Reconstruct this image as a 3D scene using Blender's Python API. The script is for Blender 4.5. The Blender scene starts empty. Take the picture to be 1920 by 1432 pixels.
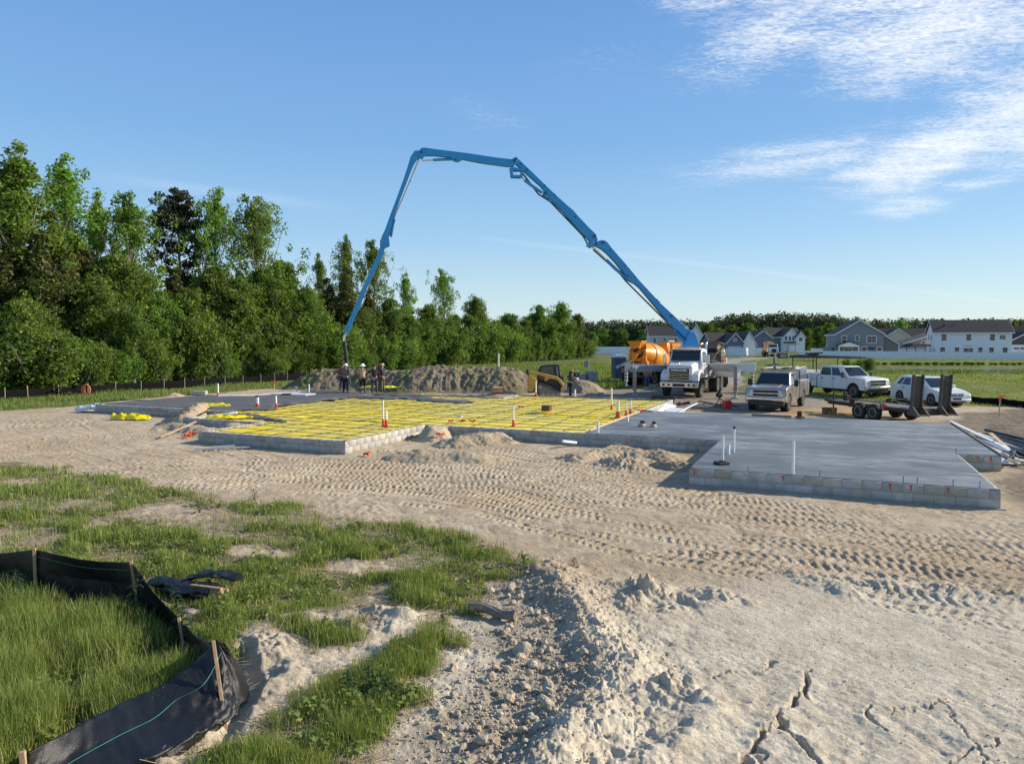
import bpy, bmesh, math, random
import numpy as np
from math import sin, cos, pi, radians, atan2, sqrt, atan
from mathutils import Vector, Matrix
random.seed(7); RNG = np.random.default_rng(11)
sc = bpy.context.scene
# ---------------------------------------------------------------- camera
FPX = 1330.0; PITCH = atan(76/FPX); CAMH = 3.5
cd = bpy.data.cameras.new('camera'); cam = bpy.data.objects.new('camera', cd)
sc.collection.objects.link(cam); sc.camera = cam
cam.location = (0, 0, CAMH); cam.rotation_euler = (pi/2-PITCH, 0, 0)
cd.sensor_width = 36; cd.lens = FPX/1920*36; cd.clip_start = 0.1; cd.clip_end = 6000
# ---------------------------------------------------------------- sun, exposure
SUN_AZ = radians(80); SUN_EL = radians(26)          # azimuth from +Y towards +X
sd = Vector((sin(SUN_AZ)*cos(SUN_EL), cos(SUN_AZ)*cos(SUN_EL), sin(SUN_EL)))
sl = bpy.data.lights.new('sun', 'SUN'); sun = bpy.data.objects.new('sun', sl); sc.collection.objects.link(sun)
sl.energy = 5.0; sl.angle = radians(0.5); sl.color = (1, .90, .74)
sun.rotation_euler = sd.to_track_quat('Z', 'Y').to_euler(); sun.location = (60, 30, 60)
sc.view_settings.view_transform = 'Standard'; sc.view_settings.look = 'None'
sc.view_settings.exposure = 0.38; sc.view_settings.gamma = 1
# ---------------------------------------------------------------- node helper
class NT:
    def __init__(s, tree): s.t = tree; s.n = tree.nodes; s.l = tree.links
    def node(s, typ, **kw):
        n = s.n.new(typ)
        for k, v in kw.items():
            if k.startswith('i_'):
                key = k[2:]; key = int(key) if key.isdigit() else key.replace('_', ' ')
                s.set(n.inputs[key], v)
            else: setattr(n, k, v)
        return n
    def set(s, inp, v):
        if isinstance(v, bpy.types.NodeSocket): s.l.new(v, inp)
        elif hasattr(v, 'outputs'): s.l.new(v.outputs[0], inp)
        else:
            if isinstance(v, tuple) and len(v) == 3 and inp.type == 'RGBA': v = (*v, 1)
            inp.default_value = v
    def m(s, op, a, b=0.0, c=0.0, clamp=False):
        n = s.n.new('ShaderNodeMath'); n.operation = op; n.use_clamp = clamp
        s.set(n.inputs[0], a); s.set(n.inputs[1], b); s.set(n.inputs[2], c); return n.outputs[0]
    def noise(s, vec, scale, detail=4, rough=.55, out=0, dist=0.0):
        n = s.n.new('ShaderNodeTexNoise'); n.inputs['Scale'].default_value = scale
        n.inputs['Detail'].default_value = detail; n.inputs['Roughness'].default_value = rough
        n.inputs['Distortion'].default_value = dist
        if vec is not None: s.l.new(vec, n.inputs['Vector'])
        return n.outputs[out]
    def mix(s, f, a, b, blend='MIX'):
        n = s.n.new('ShaderNodeMix'); n.data_type = 'RGBA'; n.blend_type = blend
        s.set(n.inputs[0], f); s.set(n.inputs[6], a); s.set(n.inputs[7], b); return n.outputs[2]
    def ss(s, v, lo, hi, a=0.0, b=1.0):
        n = s.n.new('ShaderNodeMapRange'); n.interpolation_type = 'SMOOTHSTEP'
        s.set(n.inputs[0], v); n.inputs[1].default_value = lo; n.inputs[2].default_value = hi
        n.inputs[3].default_value = a; n.inputs[4].default_value = b; return n.outputs[0]
# ---------------------------------------------------------------- world: clear morning sky with cirrus at the right
w = bpy.data.worlds.new('World'); sc.world = w; w.use_nodes = True
W = NT(w.node_tree); W.n.clear()
out = W.n.new('ShaderNodeOutputWorld'); bg = W.n.new('ShaderNodeBackground')
W.l.new(bg.outputs[0], out.inputs[0]); bg.inputs[1].default_value = 0.15
sky = W.node('ShaderNodeTexSky', sky_type='NISHITA', sun_disc=False, sun_elevation=SUN_EL, sun_rotation=SUN_AZ)
sky.air_density = 1.0; sky.dust_density = 0.3; sky.ozone_density = 1.6; sky.altitude = 0
hs = W.n.new('ShaderNodeHueSaturation'); hs.inputs['Hue'].default_value = .5; hs.inputs['Saturation'].default_value = 1.15; hs.inputs['Value'].default_value = 1.0
W.l.new(sky.outputs[0], hs.inputs['Color'])
tc = W.n.new('ShaderNodeTexCoord'); sep = W.n.new('ShaderNodeSeparateXYZ'); W.l.new(tc.outputs['Generated'], sep.inputs[0])
X, Y, Z = sep.outputs
zp = W.m('MAXIMUM', Z, 0.02)
cmb = W.n.new('ShaderNodeCombineXYZ'); W.set(cmb.inputs[0], W.m('DIVIDE', X, zp)); W.set(cmb.inputs[1], W.m('DIVIDE', Y, zp))
cp = cmb.outputs[0]
yy = W.m('MAXIMUM', Y, 0.05)
gx = W.m('DIVIDE', X, yy); gz = W.m('DIVIDE', Z, yy)      # bearing / height over the horizon
front = W.ss(Y, 0.05, 0.3)
gc = W.n.new('ShaderNodeCombineXYZ'); W.set(gc.inputs[0], gx); W.set(gc.inputs[1], W.m('MULTIPLY', gz, 2.0)); gv = gc.outputs[0]
wob = W.noise(gv, 5.0, 5, .6)
wob2 = W.noise(gv, 14.0, 4, .6)
mask = None
def ell(cx, cy, rx, ry, rot, amp):
    global mask
    cx, cy = (cx-960)/FPX, (640-cy)/FPX; rx /= FPX; ry /= FPX; c, s_ = cos(radians(rot)), sin(radians(rot))
    dx = W.m('SUBTRACT', gx, cx); dz = W.m('SUBTRACT', gz, cy)
    a = W.m('DIVIDE', W.m('ADD', W.m('MULTIPLY', dx, c), W.m('MULTIPLY', dz, s_)), rx)
    b = W.m('DIVIDE', W.m('SUBTRACT', W.m('MULTIPLY', dz, c), W.m('MULTIPLY', dx, s_)), ry)
    d = W.m('SQRT', W.m('ADD', W.m('MULTIPLY', a, a), W.m('MULTIPLY', b, b)))
    d = W.m('ADD', d, W.m('MULTIPLY', W.m('SUBTRACT', wob, .5), 1.5))
    v = W.ss(d, .2, 1.3, amp, 0.0)
    mask = v if mask is None else W.m('MAXIMUM', mask, v)
for e in [(1720, 30, 460, 165, -6, 1.0), (1440, 80, 200, 80, 25, .9), (1890, 225, 230, 120, 25, .9), (1740, 290, 230, 75, 22, 1.0),
          (1480, 305, 270, 42, 8, .7), (1690, 388, 120, 24, 6, .7), (1830, 345, 120, 20, 8, .6), (1330, 20, 110, 26, 5, .7),
          (2150, 100, 350, 300, 0, .9), (930, 235, 95, 36, -25, .2), (1180, 120, 200, 60, 0, .06)]: ell(*e)
st = W.n.new('ShaderNodeMapping'); W.l.new(cp, st.inputs[0]); st.inputs['Rotation'].default_value = (0, 0, radians(35)); st.inputs['Scale'].default_value = (1.0, 1.9, 1)
n1 = W.noise(st.outputs[0], 2.2, 8, .62, dist=.6)
n2 = W.noise(st.outputs[0], 24.0, 5, .65, dist=1.2)
tx = W.m('ADD', W.m('MULTIPLY', n1, .44), W.m('MULTIPLY', n2, .56))
den = W.m('MULTIPLY', W.ss(W.m('ADD', tx, W.m('MULTIPLY', mask, .24)), .50, .84), W.m('MULTIPLY', W.m('POWER', mask, .6), front), clamp=True)
# thin vapour trail low over the far trees
ln = W.m('SUBTRACT', gz, W.m('ADD', (640-455)/FPX, W.m('MULTIPLY', W.m('SUBTRACT', gx, 0.0), -.12)))
tr = W.m('MULTIPLY', W.ss(W.m('ABSOLUTE', W.m('ADD', ln, W.m('MULTIPLY', W.m('SUBTRACT', wob, .5), .012))), 0.0, .006, .10, 0.0), W.ss(gx, -.1, .05))
ln2 = W.m('SUBTRACT', gz, W.m('ADD', (640-340)/FPX, W.m('MULTIPLY', W.m('SUBTRACT', gx, -.55), -.13)))
tr2 = W.m('MULTIPLY', W.ss(W.m('ABSOLUTE', ln2), 0.0, .012, .12, 0.0), W.m('MULTIPLY', W.ss(gx, -.62, -.45), W.ss(gx, -.2, -.35)))
den = W.m('MULTIPLY', W.m('MAXIMUM', den, W.m('MULTIPLY', W.m('MAXIMUM', tr, tr2), front)), 0.9)
cloudcol = W.n.new('ShaderNodeRGB'); cloudcol.outputs[0].default_value = (5.3, 5.45, 5.6, 1)
ramp = W.n.new('ShaderNodeValToRGB'); cr = ramp.color_ramp; cr.elements[0].position = 0.0; cr.elements[0].color = (.60, .72, .74, 1); cr.elements[1].position = 1.0; cr.elements[1].color = (.10, .19, .38, 1)
for ps, c in ((.05, (.52, .69, .77, 1)), (.14, (.335, .565, .80, 1)), (.26, (.215, .43, .74, 1)), (.42, (.155, .335, .68, 1))):
    e = cr.elements.new(ps); e.color = c
W.set(ramp.inputs[0], W.m('MAXIMUM', Z, 0.0))
gsc = W.mix(1.0, ramp.outputs[0], (5.45, 5.45, 5.55), 'MULTIPLY'); base = W.mix(.85, hs.outputs[0], gsc)
W.l.new(W.mix(den, base, cloudcol.outputs[0]), bg.inputs[0])
try:
    w.cycles.sampling_method = 'MANUAL'; w.cycles.sample_map_resolution = 512
except Exception: pass
# ---------------------------------------------------------------- surveying: a picture point to its place on the ground
def ray(px, py):
    a = (px-960)/FPX; b = (716-py)/FPX
    return Vector((a, cos(PITCH)+b*sin(PITCH), -sin(PITCH)+b*cos(PITCH)))
def G(px, py, z=0.0):
    d = ray(px, py); t = (z-CAMH)/d.z; return (d.x*t, d.y*t)
def PY(px, py, Yd):
    d = ray(px, py); t = Yd/d.y; return Vector((d.x*t, Yd, CAMH+d.z*t))
def XY(px, Yd): return ((px-960)/FPX*Yd, Yd)
ANG = radians(-23.8); A0 = G(1292, 878, .4)
def B(u, v):                                       # building axes to world
    return (A0[0]+u*cos(ANG)-v*sin(ANG), A0[1]+u*sin(ANG)+v*cos(ANG))
# ---------------------------------------------------------------- noise
def _h(ix, iy, seed):
    n = (ix.astype(np.int64)*374761393 + iy.astype(np.int64)*668265263 + seed*1442695041) & 0xFFFFFFFF
    n = ((n ^ (n >> 13))*1274126177) & 0xFFFFFFFF
    n = n ^ (n >> 16); n = (n*2246822519) & 0xFFFFFFFF
    return ((n ^ (n >> 15)) & 0xFFFFFF)/float(0xFFFFFF)
def vn(x, y, seed=0):
    xi = np.floor(x); yi = np.floor(y); fx = x-xi; fy = y-yi
    fx = fx*fx*fx*(fx*(fx*6-15)+10); fy = fy*fy*fy*(fy*(fy*6-15)+10)
    a = _h(xi, yi, seed); b = _h(xi+1, yi, seed); c = _h(xi, yi+1, seed); d = _h(xi+1, yi+1, seed)
    return (a*(1-fx)+b*fx)*(1-fy)+(c*(1-fx)+d*fx)*fy
def fbm(x, y, seed=0, oct=4, rough=.5, lac=2.07):
    s = 0; a = 1; t = 0
    for i in range(oct):
        s = s + a*(vn(x, y, seed+i*17)-.5); t += a; a *= rough; x = x*lac*.8+y*lac*.6+3.1; y = y*lac*.8-x*.35+1.7
    return s/t*2
def worley(x, y, seed=0):
    xi = np.floor(x); yi = np.floor(y); d = np.full(np.shape(x), 9.0)
    for i in (-1, 0, 1):
        for j in (-1, 0, 1):
            cx = xi+i; cy = yi+j
            px = cx+_h(cx, cy, seed); py = cy+_h(cx, cy, seed+91)
            d = np.minimum(d, (px-x)**2+(py-y)**2)
    return np.sqrt(d)
def sst(v, lo, hi):
    t = np.clip((v-lo)/(hi-lo), 0, 1); return t*t*(3-2*t)
def segdist(x, y, pts):
    """distance, arclength and side to a polyline"""
    bd = np.full(np.shape(x), 1e9); bs = np.zeros(np.shape(x)); sg = np.ones(np.shape(x)); s0 = 0
    for (ax, ay), (bx, by) in zip(pts[:-1], pts[1:]):
        L = math.hypot(bx-ax, by-ay)+1e-9; ux, uy = (bx-ax)/L, (by-ay)/L
        t = np.clip((x-ax)*ux+(y-ay)*uy, 0, L); dx = x-ax-t*ux; dy = y-ay-t*uy
        d = np.hypot(dx, dy); m = d < bd
        bd = np.where(m, d, bd); bs = np.where(m, s0+t, bs); sg = np.where(m, np.sign(ux*dy-uy*dx), sg); s0 += L
    return bd, bs, sg
def inpoly(x, y, P):
    """signed distance, positive inside"""
    ins = np.zeros(np.shape(x), bool); n = len(P)
    for i in range(n):
        x1, y1 = P[i]; x2, y2 = P[(i+1) % n]
        c = ((y1 > y) != (y2 > y)) & (x < (x2-x1)*(y-y1)/((y2-y1) if y2 != y1 else 1e-9)+x1); ins ^= c
    d, _, _ = segdist(x, y, list(P)+[P[0]])
    return np.where(ins, d, -d)
def smooth_pts(P, n=8):
    P = [Vector((*p, 0)[:3]) for p in P]; out_ = []
    for i in range(len(P)-1):
        p0 = P[max(i-1, 0)]; p1 = P[i]; p2 = P[i+1]; p3 = P[min(i+2, len(P)-1)]
        for k in range(n):
            t = k/n; out_.append(.5*((2*p1)+(-p0+p2)*t+(2*p0-5*p1+4*p2-p3)*t*t+(-p0+3*p1-3*p2+p3)*t**3))
    out_.append(P[-1]); return out_
# ---------------------------------------------------------------- materials
MATS = {}
def mat(name, col, rough=.6, metal=0.0, noise=.12, nscale=6.0, bump=0.0, bscale=40.0, dirt=0.0, dirtcol=(.22, .18, .13), spec=.5, coat=0.0, emit=None, attr=None, stretch=None):
    if name in MATS: return MATS[name]
    m = bpy.data.materials.new(name); m.use_nodes = True; T = NT(m.node_tree); p = m.node_tree.nodes['Principled BSDF']
    p.inputs['Roughness'].default_value = rough; p.inputs['Metallic'].default_value = metal
    p.inputs['Specular IOR Level'].default_value = spec; p.inputs['Coat Weight'].default_value = coat
    tcn = T.n.new('ShaderNodeTexCoord'); v = tcn.outputs['Object']
    if stretch:
        mp = T.n.new('ShaderNodeMapping'); T.l.new(v, mp.inputs[0]); mp.inputs['Scale'].default_value = stretch; v = mp.outputs[0]
    nz = T.noise(v, nscale, 5, .6)
    c = T.mix(T.ss(nz, .3, .7), tuple(x*(1-noise) for x in col), tuple(min(1, x*(1+noise)) for x in col))
    if attr:
        at = T.node('ShaderNodeAttribute', attribute_name=attr); c = T.mix(1.0, c, at.outputs[0], 'MULTIPLY')
    if dirt > 0:
        geo = T.n.new('ShaderNodeTexCoord'); n2_ = T.noise(v, nscale*.45, 6, .7)
        c = T.mix(T.m('MULTIPLY', T.ss(n2_, .42, .68), dirt), c, dirtcol)
    T.set(p.inputs['Base Color'], c)
    T.set(p.inputs['Roughness'], T.m('ADD', T.m('MULTIPLY', T.m('SUBTRACT', nz, .5), .25), rough, clamp=True))
    if bump > 0:
        b = T.n.new('ShaderNodeBump'); b.inputs['Strength'].default_value = bump; b.inputs['Distance'].default_value = .02
        T.set(b.inputs['Height'], T.noise(v, bscale, 4, .6)); T.l.new(b.outputs[0], p.inputs['Normal'])
    if emit: p.inputs['Emission Color'].default_value = (*emit, 1); p.inputs['Emission Strength'].default_value = 1
    MATS[name] = m; return m
def glassmat():
    if 'glass' in MATS: return MATS['glass']
    m = mat('glass', (.012, .016, .018), .06, 0, .2, 2, spec=.8); return m
# ---------------------------------------------------------------- mesh helpers
class MB:
    def __init__(s): s.v = []; s.f = []; s.mi = []; s.cur = 0
    def add(s, vs, fs):
        o = len(s.v); s.v += [tuple(p) for p in vs]; s.f += [tuple(o+i for i in f) for f in fs]; s.mi += [s.cur]*len(fs); return s
    def box(s, c, d, rz=0, R=None):
        hx, hy, hz = d[0]/2, d[1]/2, d[2]/2
        R = R or Matrix.Rotation(rz, 3, 'Z'); c = Vector(c)
        P = [c+R @ Vector((x*hx, y*hy, z*hz)) for z in (-1, 1) for y in (-1, 1) for x in (-1, 1)]
        return s.add(P, [(0, 2, 3, 1), (4, 5, 7, 6), (0, 1, 5, 4), (2, 6, 7, 3), (0, 4, 6, 2), (1, 3, 7, 5)])
    def bb(s, x0, x1, y0, y1, z0, z1): return s.box(((x0+x1)/2, (y0+y1)/2, (z0+z1)/2), (abs(x1-x0), abs(y1-y0), abs(z1-z0)))
    def beam(s, p, q, w_, h_, up=(0, 0, 1)):
        p = Vector(p); q = Vector(q); z = (q-p); L = z.length; z = z/L; u = Vector(up)
        if abs(z.dot(u)) > .98: u = Vector((1, 0, 0))
        x = u.cross(z).normalized(); y = z.cross(x)
        R = Matrix((x, y, z)).transposed(); return s.box((p+q)/2, (w_, h_, L), R=R)
    def cyl(s, p, q, r1, r2=None, n=12, cap=True):
        return s.tube([p, q], [r1, r1 if r2 is None else r2], n, cap)
    def tube(s, pts, r, n=8, cap=True):
        pts = [Vector(p) for p in pts]; k = len(pts); r = r if isinstance(r, (list, tuple)) else [r]*k
        V = []; prev = None
        for i, p in enumerate(pts):
            d = (pts[min(i+1, k-1)]-pts[max(i-1, 0)]).normalized()
            if prev is None:
                a = Vector((0, 0, 1)) if abs(d.z) < .9 else Vector((1, 0, 0)); x = a.cross(d).normalized()
            else: x = (prev-d*prev.dot(d)).normalized()
            prev = x; y = d.cross(x)
            V += [p+(x*cos(2*pi*j/n)+y*sin(2*pi*j/n))*r[i] for j in range(n)]
        F = [(i*n+j, i*n+(j+1) % n, (i+1)*n+(j+1) % n, (i+1)*n+j) for i in range(k-1) for j in range(n)]
        if cap: F += [tuple(range(n))[::-1], tuple((k-1)*n+j for j in range(n))]
        return s.add(V, F)
    def prism(s, prof, a0, a1, axis='y', inset=None):
        """profile [(a,b)] extruded along axis: 'y' -> (a,t,b), 'x' -> (t,a,b), 'z' -> (a,b,t)"""
        def P(a, b, t): return {'y': (a, t, b), 'x': (t, a, b), 'z': (a, b, t)}[axis]
        n = len(prof); V = [P(a, b, a0) for a, b in prof]+[P(a, b, a1) for a, b in prof]
        F = [tuple(range(n))[::-1], tuple(range(n, 2*n))]+[(i, (i+1) % n, n+(i+1) % n, n+i) for i in range(n)]
        return s.add(V, F)
    def loft(s, rings, cap=True):
        n = len(rings[0]); V = [p for r in rings for p in r]
        F = [(i*n+j, i*n+(j+1) % n, (i+1)*n+(j+1) % n, (i+1)*n+j) for i in range(len(rings)-1) for j in range(n)]
        if cap: F += [tuple(range(n))[::-1], tuple((len(rings)-1)*n+j for j in range(n))]
        return s.add(V, F)
    def lathe(s, c, ax, prof, n=24):
        """prof [(t along axis, r)]"""
        ax = Vector(ax).normalized(); a = Vector((0, 0, 1)) if abs(ax.z) < .9 else Vector((1, 0, 0))
        x = a.cross(ax).normalized(); y = ax.cross(x); c = Vector(c)
        return s.loft([[c+ax*t+(x*cos(2*pi*j/n)+y*sin(2*pi*j/n))*max(r, .001) for j in range(n)] for t, r in prof])
    def quad(s, a, b, c, d): return s.add([a, b, c, d], [(0, 1, 2, 3)])
    def build(s, name, m, parent=None, bevel=0, smooth=None, loc=None, seg=1, fixn=True):
        me = bpy.data.meshes.new(name); me.from_pydata([tuple(v) for v in s.v], [], s.f)
        ms = m if isinstance(m, (list, tuple)) else [m]
        for q in ms: me.materials.append(q)
        if len(ms) > 1: me.polygons.foreach_set('material_index', s.mi)
        if fixn:
            bm = bmesh.new(); bm.from_mesh(me); bmesh.ops.recalc_face_normals(bm, faces=bm.faces); bm.to_mesh(me); bm.free()
        if smooth is not None:
            me.shade_smooth(); me.set_sharp_from_angle(angle=radians(smooth))
        o = bpy.data.objects.new(name, me); sc.collection.objects.link(o)
        if parent: o.parent = parent
        if loc: o.location = loc
        if bevel:
            b = o.modifiers.new('bevel', 'BEVEL'); b.width = bevel; b.segments = seg; b.limit_method = 'ANGLE'; b.angle_limit = radians(35)
        return o
def npmesh(name, V, F, m, attrs=None, smooth=True, parent=None, n=4):
    """V (N,3), F (M,n) arrays"""
    me = bpy.data.meshes.new(name); V = np.asarray(V, np.float32); F = np.asarray(F, np.int32)
    me.vertices.add(len(V)); me.vertices.foreach_set('co', V.ravel())
    k = F.shape[1]; me.loops.add(F.size); me.loops.foreach_set('vertex_index', F.ravel())
    me.polygons.add(len(F)); me.polygons.foreach_set('loop_start', np.arange(0, F.size, k, dtype=np.int32))
    if smooth: me.polygons.foreach_set('use_smooth', np.ones(len(F), bool))
    for q in (m if isinstance(m, (list, tuple)) else [m]): me.materials.append(q)
    for an, data in (attrs or {}).items():
        if data.ndim == 1: a = me.attributes.new(an, 'FLOAT', 'POINT'); a.data.foreach_set('value', data.astype(np.float32))
        else:
            a = me.attributes.new(an, 'FLOAT_COLOR', 'POINT'); c4 = np.ones((len(V), 4), np.float32); c4[:, :data.shape[1]] = data
            a.data.foreach_set('color', c4.ravel())
    me.update(); me.validate()
    o = bpy.data.objects.new(name, me); sc.collection.objects.link(o)
    if parent: o.parent = parent
    return o
def tag(o, label=None, cat=None, group=None, kind=None):
    if label: o['label'] = label
    if cat: o['category'] = cat
    if group: o['group'] = group
    if kind: o['kind'] = kind
    return o
def emp(name, loc, rz=0.0, label=None, cat=None, group=None):
    o = bpy.data.objects.new(name, None); sc.collection.objects.link(o); o.empty_display_size = .2
    o.location = loc; o.rotation_euler = (0, 0, rz); return tag(o, label, cat, group)
def dup(root, loc=None, rz=None, label=None, scale=None, group=None, rot=None):
    def cp_(o, par):
        c = o.copy(); sc.collection.objects.link(c); c.parent = par
        for ch in list(o.children): cp_(ch, c)
        return c
    r = cp_(root, None)
    if loc is not None: r.location = loc
    if rz is not None: r.rotation_euler = (0, 0, rz)
    if rot is not None: r.rotation_euler = rot
    if scale is not None: r.scale = scale if isinstance(scale, (tuple, list)) else (scale,)*3
    if label: r['label'] = label
    if group: r['group'] = group
    return r
# ================================================================ GROUND
FP = [(0, 0), (6.4, 0), (6.4, 5.2), (7.4, 5.2), (7.4, 13.8), (-4.4, 13.8), (-4.4, 20.6), (-13.5, 20.6), (-13.5, 18.3), (-26.6, 18.3), (-26.6, 13.2),
      (-30, 13.2), (-30, 6.2), (-20.9, 6.2), (-20.9, 3.4), (-16.8, 3.4), (-16.8, .45), (-10.6, .45), (-10.6, 5.3), (0, 5.3)]
FPW = [B(*p) for p in FP]
def px_poly(P): return [G(*p) for p in P]
GR1 = px_poly([(-500, 855), (0, 866), (130, 882), (300, 905), (420, 935), (560, 955), (700, 975), (830, 1000), (960, 1040), (1010, 1060), (950, 1095), (900, 1120), (885, 1150), (870, 1200), (800, 1250), (760, 1300), (720, 1350), (690, 1420), (670, 1600), (-900, 1900)])
PATCH = [([(350, 1150), (480, 1160), (600, 1155), (720, 1145), (760, 1165)], .11), ([(780, 1160), (700, 1215), (560, 1270), (440, 1345), (330, 1440), (250, 1520)], .22),
         ([(470, 1180), (500, 1230), (500, 1280)], .22), ([(300, 955), (360, 965)], .35), ([(650, 1060), (760, 1075), (700, 1120)], .16), ([(440, 1030), (520, 1040)], .12), ([(180, 975), (200, 985)], .2)]
PATCHW = [([G(*p) for p in P], r) for P, r in PATCH]
GL = [G(*p) for p in [(-700, 790), (0, 771), (190, 757), (250, 750), (335, 743), (420, 736), (560, 724), (600, 716)]]
LEFT = GL+[(-12, 47), (-16, 56), (-2, 56), (3.5, 52), (9, 52), (13.2, 56), (14, 62), (22, 75), (60, 175), (60, 900), (-900, 900), (-900, 30)]
RIGHT = [(17.8, 60), (15.8, 50.5), (19.5, 44), (24.5, 38.3), (31, 35.3), (60, 26), (900, 26), (900, 900), (60, 900), (55, 160), (33, 110), (23, 80)]
ROAD = [(15, 56), (18.5, 66), (25.5, 92), (37, 125), (52, 150), (70, 158), (200, 160)]
# tyre and track marks: centre lines, band pitch, tread pitch
RUN1 = [tuple(p)[:2] for p in smooth_pts([G(*p) for p in [(150, 900), (420, 880), (700, 893), (950, 920), (1150, 960), (1400, 1005), (1700, 1050), (2100, 1110)]], 5)]
RUN2 = [tuple(p)[:2] for p in smooth_pts([G(*p) for p in [(800, 842), (1000, 868), (1150, 905), (1290, 942), (1600, 985), (2100, 1050)]], 5)]
RUN3 = [tuple(p)[:2] for p in smooth_pts([G(*p) for p in [(-200, 800), (60, 785), (120, 815), (150, 850), (300, 880), (520, 900)]], 5)]
RUN4 = [tuple(p)[:2] for p in smooth_pts([G(*p) for p in [(-200, 880), (100, 835), (300, 815), (600, 862), (900, 900), (1200, 925)]], 5)]
RUN5 = [tuple(p)[:2] for p in smooth_pts([G(*p) for p in [(520, 875), (750, 905), (900, 900), (1080, 880), (1280, 905)]], 5)]
RUN6 = [tuple(p)[:2] for p in smooth_pts([G(*p) for p in [(1150, 1030), (1400, 1040), (1700, 1085), (2100, 1130)]], 5)]
RIDGE = [G(*p) for p in [(1020, 1075), (1060, 1120), (1110, 1180), (1145, 1240), (1150, 1300), (1100, 1370), (1000, 1450), (900, 1560)]]
RIDGE2 = [G(*p) for p in [(1490, 1080), (1560, 1100), (1660, 1098), (1760, 1108), (1950, 1120)]]
RIDGE3 = [G(*p) for p in [(1330, 1345), (1270, 1395), (1200, 1450), (1100, 1520)]]
BUMPS = [(G(1200, 1100), .35, .12), (G(1245, 1120), .3, .1), (G(1340, 1120), .35, .12), (G(1290, 1300), .3, .12), (G(1180, 1130), .25, .08), (G(500, 1215), .4, .06), (G(700, 1170), .35, .07), (G(1590, 1110), .2, .05), (G(1180, 872), .8, .12), (G(1160, 870), .5, .1)]
CRACK = [([(1525, 1255), (1510, 1285), (1480, 1315), (1455, 1340), (1462, 1365), (1500, 1385), (1520, 1410), (1535, 1500)], .05, .15),
         ([(1462, 1350), (1430, 1385), (1400, 1412), (1370, 1470)], .06, .14), ([(1505, 1285), (1520, 1312)], .04, .1), ([(1330, 1262), (1400, 1258), (1460, 1238)], .025, .06),
         ([(1640, 1320), (1632, 1345), (1660, 1375)], .03, .09), ([(1160, 1220), (1200, 1260)], .035, .09), ([(1770, 1432), (1812, 1405), (1880, 1385)], .03, .08),
         ([(1680, 1330), (1740, 1325), (1790, 1320)], .02, .05), ([(1420, 1412), (1432, 1470)], .03, .1), ([(1760, 1310), (1830, 1390), (1850, 1480)], .02, .05)]
CRW = [([tuple(q)[:2] for q in smooth_pts([G(*p) for p in P], 3)], w_, d_) for P, w_, d_ in CRACK]
def grassmask(x, y):
    n = fbm(x*.9, y*.9, 5, 4, .6); n2 = fbm(x*3.1, y*3.1, 8, 3, .6)
    g = sst(inpoly(x, y, GR1)+n*.9+n2*.3, -.15, .35)
    for P, r in PATCHW:
        d, _, _ = segdist(x, y, P); g = g*sst(d+n2*.25+n*.45, r*.6, r*2.4)
    g = g*(1-.8*sst(fbm(x*.55, y*.8, 40, 5, .6), .10, .32)*sst(y, 8, 9.5))
    r_ = np.hypot(x, y)
    g2 = sst(inpoly(x, y, LEFT)+n*.6+n2*.2, -.2, .3)*sst(y, 26, 30)
    g3 = sst(inpoly(x, y, RIGHT)+n*.8, -.2, .3)
    return np.clip(np.maximum(g, np.maximum(g2, g3)), 0, 1)
def roadmask(x, y):
    d, _, _ = segdist(x, y, ROAD); return sst(-d+fbm(x*.3, y*.3, 9, 2)*.8, -3.4, -2.6)*sst(y, 50, 58)
def tread(x, y, run, half, bandw, pitch, amp, seed):
    d, s_, sg = segdist(x, y, run); dd = d*sg+fbm(x*.35, y*.35, seed, 2)*.5
    k = np.floor(dd/bandw); c = dd/bandw-k-.5
    win = sst(.5-np.abs(c), .03, .09)*sst(half-np.abs(dd), 0, .25)
    on = (_h(k, k*0+seed, 3) > .18)*1.0
    ph = s_/pitch+np.where(c > 0, 1, 0)*.5+np.abs(c)*1.1*np.where(_h(k, k*0, seed+5) > .5, 1, -1)+_h(k, k*0, seed+9)
    lug = sst(np.sin(2*pi*ph), -.25, .45)
    fade = sst(fbm(x*.7+7, y*.9, seed+3, 5, .6), -.42, .05)
    return (lug*amp-amp*.8)*win*on*fade - win*on*.012, win*on*fade
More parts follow.
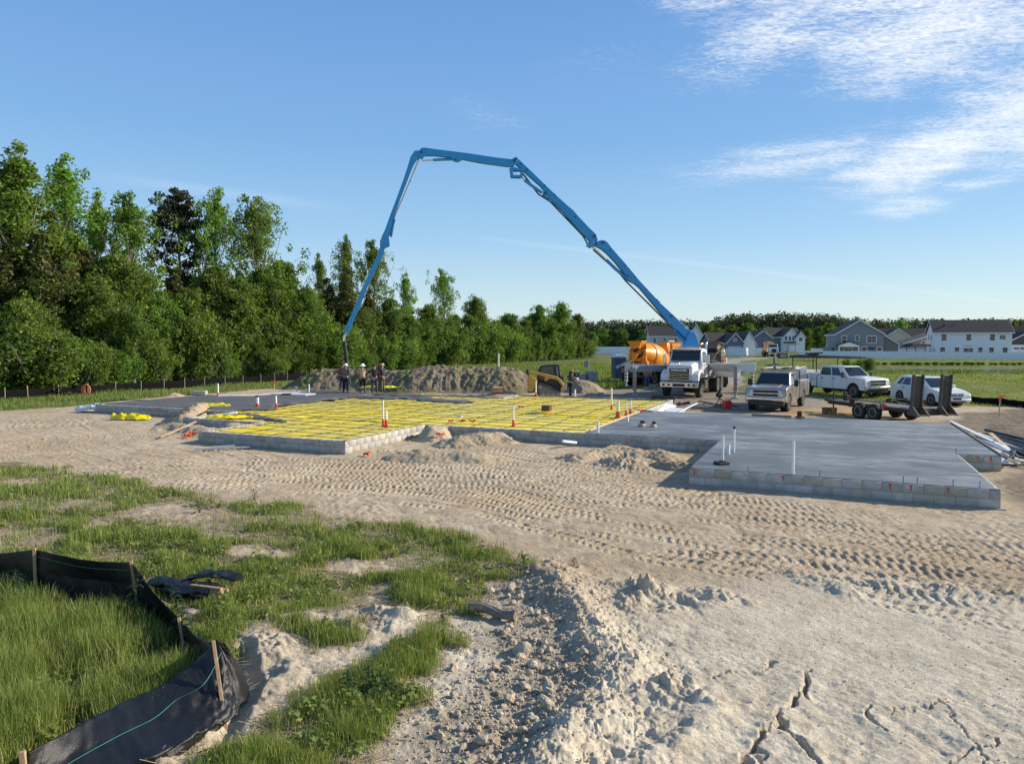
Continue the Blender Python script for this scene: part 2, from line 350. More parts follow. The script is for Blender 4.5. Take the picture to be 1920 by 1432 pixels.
def H(x, y, fine=True):
    """ground height"""
    x = np.asarray(x, float); y = np.asarray(y, float); r = np.hypot(x, y); g = grassmask(x, y)
    near = sst(-r, -75, -60)
    z = fbm(x*.12, y*.12, 1, 3)*.05*near
    z = z+fbm(x*.03, y*.03, 2, 2)*.10*sst(r, 60, 120)-.6*sst(y, 74, 84)*sst(-y, -101, -95)*sst(x, 22, 30)*1.0
    z = z+fbm(x*.8, y*.8, 3, 4, .55)*.035*near
    slab = inpoly(x, y, FPW); z = z*sst(-slab, -.2, 1.2)
    if not fine: return np.where(g > .5, z+.0, z)
    nn = r < 70; xx = x[nn]; yy_ = y[nn]; gg = g[nn]; zz = np.zeros(xx.shape); bare = 1-gg
    zz += fbm(xx*3.5, yy_*3.5, 12, 4, .6)*.012*(1+.6*sst(-yy_, -9, -5))
    cl = worley(xx*4.2, yy_*4.2, 4); cm = sst(fbm(xx*.6, yy_*.6, 14, 3), .0, .4)
    zz += sst(-cl, -.45, -.05)*.022*cm*bare
    quiet = 1-.8*sst(inpoly(xx, yy_, px_poly([(1120, 1210), (1180, 1240), (1250, 1300), (1260, 1345), (1130, 1432), (1060, 1520), (1000, 1520), (1120, 1370)])), -.1, .15)
    quiet = quiet*(1-.55*sst(inpoly(xx, yy_, px_poly([(1330, 1130), (1650, 1140), (1900, 1230), (1880, 1300), (1640, 1290), (1500, 1240), (1340, 1190)])), -.3, .4))
    zz *= quiet
    # fine flakes and pits
    zz += (fbm(xx*11, yy_*11, 33, 5, .72)*(.012+.008*sst(-yy_, -10.5, -8))+np.minimum(fbm(xx*5, yy_*2.5, 34, 4, .6)+.15, 0)*.035)*bare*sst(-yy_, -26, -20)*(quiet*.85+.15)
    for run, half, bw, pt, am, sd_ in ((RUN4, 2.0, .5, .17, .020, 24), (RUN5, 1.5, .48, .16, .022, 26), (RUN1, 2.3, .46, .165, .029, 21), (RUN2, 1.5, .50, .18, .024, 22), (RUN3, 1.6, .55, .18, .022, 23), (RUN6, .5, .5, .19, .026, 27)):
        t, w_ = tread(xx, yy_, run, half, bw, pt, am, sd_); zz = zz*(1-w_*.6)+t*sst(bare, .3, .8)
    d, s_, sg = segdist(xx, yy_, RIDGE); wdt = .36+.10*np.sin(s_*2.1)
    wxx = xx+fbm(xx*6, yy_*6, 61, 3)*.08; wyy = yy_+fbm(xx*6, yy_*6, 62, 3)*.08; cl2 = sst(-worley(wxx*9, wyy*9, 6), -.6, -.0); cl3 = sst(-worley(wxx*20, wyy*20, 7), -.55, -.05)
    side = np.where(sg > 0, 1.0, 1.0)
    rough_ = sst(-(d), -1.15, -.2)
    zz += np.exp(-(d/wdt)**2)*(.17+.09*fbm(xx*2, yy_*2, 19, 4))+rough_*(cl2*.026+cl3*.016+fbm(xx*5, yy_*5, 20, 5, .62)*.05)
    d, s_, sg = segdist(xx, yy_, RIDGE2); zz += np.exp(-(d/.28)**2)*(.07+.12*fbm(xx*2.6, yy_*2.6, 25, 5, .6))+sst(-d, -.6, -.1)*cl2*.02
    d, s_, sg = segdist(xx, yy_, RIDGE3); zz += np.exp(-(d/.22)**2)*(.10+.05*fbm(xx*4, yy_*4, 26, 4))
    for (bx, by), br, bh in BUMPS:
        q = np.hypot(xx-bx, (yy_-by))+fbm(xx*3, yy_*3, 27, 5, .62)*.3; zz += sst(-q, -br*1.5, -br*.2)*bh*(.55+1.6*np.abs(fbm(xx*7, yy_*7, 28, 4, .65)))
    wx = xx+fbm(xx*6, yy_*6, 29, 4)*.11; wy = yy_+fbm(xx*6, yy_*6, 30, 4)*.11
    for P, w_, dp in CRW:
        d, s_, sg = segdist(wx, wy, P); w2 = w_*(.75+.5*fbm(s_*3, s_*0, 66, 3)); zz -= sst(-d, -w2*.95, -w2*.12)*dp*.8; zz += np.exp(-(d/(w_*3))**2)*dp*.12
    # rutted earth right of the slab
    rr = inpoly(xx, yy_, [(15, 20), (18.5, 27.5), (24.6, 37), (34, 34), (60, 25), (30, 12), (12.8, 14)])
    rm = sst(rr, -.2, .6); a_ = (xx*.35+yy_*.94)
    zz += rm*(fbm(a_*3.4, xx*.25, 31, 5, .6)*.15+cl*.02)
    for P, r_ in PATCHW[:3]:
        d, _, _ = segdist(xx, yy_, P); zz += sst(-d, -r_*2.2, -r_*.3)*(.035+.10*fbm(xx*2.2, yy_*2.2, 35, 5, .6))
    d, _, _ = segdist(xx, yy_, [G(415, 1395), (G(445, 1335)), G(470, 1290), G(455, 1220)]); zz -= sst(-d, -.18, -.03)*.10
    s2 = inpoly(xx, yy_, FPW); zz = zz*sst(-s2, -.15, .25)
    z = z.copy(); z[nn] += zz*sst(-r[nn], -70, -45); return z
def Hs(x, y): return float(H(np.array([x]), np.array([y]))[0])
nc = 1080; ang_d = np.linspace(-radians(40.5), radians(40.5), nc)
ang = np.concatenate([np.linspace(-pi, -radians(41.5), 22), ang_d, np.linspace(radians(41.5), pi, 22)[:-1]])
r_list = [.3, 1.5, 2.6, 3.4, 4.0]
while r_list[-1] < 70: r_list.append(r_list[-1]*(1+.0028*(1 if r_list[-1] < 34 else 1.8)))
while r_list[-1] < 4500: r_list.append(r_list[-1]*1.035)
rr_ = np.array(r_list); A2, R2 = np.meshgrid(ang, rr_); gxv = (R2*np.sin(A2)).ravel(); gyv = (R2*np.cos(A2)).ravel()
gz_ = H(gxv, gyv); nA = len(ang); nR = len(rr_)
ii = np.arange(nR-1)[:, None]*nA; jj = np.arange(nA)[None, :]; jn = (jj+1) % nA
GF = np.stack([(ii+jj), (ii+jn), (ii+nA+jn), (ii+nA+jj)], -1).reshape(-1, 4)
gm = grassmask(gxv, gyv); rmk = roadmask(gxv, gyv)
pale = sst(-gyv+fbm(gxv*.7, gyv*.7, 50, 3)*1.2, -10.6, -8.6)*(.35+.65*sst(gxv, -2.6, -.8))
gravel = sst(inpoly(gxv, gyv, [(9, 38.4), (4, 41), (3, 52), (13.2, 56), (14, 62), (18, 63), (16.5, 50.5), (19.8, 44), (17, 37), (12, 36)])+fbm(gxv*.6, gyv*.6, 51, 3)*1.0, -.8, .8)
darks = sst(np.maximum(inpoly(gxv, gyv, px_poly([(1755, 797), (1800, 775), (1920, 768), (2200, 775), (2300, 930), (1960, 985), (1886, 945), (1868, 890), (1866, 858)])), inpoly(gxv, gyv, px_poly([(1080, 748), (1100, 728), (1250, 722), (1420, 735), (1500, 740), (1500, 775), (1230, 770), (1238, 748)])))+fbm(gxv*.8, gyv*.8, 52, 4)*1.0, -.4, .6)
rub_, _, _ = segdist(gxv, gyv, px_poly([(985, 1090), (1010, 1170), (1010, 1260), (950, 1340), (860, 1420)])); darks = np.maximum(darks, .62*sst(-rub_+fbm(gxv*2, gyv*2, 58, 4)*.4, -.75, -.3))  # rubble strip coloured darker: mostly painted-in shade, partly damp grey-brown soil
ochre = .9*sst(inpoly(gxv, gyv, px_poly([(1460, 783), (1490, 742), (1570, 738), (1640, 785), (1745, 796), (1800, 812), (1770, 808), (1740, 800)]))+fbm(gxv*1.2, gyv*1.2, 53, 3)*1.2, -.5, .5)
def soil(name='soil'):
    if name in MATS: return MATS[name]
    m = bpy.data.materials.new(name); m.use_nodes = True; T = NT(m.node_tree); p = m.node_tree.nodes['Principled BSDF']
    geo = T.n.new('ShaderNodeNewGeometry'); P_ = geo.outputs['Position']
    at = lambda n_: T.node('ShaderNodeAttribute', attribute_name=n_).outputs['Fac']
    nA_ = T.noise(P_, .35, 5, .6); nB_ = T.noise(P_, 2.4, 6, .65); nC_ = T.noise(P_, 30, 4, .7); nD_ = T.noise(P_, 120, 3, .7)
    tan_ = T.mix(T.ss(nA_, .35, .65), (.48, .375, .25), (.59, .485, .35)); tan_ = T.mix(T.ss(nB_, .4, .72), tan_, (.40, .305, .20))
    pl = T.mix(T.ss(nB_, .35, .7), (.56, .48, .36), (.70, .62, .48))
    c = T.mix(at('pale'), tan_, pl)
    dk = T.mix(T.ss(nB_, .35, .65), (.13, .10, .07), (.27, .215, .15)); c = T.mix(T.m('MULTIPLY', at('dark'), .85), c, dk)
    oc = T.mix(T.ss(nB_, .35, .65), (.42, .26, .11), (.50, .36, .18)); c = T.mix(T.m('MULTIPLY', at('ochre'), .9), c, oc)
    vor = T.node('ShaderNodeTexVoronoi', i_Scale=22.0); T.l.new(P_, vor.inputs['Vector'])
    gcol = T.mix(T.ss(vor.outputs['Color'], .2, .8), (.17, .15, .13), (.46, .42, .36)); gcol = T.mix(T.ss(nB_, .45, .6), gcol, (.30, .24, .17))
    c = T.mix(at('gravel'), c, gcol)
    gs = T.mix(T.ss(nB_, .3, .7), (.085, .115, .025), (.15, .18, .045)); gs = T.mix(T.ss(nA_, .45, .62), gs, (.22, .20, .08))
    sepz = T.n.new('ShaderNodeSeparateXYZ'); T.l.new(P_, sepz.inputs[0]); nearf = T.ss(sepz.outputs[1], 18.0, 24.0, 1.0, 0.0)
    litter = T.mix(T.ss(nC_, .35, .65), (.20, .155, .085), (.085, .095, .03)); litter = T.mix(T.ss(nB_, .42, .62), litter, (.31, .25, .155)); gs = T.mix(T.m('MULTIPLY', nearf, .85), gs, litter)
    c = T.mix(at('grass'), c, gs)
    rd = T.mix(T.ss(nB_, .3, .7), (.26, .245, .22), (.36, .34, .31)); c = T.mix(at('road'), c, rd)
    c = T.mix(.55, c, T.mix(T.ss(nC_, .3, .7), (.55, .53, .5), (1.25, 1.25, 1.25)), 'MULTIPLY')
    c = T.mix(.30, c, T.mix(T.ss(nD_, .3, .7), (.5, .5, .5), (1.4, 1.4, 1.4)), 'MULTIPLY')
    T.set(p.inputs['Base Color'], c); p.inputs['Roughness'].default_value = .95; p.inputs['Specular IOR Level'].default_value = .15
    b = T.n.new('ShaderNodeBump'); b.inputs['Strength'].default_value = .8; b.inputs['Distance'].default_value = .02
    T.set(b.inputs['Height'], T.m('ADD', T.m('MULTIPLY', nC_, 1.0), T.m('MULTIPLY', nD_, .35))); T.l.new(b.outputs[0], p.inputs['Normal'])
    MATS[name] = m; return m
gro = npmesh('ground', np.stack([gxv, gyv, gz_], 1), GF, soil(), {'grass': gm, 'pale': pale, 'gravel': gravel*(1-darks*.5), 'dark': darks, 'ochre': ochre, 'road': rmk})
tag(gro, kind='structure')
# pond behind the right meadow
wm = bpy.data.materials.new('pond_water'); wm.use_nodes = True; T = NT(wm.node_tree); p = wm.node_tree.nodes['Principled BSDF']
p.inputs['Base Color'].default_value = (.03, .04, .035, 1); p.inputs['Roughness'].default_value = .08
b = T.n.new('ShaderNodeBump'); b.inputs['Strength'].default_value = .15; geo = T.n.new('ShaderNodeNewGeometry'); T.set(b.inputs['Height'], T.noise(geo.outputs['Position'], 3, 3)); T.l.new(b.outputs[0], p.inputs['Normal'])
pw = MB(); pts = [(23+i*3.2, 78+1.2*sin(i*.7)) for i in range(0, 45)]+[(23+i*3.2, 102+1.5*sin(i*.9)) for i in range(44, -1, -1)]
pw.add([(x, y, -.32) for x, y in pts], [tuple(range(len(pts)))]); o = pw.build('pond_water', wm); tag(o, kind='structure')
# ---------------------------------------------------------------- dirt piles: rounded heaps of their own
def heap(pts, rad, hgt, label, name='dirt_pile', res=.055, cl=.05, seed=60, dark=0.0, pl=0.0, gravel_=0.0, power=1.0, grassy=0.0, cat='dirt pile', claw=0.0, irr=.30):
    pts = [tuple(p) for p in pts]; xs = [p[0] for p in pts]; ys = [p[1] for p in pts]
    x0, x1, y0, y1 = min(xs)-rad*1.25, max(xs)+rad*1.25, min(ys)-rad*1.25, max(ys)+rad*1.25
    nx = int((x1-x0)/res)+2; ny = int((y1-y0)/res)+2
    gx_, gy_ = np.meshgrid(np.linspace(x0, x1, nx), np.linspace(y0, y1, ny)); x = gx_.ravel(); y = gy_.ravel()
    d, s_, _ = segdist(x, y, pts if len(pts) > 1 else pts*2)
    dn = d+fbm(x*1.1/max(rad, .5), y*1.1/max(rad, .5), seed, 5, .55)*rad*irr
    prof = np.clip(1-dn/rad, 0, 1); prof = sst(prof, 0, 1)**power
    hh = hgt*(1+.35*fbm(s_*.4, x*.2, seed+4, 2)*(irr/.3))
    z = prof*hh; k = sst(prof, .02, .25)
    wx = x+fbm(x*3, y*3, seed+5, 3)*.15; wy = y+fbm(x*3, y*3, seed+6, 3)*.15; z += k*(sst(-worley(wx*(.75/cl), wy*(.75/cl), seed), -.6, -.0)*cl*.30+fbm(x*2.2, y*2.2, seed+1, 5, .62)*cl*1.2+fbm(x*(.9/cl), y*(.9/cl), seed+2, 3, .7)*cl*.35+claw*cl*(1-np.abs(fbm(s_*3.2+d*.3, d*.35, seed+8, 4, .6))*3)*prof*(1-prof)*2.2)
    zg = H(x, y, fine=False); zz = zg+z-.06
    V = np.stack([x, y, zz], 1); idx = np.arange(nx*ny).reshape(ny, nx)
    F = np.stack([idx[:-1, :-1], idx[:-1, 1:], idx[1:, 1:], idx[1:, :-1]], -1).reshape(-1, 4)
    keep = (prof[F].max(1) > .0); F = F[keep]
    used = np.unique(F); rm_ = np.full(len(V), -1); rm_[used] = np.arange(len(used)); F = rm_[F]; V = V[used]
    n0 = np.zeros(len(V)); base = V.mean(0).copy(); base[2] = 0
    gr_ = np.clip(grassy*sst(fbm(V[:, 0]*.8, V[:, 1]*.8, seed+7, 4), -.1, .35), 0, 1)
    o = npmesh(name, V-base, F, soil(), {'grass': gr_, 'pale': n0+pl, 'gravel': n0+gravel_, 'dark': n0+dark, 'ochre': n0, 'road': n0})
    o.location = base; tag(o, label, cat); return o
# ================================================================ FOUNDATION
def IB(x, y):
    dx, dy = x-A0[0], y-A0[1]; return (dx*cos(ANG)+dy*sin(ANG), -dx*sin(ANG)+dy*cos(ANG))
def UV(px, py, z=.4): return IB(*G(px, py, z))
block = mat('concrete_block', (.47, .455, .42), .92, 0, .14, 5, .5, 90, .35, (.34, .28, .19), attr='tone')
mortar = mat('mortar', (.30, .29, .27), .95)
redp = mat('red_marking_paint', (.62, .07, .035), .7, noise=.3, nscale=20)
def block_wall(i, p, q, hollow, label, dark=1.0, marks=()):
    (ax, ay), (bx, by) = B(*p), B(*q); L = math.hypot(bx-ax, by-ay); rz = atan2(by-ay, bx-ax)
    root = emp('block_wall', (ax, ay, 0), rz, label, 'block wall', 'foundation walls')
    V = []; F = []; tn = []; rnd = random.Random(40+i)
    def addbox(x0, x1, y0, y1, z0, z1, t):
        o = len(V); V.extend([(x, y, z) for z in (z0, z1) for y in (y0, y1) for x in (x0, x1)])
        F.extend([(o+0, o+2, o+3, o+1), (o+4, o+5, o+7, o+6), (o+0, o+1, o+5, o+4), (o+2, o+6, o+7, o+3), (o+0, o+4, o+6, o+2), (o+1, o+3, o+7, o+5)]); tn.extend([t]*8)
    for c in range(-1, 2):
        z0 = c*.2+.004; z1 = z0+.192; x = -.2 if c % 2 else 0.0; first = True
        while x < L-.01:
            w_ = .4; x0 = max(x, .003); x1 = min(x+w_-.008, L-.003); x += w_
            if x1-x0 < .05: continue
            k = rnd.uniform(.80, 1.12)*dark; wr = rnd.random()
            t = (k*1.03, k*.96, k*.82) if wr < .13 else (k, k, k*rnd.uniform(.97, 1.03)); j = rnd.uniform(-.003, .003)
            if hollow and c == 1:
                addbox(x0, x1, .0+j, .035, z0, z1, t); addbox(x0, x1, .155, .19, z0, z1, t)
                for xx in (x0, (x0+x1)/2-.02, x1-.04): addbox(xx+.001, xx+.039, .0355, .1545, z0, z1-.004, t)
            else: addbox(x0, x1, .0+j, .19, z0, z1, t)
    o = npmesh('blocks', V, F, block, {'tone': np.array(tn)}, smooth=False, parent=root)
    bv = o.modifiers.new('bevel', 'BEVEL'); bv.width = .004; bv.segments = 1
    m = MB(); m.bb(.01, L-.01, .008, .182, -.2, .39 if not hollow else .2); m.build('mortar', mortar, root)
    if marks:
        for mx in marks:
            k = MB(); n = rnd.randint(5, 8); h0 = .385; h1 = rnd.uniform(.22, .29)
            pts = [(mx-.035, h0), (mx+.035, h0-.01), (mx+.02, (h0+h1)/2), (mx+.028, h1+.02), (mx, h1), (mx-.012, (h0+h1)/2+.02)]
            k.add([(a, -.006, b) for a, b in pts]+[(a, -.002, b) for a, b in pts], [(0, 1, 2, 3, 4, 5), (11, 10, 9, 8, 7, 6)]+[(a, (a+1) % 6, 6+(a+1) % 6, 6+a) for a in range(6)])
            k.build('paint_mark', redp, root)
    return root
WL = ['two course grey block wall along the near front of the right slab with red marks', 'block wall under the right edge of the near grey slab', 'short block wall stepping out at the right slab beside the boards',
      'long block wall along the far right edge of the grey slab', 'block wall along the back edge of the grey slab by the trucks', 'inner block wall between yellow sheeting and the ground by the white boards',
      'hollow block wall at the back of the yellow sheeting near the pump truck', 'short hollow block step at the back near the cardboard box', 'hollow block wall behind the workers along the dirt bank', 'block wall at the far left back corner of the fresh slab',
      'short block wall at the left back step of the fresh slab', 'left end block wall of the fresh dark slab', 'front block wall of the fresh dark slab at the left', 'short block return between dark slab and first dirt notch',
      'short dark block wall behind the dirt heap at the left notch', 'hollow block wall on the left side of the yellow front wing', 'front block wall of the yellow front wing with its sunny corner', 'bright sunlit block wall on the right side of the yellow wing',
      'shaded block wall behind the middle dirt heaps and the white pipe', 'block wall on the left side of the near right slab']
MK = {0: (.12, 2.15, 4.35, 4.75, 5.45), 2: (.45, .75), 16: (5.2,), 17: (.15,)}
n = len(FP)
for i in range(n):
    hollow = i in (5, 6, 7, 8, 15)
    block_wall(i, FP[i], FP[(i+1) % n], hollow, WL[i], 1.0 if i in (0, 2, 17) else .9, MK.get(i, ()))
# footing strip showing under the near wall
m = MB(); bb_ = [B(-.06, -.07), B(6.5, -.07), B(6.5, .1), B(-.06, .1)]
m.add([(x, y, -.05) for x, y in bb_]+[(x, y, .022) for x, y in bb_], [(0, 3, 2, 1), (4, 5, 6, 7), (0, 1, 5, 4), (1, 2, 6, 5), (2, 3, 7, 6), (3, 0, 4, 7)])
tag(m.build('footing', mortar), 'thin concrete footing strip below the near front block wall', 'footing')
# --- near slab
def slabmat(name, c0, c1, c2, rough, ang_):
    m = bpy.data.materials.new(name); m.use_nodes = True; T = NT(m.node_tree); p = m.node_tree.nodes['Principled BSDF']
    geo = T.n.new('ShaderNodeNewGeometry'); mp = T.n.new('ShaderNodeMapping'); T.l.new(geo.outputs['Position'], mp.inputs[0])
    mp.inputs['Rotation'].default_value = (0, 0, ang_); v = mp.outputs[0]
    mp2 = T.n.new('ShaderNodeMapping'); T.l.new(v, mp2.inputs[0]); mp2.inputs['Scale'].default_value = (.55, 2.4, 1); v2 = mp2.outputs[0]
    a = T.noise(v2, .9, 6, .62, dist=1.2); b_ = T.noise(v2, 3.2, 5, .65, dist=.8); c_ = T.noise(geo.outputs['Position'], 25, 4, .6); d_ = T.noise(v, .35, 3, .5)
    c = T.mix(T.ss(a, .32, .66), c0, c1); c = T.mix(T.m('MULTIPLY', T.ss(b_, .52, .68), .85), c, c2); c = T.mix(T.m('MULTIPLY', T.ss(d_, .45, .62), .7), c, c0)
    c = T.mix(.35, c, T.mix(T.ss(c_, .3, .7), (.75, .75, .75), (1.15, 1.15, 1.15)), 'MULTIPLY')
    T.set(p.inputs['Base Color'], c); T.set(p.inputs['Roughness'], T.m('ADD', T.m('MULTIPLY', a, .35), rough-.12))
    bmp = T.n.new('ShaderNodeBump'); bmp.inputs['Strength'].default_value = .35; bmp.inputs['Distance'].default_value = .01
    T.set(bmp.inputs['Height'], T.m('ADD', b_, T.m('MULTIPLY', c_, .4))); T.l.new(bmp.outputs[0], p.inputs['Normal']); return m
sl1 = slabmat('trowelled_concrete', (.10, .11, .112), (.31, .315, .305), (.040, .047, .055), .46, radians(23.8))
sl2 = slabmat('fresh_concrete', (.10, .10, .095), (.15, .148, .14), (.07, .07, .068), .62, radians(23.8))
def inset(P, d):
    out_ = []; n = len(P)
    for i in range(n):
        p0 = Vector(P[i-1]); p1 = Vector(P[i]); p2 = Vector(P[(i+1) % n]); a = (p1-p0).normalized(); b_ = (p2-p1).normalized()
        na = Vector((-a.y, a.x)); nb = Vector((-b_.y, b_.x)); out_.append(tuple(p1+(na+nb)*d/(1+na.dot(nb))))
    return out_
SP = [(0, 0), (6.4, 0), (6.4, 5.2), (7.4, 5.2), (7.4, 13.8), (-4.4, 13.8), (-4.4, 5.3), (0, 5.3)]
P = [B(*p) for p in inset(SP, .045)]; m = MB(); m.prism(P, .28, .412, 'z')
o = m.build('concrete_slab', sl1, bevel=.012); tag(o, 'smooth grey trowelled concrete slab filling the near right of the foundation', 'concrete slab')
# formwork rails on the right edge
board = mat('weathered_board', (.34, .28, .21), .85, 0, .2, 3, .4, 40, stretch=(1, 12, 12)); newb = mat('new_lumber', (.62, .46, .28), .75, 0, .15, 3, .3, 40, stretch=(1, 12, 12))
m = MB(); p0 = Vector((*B(7.43, 5.3), .40)); p1 = Vector((*B(7.43, 13.9), .40)); m.beam(p0, p1, .04, .09); q0 = Vector((*B(7.28, 6), .43)); q1 = Vector((*B(7.28, 13.7), .43))
tag(m.build('form_board', board), 'long thin form board along the right edge of the grey slab', 'form board')
m = MB(); m.beam((*B(-4.42, 6), .43), (*B(-4.42, 13.6), .43), .05, .05); tag(m.build('form_board', newb), 'pale edge strip between yellow sheeting and grey slab', 'form board')
# --- yellow vapour sheeting as a wrinkled sheet
def sheet_in(u, v):
    a = inpoly(u, v, FP); s = inpoly(u, v, [(-4.45, -1), (20, -1), (20, 13.9), (-4.45, 13.9)]); l_ = (u+21.4+fbm(u*.6, v*.6, 70, 3)*.6)
    return np.minimum(np.minimum(a-.17, -s-.02), l_)
TRN = [[UV(575, 782, .3), UV(600, 785, .3), UV(787, 797, .3)], [UV(740, 765, .3), UV(900, 772, .3), UV(1040, 779, .3), UV(1154, 786, .3)], [UV(610, 752, .3), UV(700, 758, .3), UV(830, 764, .3)], [UV(470, 778, .3), UV(380, 775, .3)]]
us = np.arange(-21.6, -4.2, .07); vs = np.arange(.3, 20.6, .07); UU, VV = np.meshgrid(us, vs); u = UU.ravel(); v = VV.ravel()
zs = .335+fbm(u*1.3, v*1.3, 71, 3)*.012+np.abs(fbm(u*1.6+v, v*2.5, 72, 4))*.03-.01+fbm(u*6, v*6, 74, 3)*.005
fold = np.zeros_like(u)
for P in TRN:
    d, _, _ = segdist(u, v, P); k = sst(-d, -.42, -.12); zs -= k*.10; kk = sst(-np.abs(d-.1), -.4, 0); zs += kk*np.abs(fbm(u*6, v*3, 73, 3))*.10; fold = np.maximum(fold, sst(-d, -.5, -.1))
patchy = sst(fbm(u*.35, v*.5, 75, 4, .6), -.12, .22); wx_ = A0[0]+u*cos(ANG)-v*sin(ANG); wy_ = A0[1]+u*sin(ANG)+v*cos(ANG)
idx = np.arange(len(u)).reshape(len(vs), len(us)); F = np.stack([idx[:-1, :-1], idx[:-1, 1:], idx[1:, 1:], idx[1:, :-1]], -1).reshape(-1, 4)
ok = sheet_in(u, v) > 0; F = F[ok[F].all(1)]; used = np.unique(F); rm_ = np.full(len(u), -1); rm_[used] = np.arange(len(used))
ym = bpy.data.materials.new('yellow_sheeting'); ym.use_nodes = True; T = NT(ym.node_tree); p = ym.node_tree.nodes['Principled BSDF']
geo = T.n.new('ShaderNodeNewGeometry'); at = T.node('ShaderNodeAttribute', attribute_name='fold').outputs['Fac']; at2 = T.node('ShaderNodeAttribute', attribute_name='dust').outputs['Fac']
nz = T.noise(geo.outputs['Position'], 2.2, 6, .65); c = T.mix(at2, (1.0, .76, .01), (.90, .72, .10)); c = T.mix(T.m('MULTIPLY', T.ss(nz, .48, .68), .5), c, (.74, .58, .20)); c = T.mix(T.m('MULTIPLY', T.ss(T.noise(geo.outputs['Position'], .55, 6, .7), .55, .66), .45), c, (.42, .36, .20)); c = T.mix(T.m('MULTIPLY', at, .8), c, (1.0, .76, .0))
T.set(p.inputs['Base Color'], c); p.inputs['Roughness'].default_value = .42
b = T.n.new('ShaderNodeBump'); b.inputs['Strength'].default_value = .6; b.inputs['Distance'].default_value = .03; T.set(b.inputs['Height'], T.noise(geo.outputs['Position'], 9, 5, .6, dist=.5)); T.l.new(b.outputs[0], p.inputs['Normal'])
yo = npmesh('plastic_sheeting', np.stack([wx_, wy_, zs], 1)[used], rm_[F], ym, {'fold': fold[used], 'dust': patchy[used]})
tag(yo, 'bright yellow vapour barrier sheeting wrinkled across the unpoured foundation', 'plastic sheeting')
# --- rebar mat
steel = mat('dark_rebar', (.045, .035, .03), .7, .3); rb = emp('rebar_mat', (*B(-12, 9), .3), 0, 'grid of dark steel bars tied over the yellow sheeting', 'rebar mat')
def W2L(root, p):
    M = Matrix.Translation(root.location) @ Matrix.Rotation(root.rotation_euler.z, 4, 'Z'); return M.inverted() @ Vector(p)
cnt = 0
for axis in (0, 1):
    ks = np.arange(.9, 20.3, .88) if axis == 0 else np.arange(-21, -4.6, 1.22)
    for q in ks:
        t = np.arange(-22, -4.2, .1) if axis == 0 else np.arange(.3, 20.6, .1); qq = q+fbm(t*.35, t*0+q, 77, 3)*.26
        uu, vv = (t, qq) if axis == 0 else (qq, t); ins = sheet_in(uu, vv) > .06
        segs = []; cur = []
        for k in range(len(t)):
            if ins[k]: cur.append(k)
            elif cur: segs.append(cur); cur = []
        if cur: segs.append(cur)
        m = MB()
        for s_ in segs:
            if len(s_) < 8: continue
            pts = [W2L(rb, (*B(uu[k], vv[k]), .392+axis*.02+.012*sin(k*.3+q*5))) for k in s_[::6]+[s_[-1]]]; m.tube(pts, .011, 5)
        if m.v and cnt < 98: m.build('bar', steel, rb); cnt += 1
# --- fresh dark slab on the left, its ragged edge running out over the sheeting
def fresh(u, v):
    a = inpoly(u, v, FP)-.05; e = -(u+21.5)+fbm(u*.5, v*.5, 80, 4)*1.3+1.1*np.exp(-((v-8)/1.2)**2)
    d, _, _ = segdist(u, v, [(-22, 15.6), (-18, 16.0), (-14.5, 15.0)]); t = .75-d+fbm(u*1.1, v*1.1, 81, 4)*.7
    d, _, _ = segdist(u, v, [(-20.5, 5.6), (-18.2, 5.0), (-16.5, 4.3)]); t2 = .28-d+fbm(u*1.6, v*1.6, 82, 4)*.55
    d, _, _ = segdist(u, v, [(-22, 17.6), (-18, 17.7)]); t3 = .55-d+fbm(u*1.6, v*1.6, 83, 4)*.4
    return np.minimum(a, np.maximum(np.maximum(e, t), np.maximum(t2, t3)))
us = np.arange(-30.1, -12.5, .09); vs = np.arange(3.2, 18.5, .09); UU, VV = np.meshgrid(us, vs); u = UU.ravel(); v = VV.ravel(); fr = fresh(u, v)
zs = .31+.10*sst(fr, 0, .35)+fbm(u*2, v*2, 84, 3)*.012+.02*sst(fr, 0, .1)
wx_ = A0[0]+u*cos(ANG)-v*sin(ANG); wy_ = A0[1]+u*sin(ANG)+v*cos(ANG); idx = np.arange(len(u)).reshape(len(vs), len(us))
F = np.stack([idx[:-1, :-1], idx[:-1, 1:], idx[1:, 1:], idx[1:, :-1]], -1).reshape(-1, 4); F = F[(fr[F] > 0).all(1)]; used = np.unique(F); rm_ = np.full(len(u), -1); rm_[used] = np.arange(len(used))
tag(npmesh('concrete_slab', np.stack([wx_, wy_, zs+.004], 1)[used], rm_[F], sl2), 'dark freshly poured concrete with a ragged edge at the left of the foundation', 'concrete slab')
m = MB(); m.prism([B(-27.2, 14.2), B(-24.0, 14.6), B(-24.1, 15.6), B(-26.2, 16.4)], .43, .47, 'z'); tag(m.build('plastic_sheet', mat('white_film', (.72, .72, .70), .4, noise=.1, nscale=2, bump=.6, bscale=4)), 'pale plastic sheet lying on the far corner of the fresh slab', 'plastic sheet')
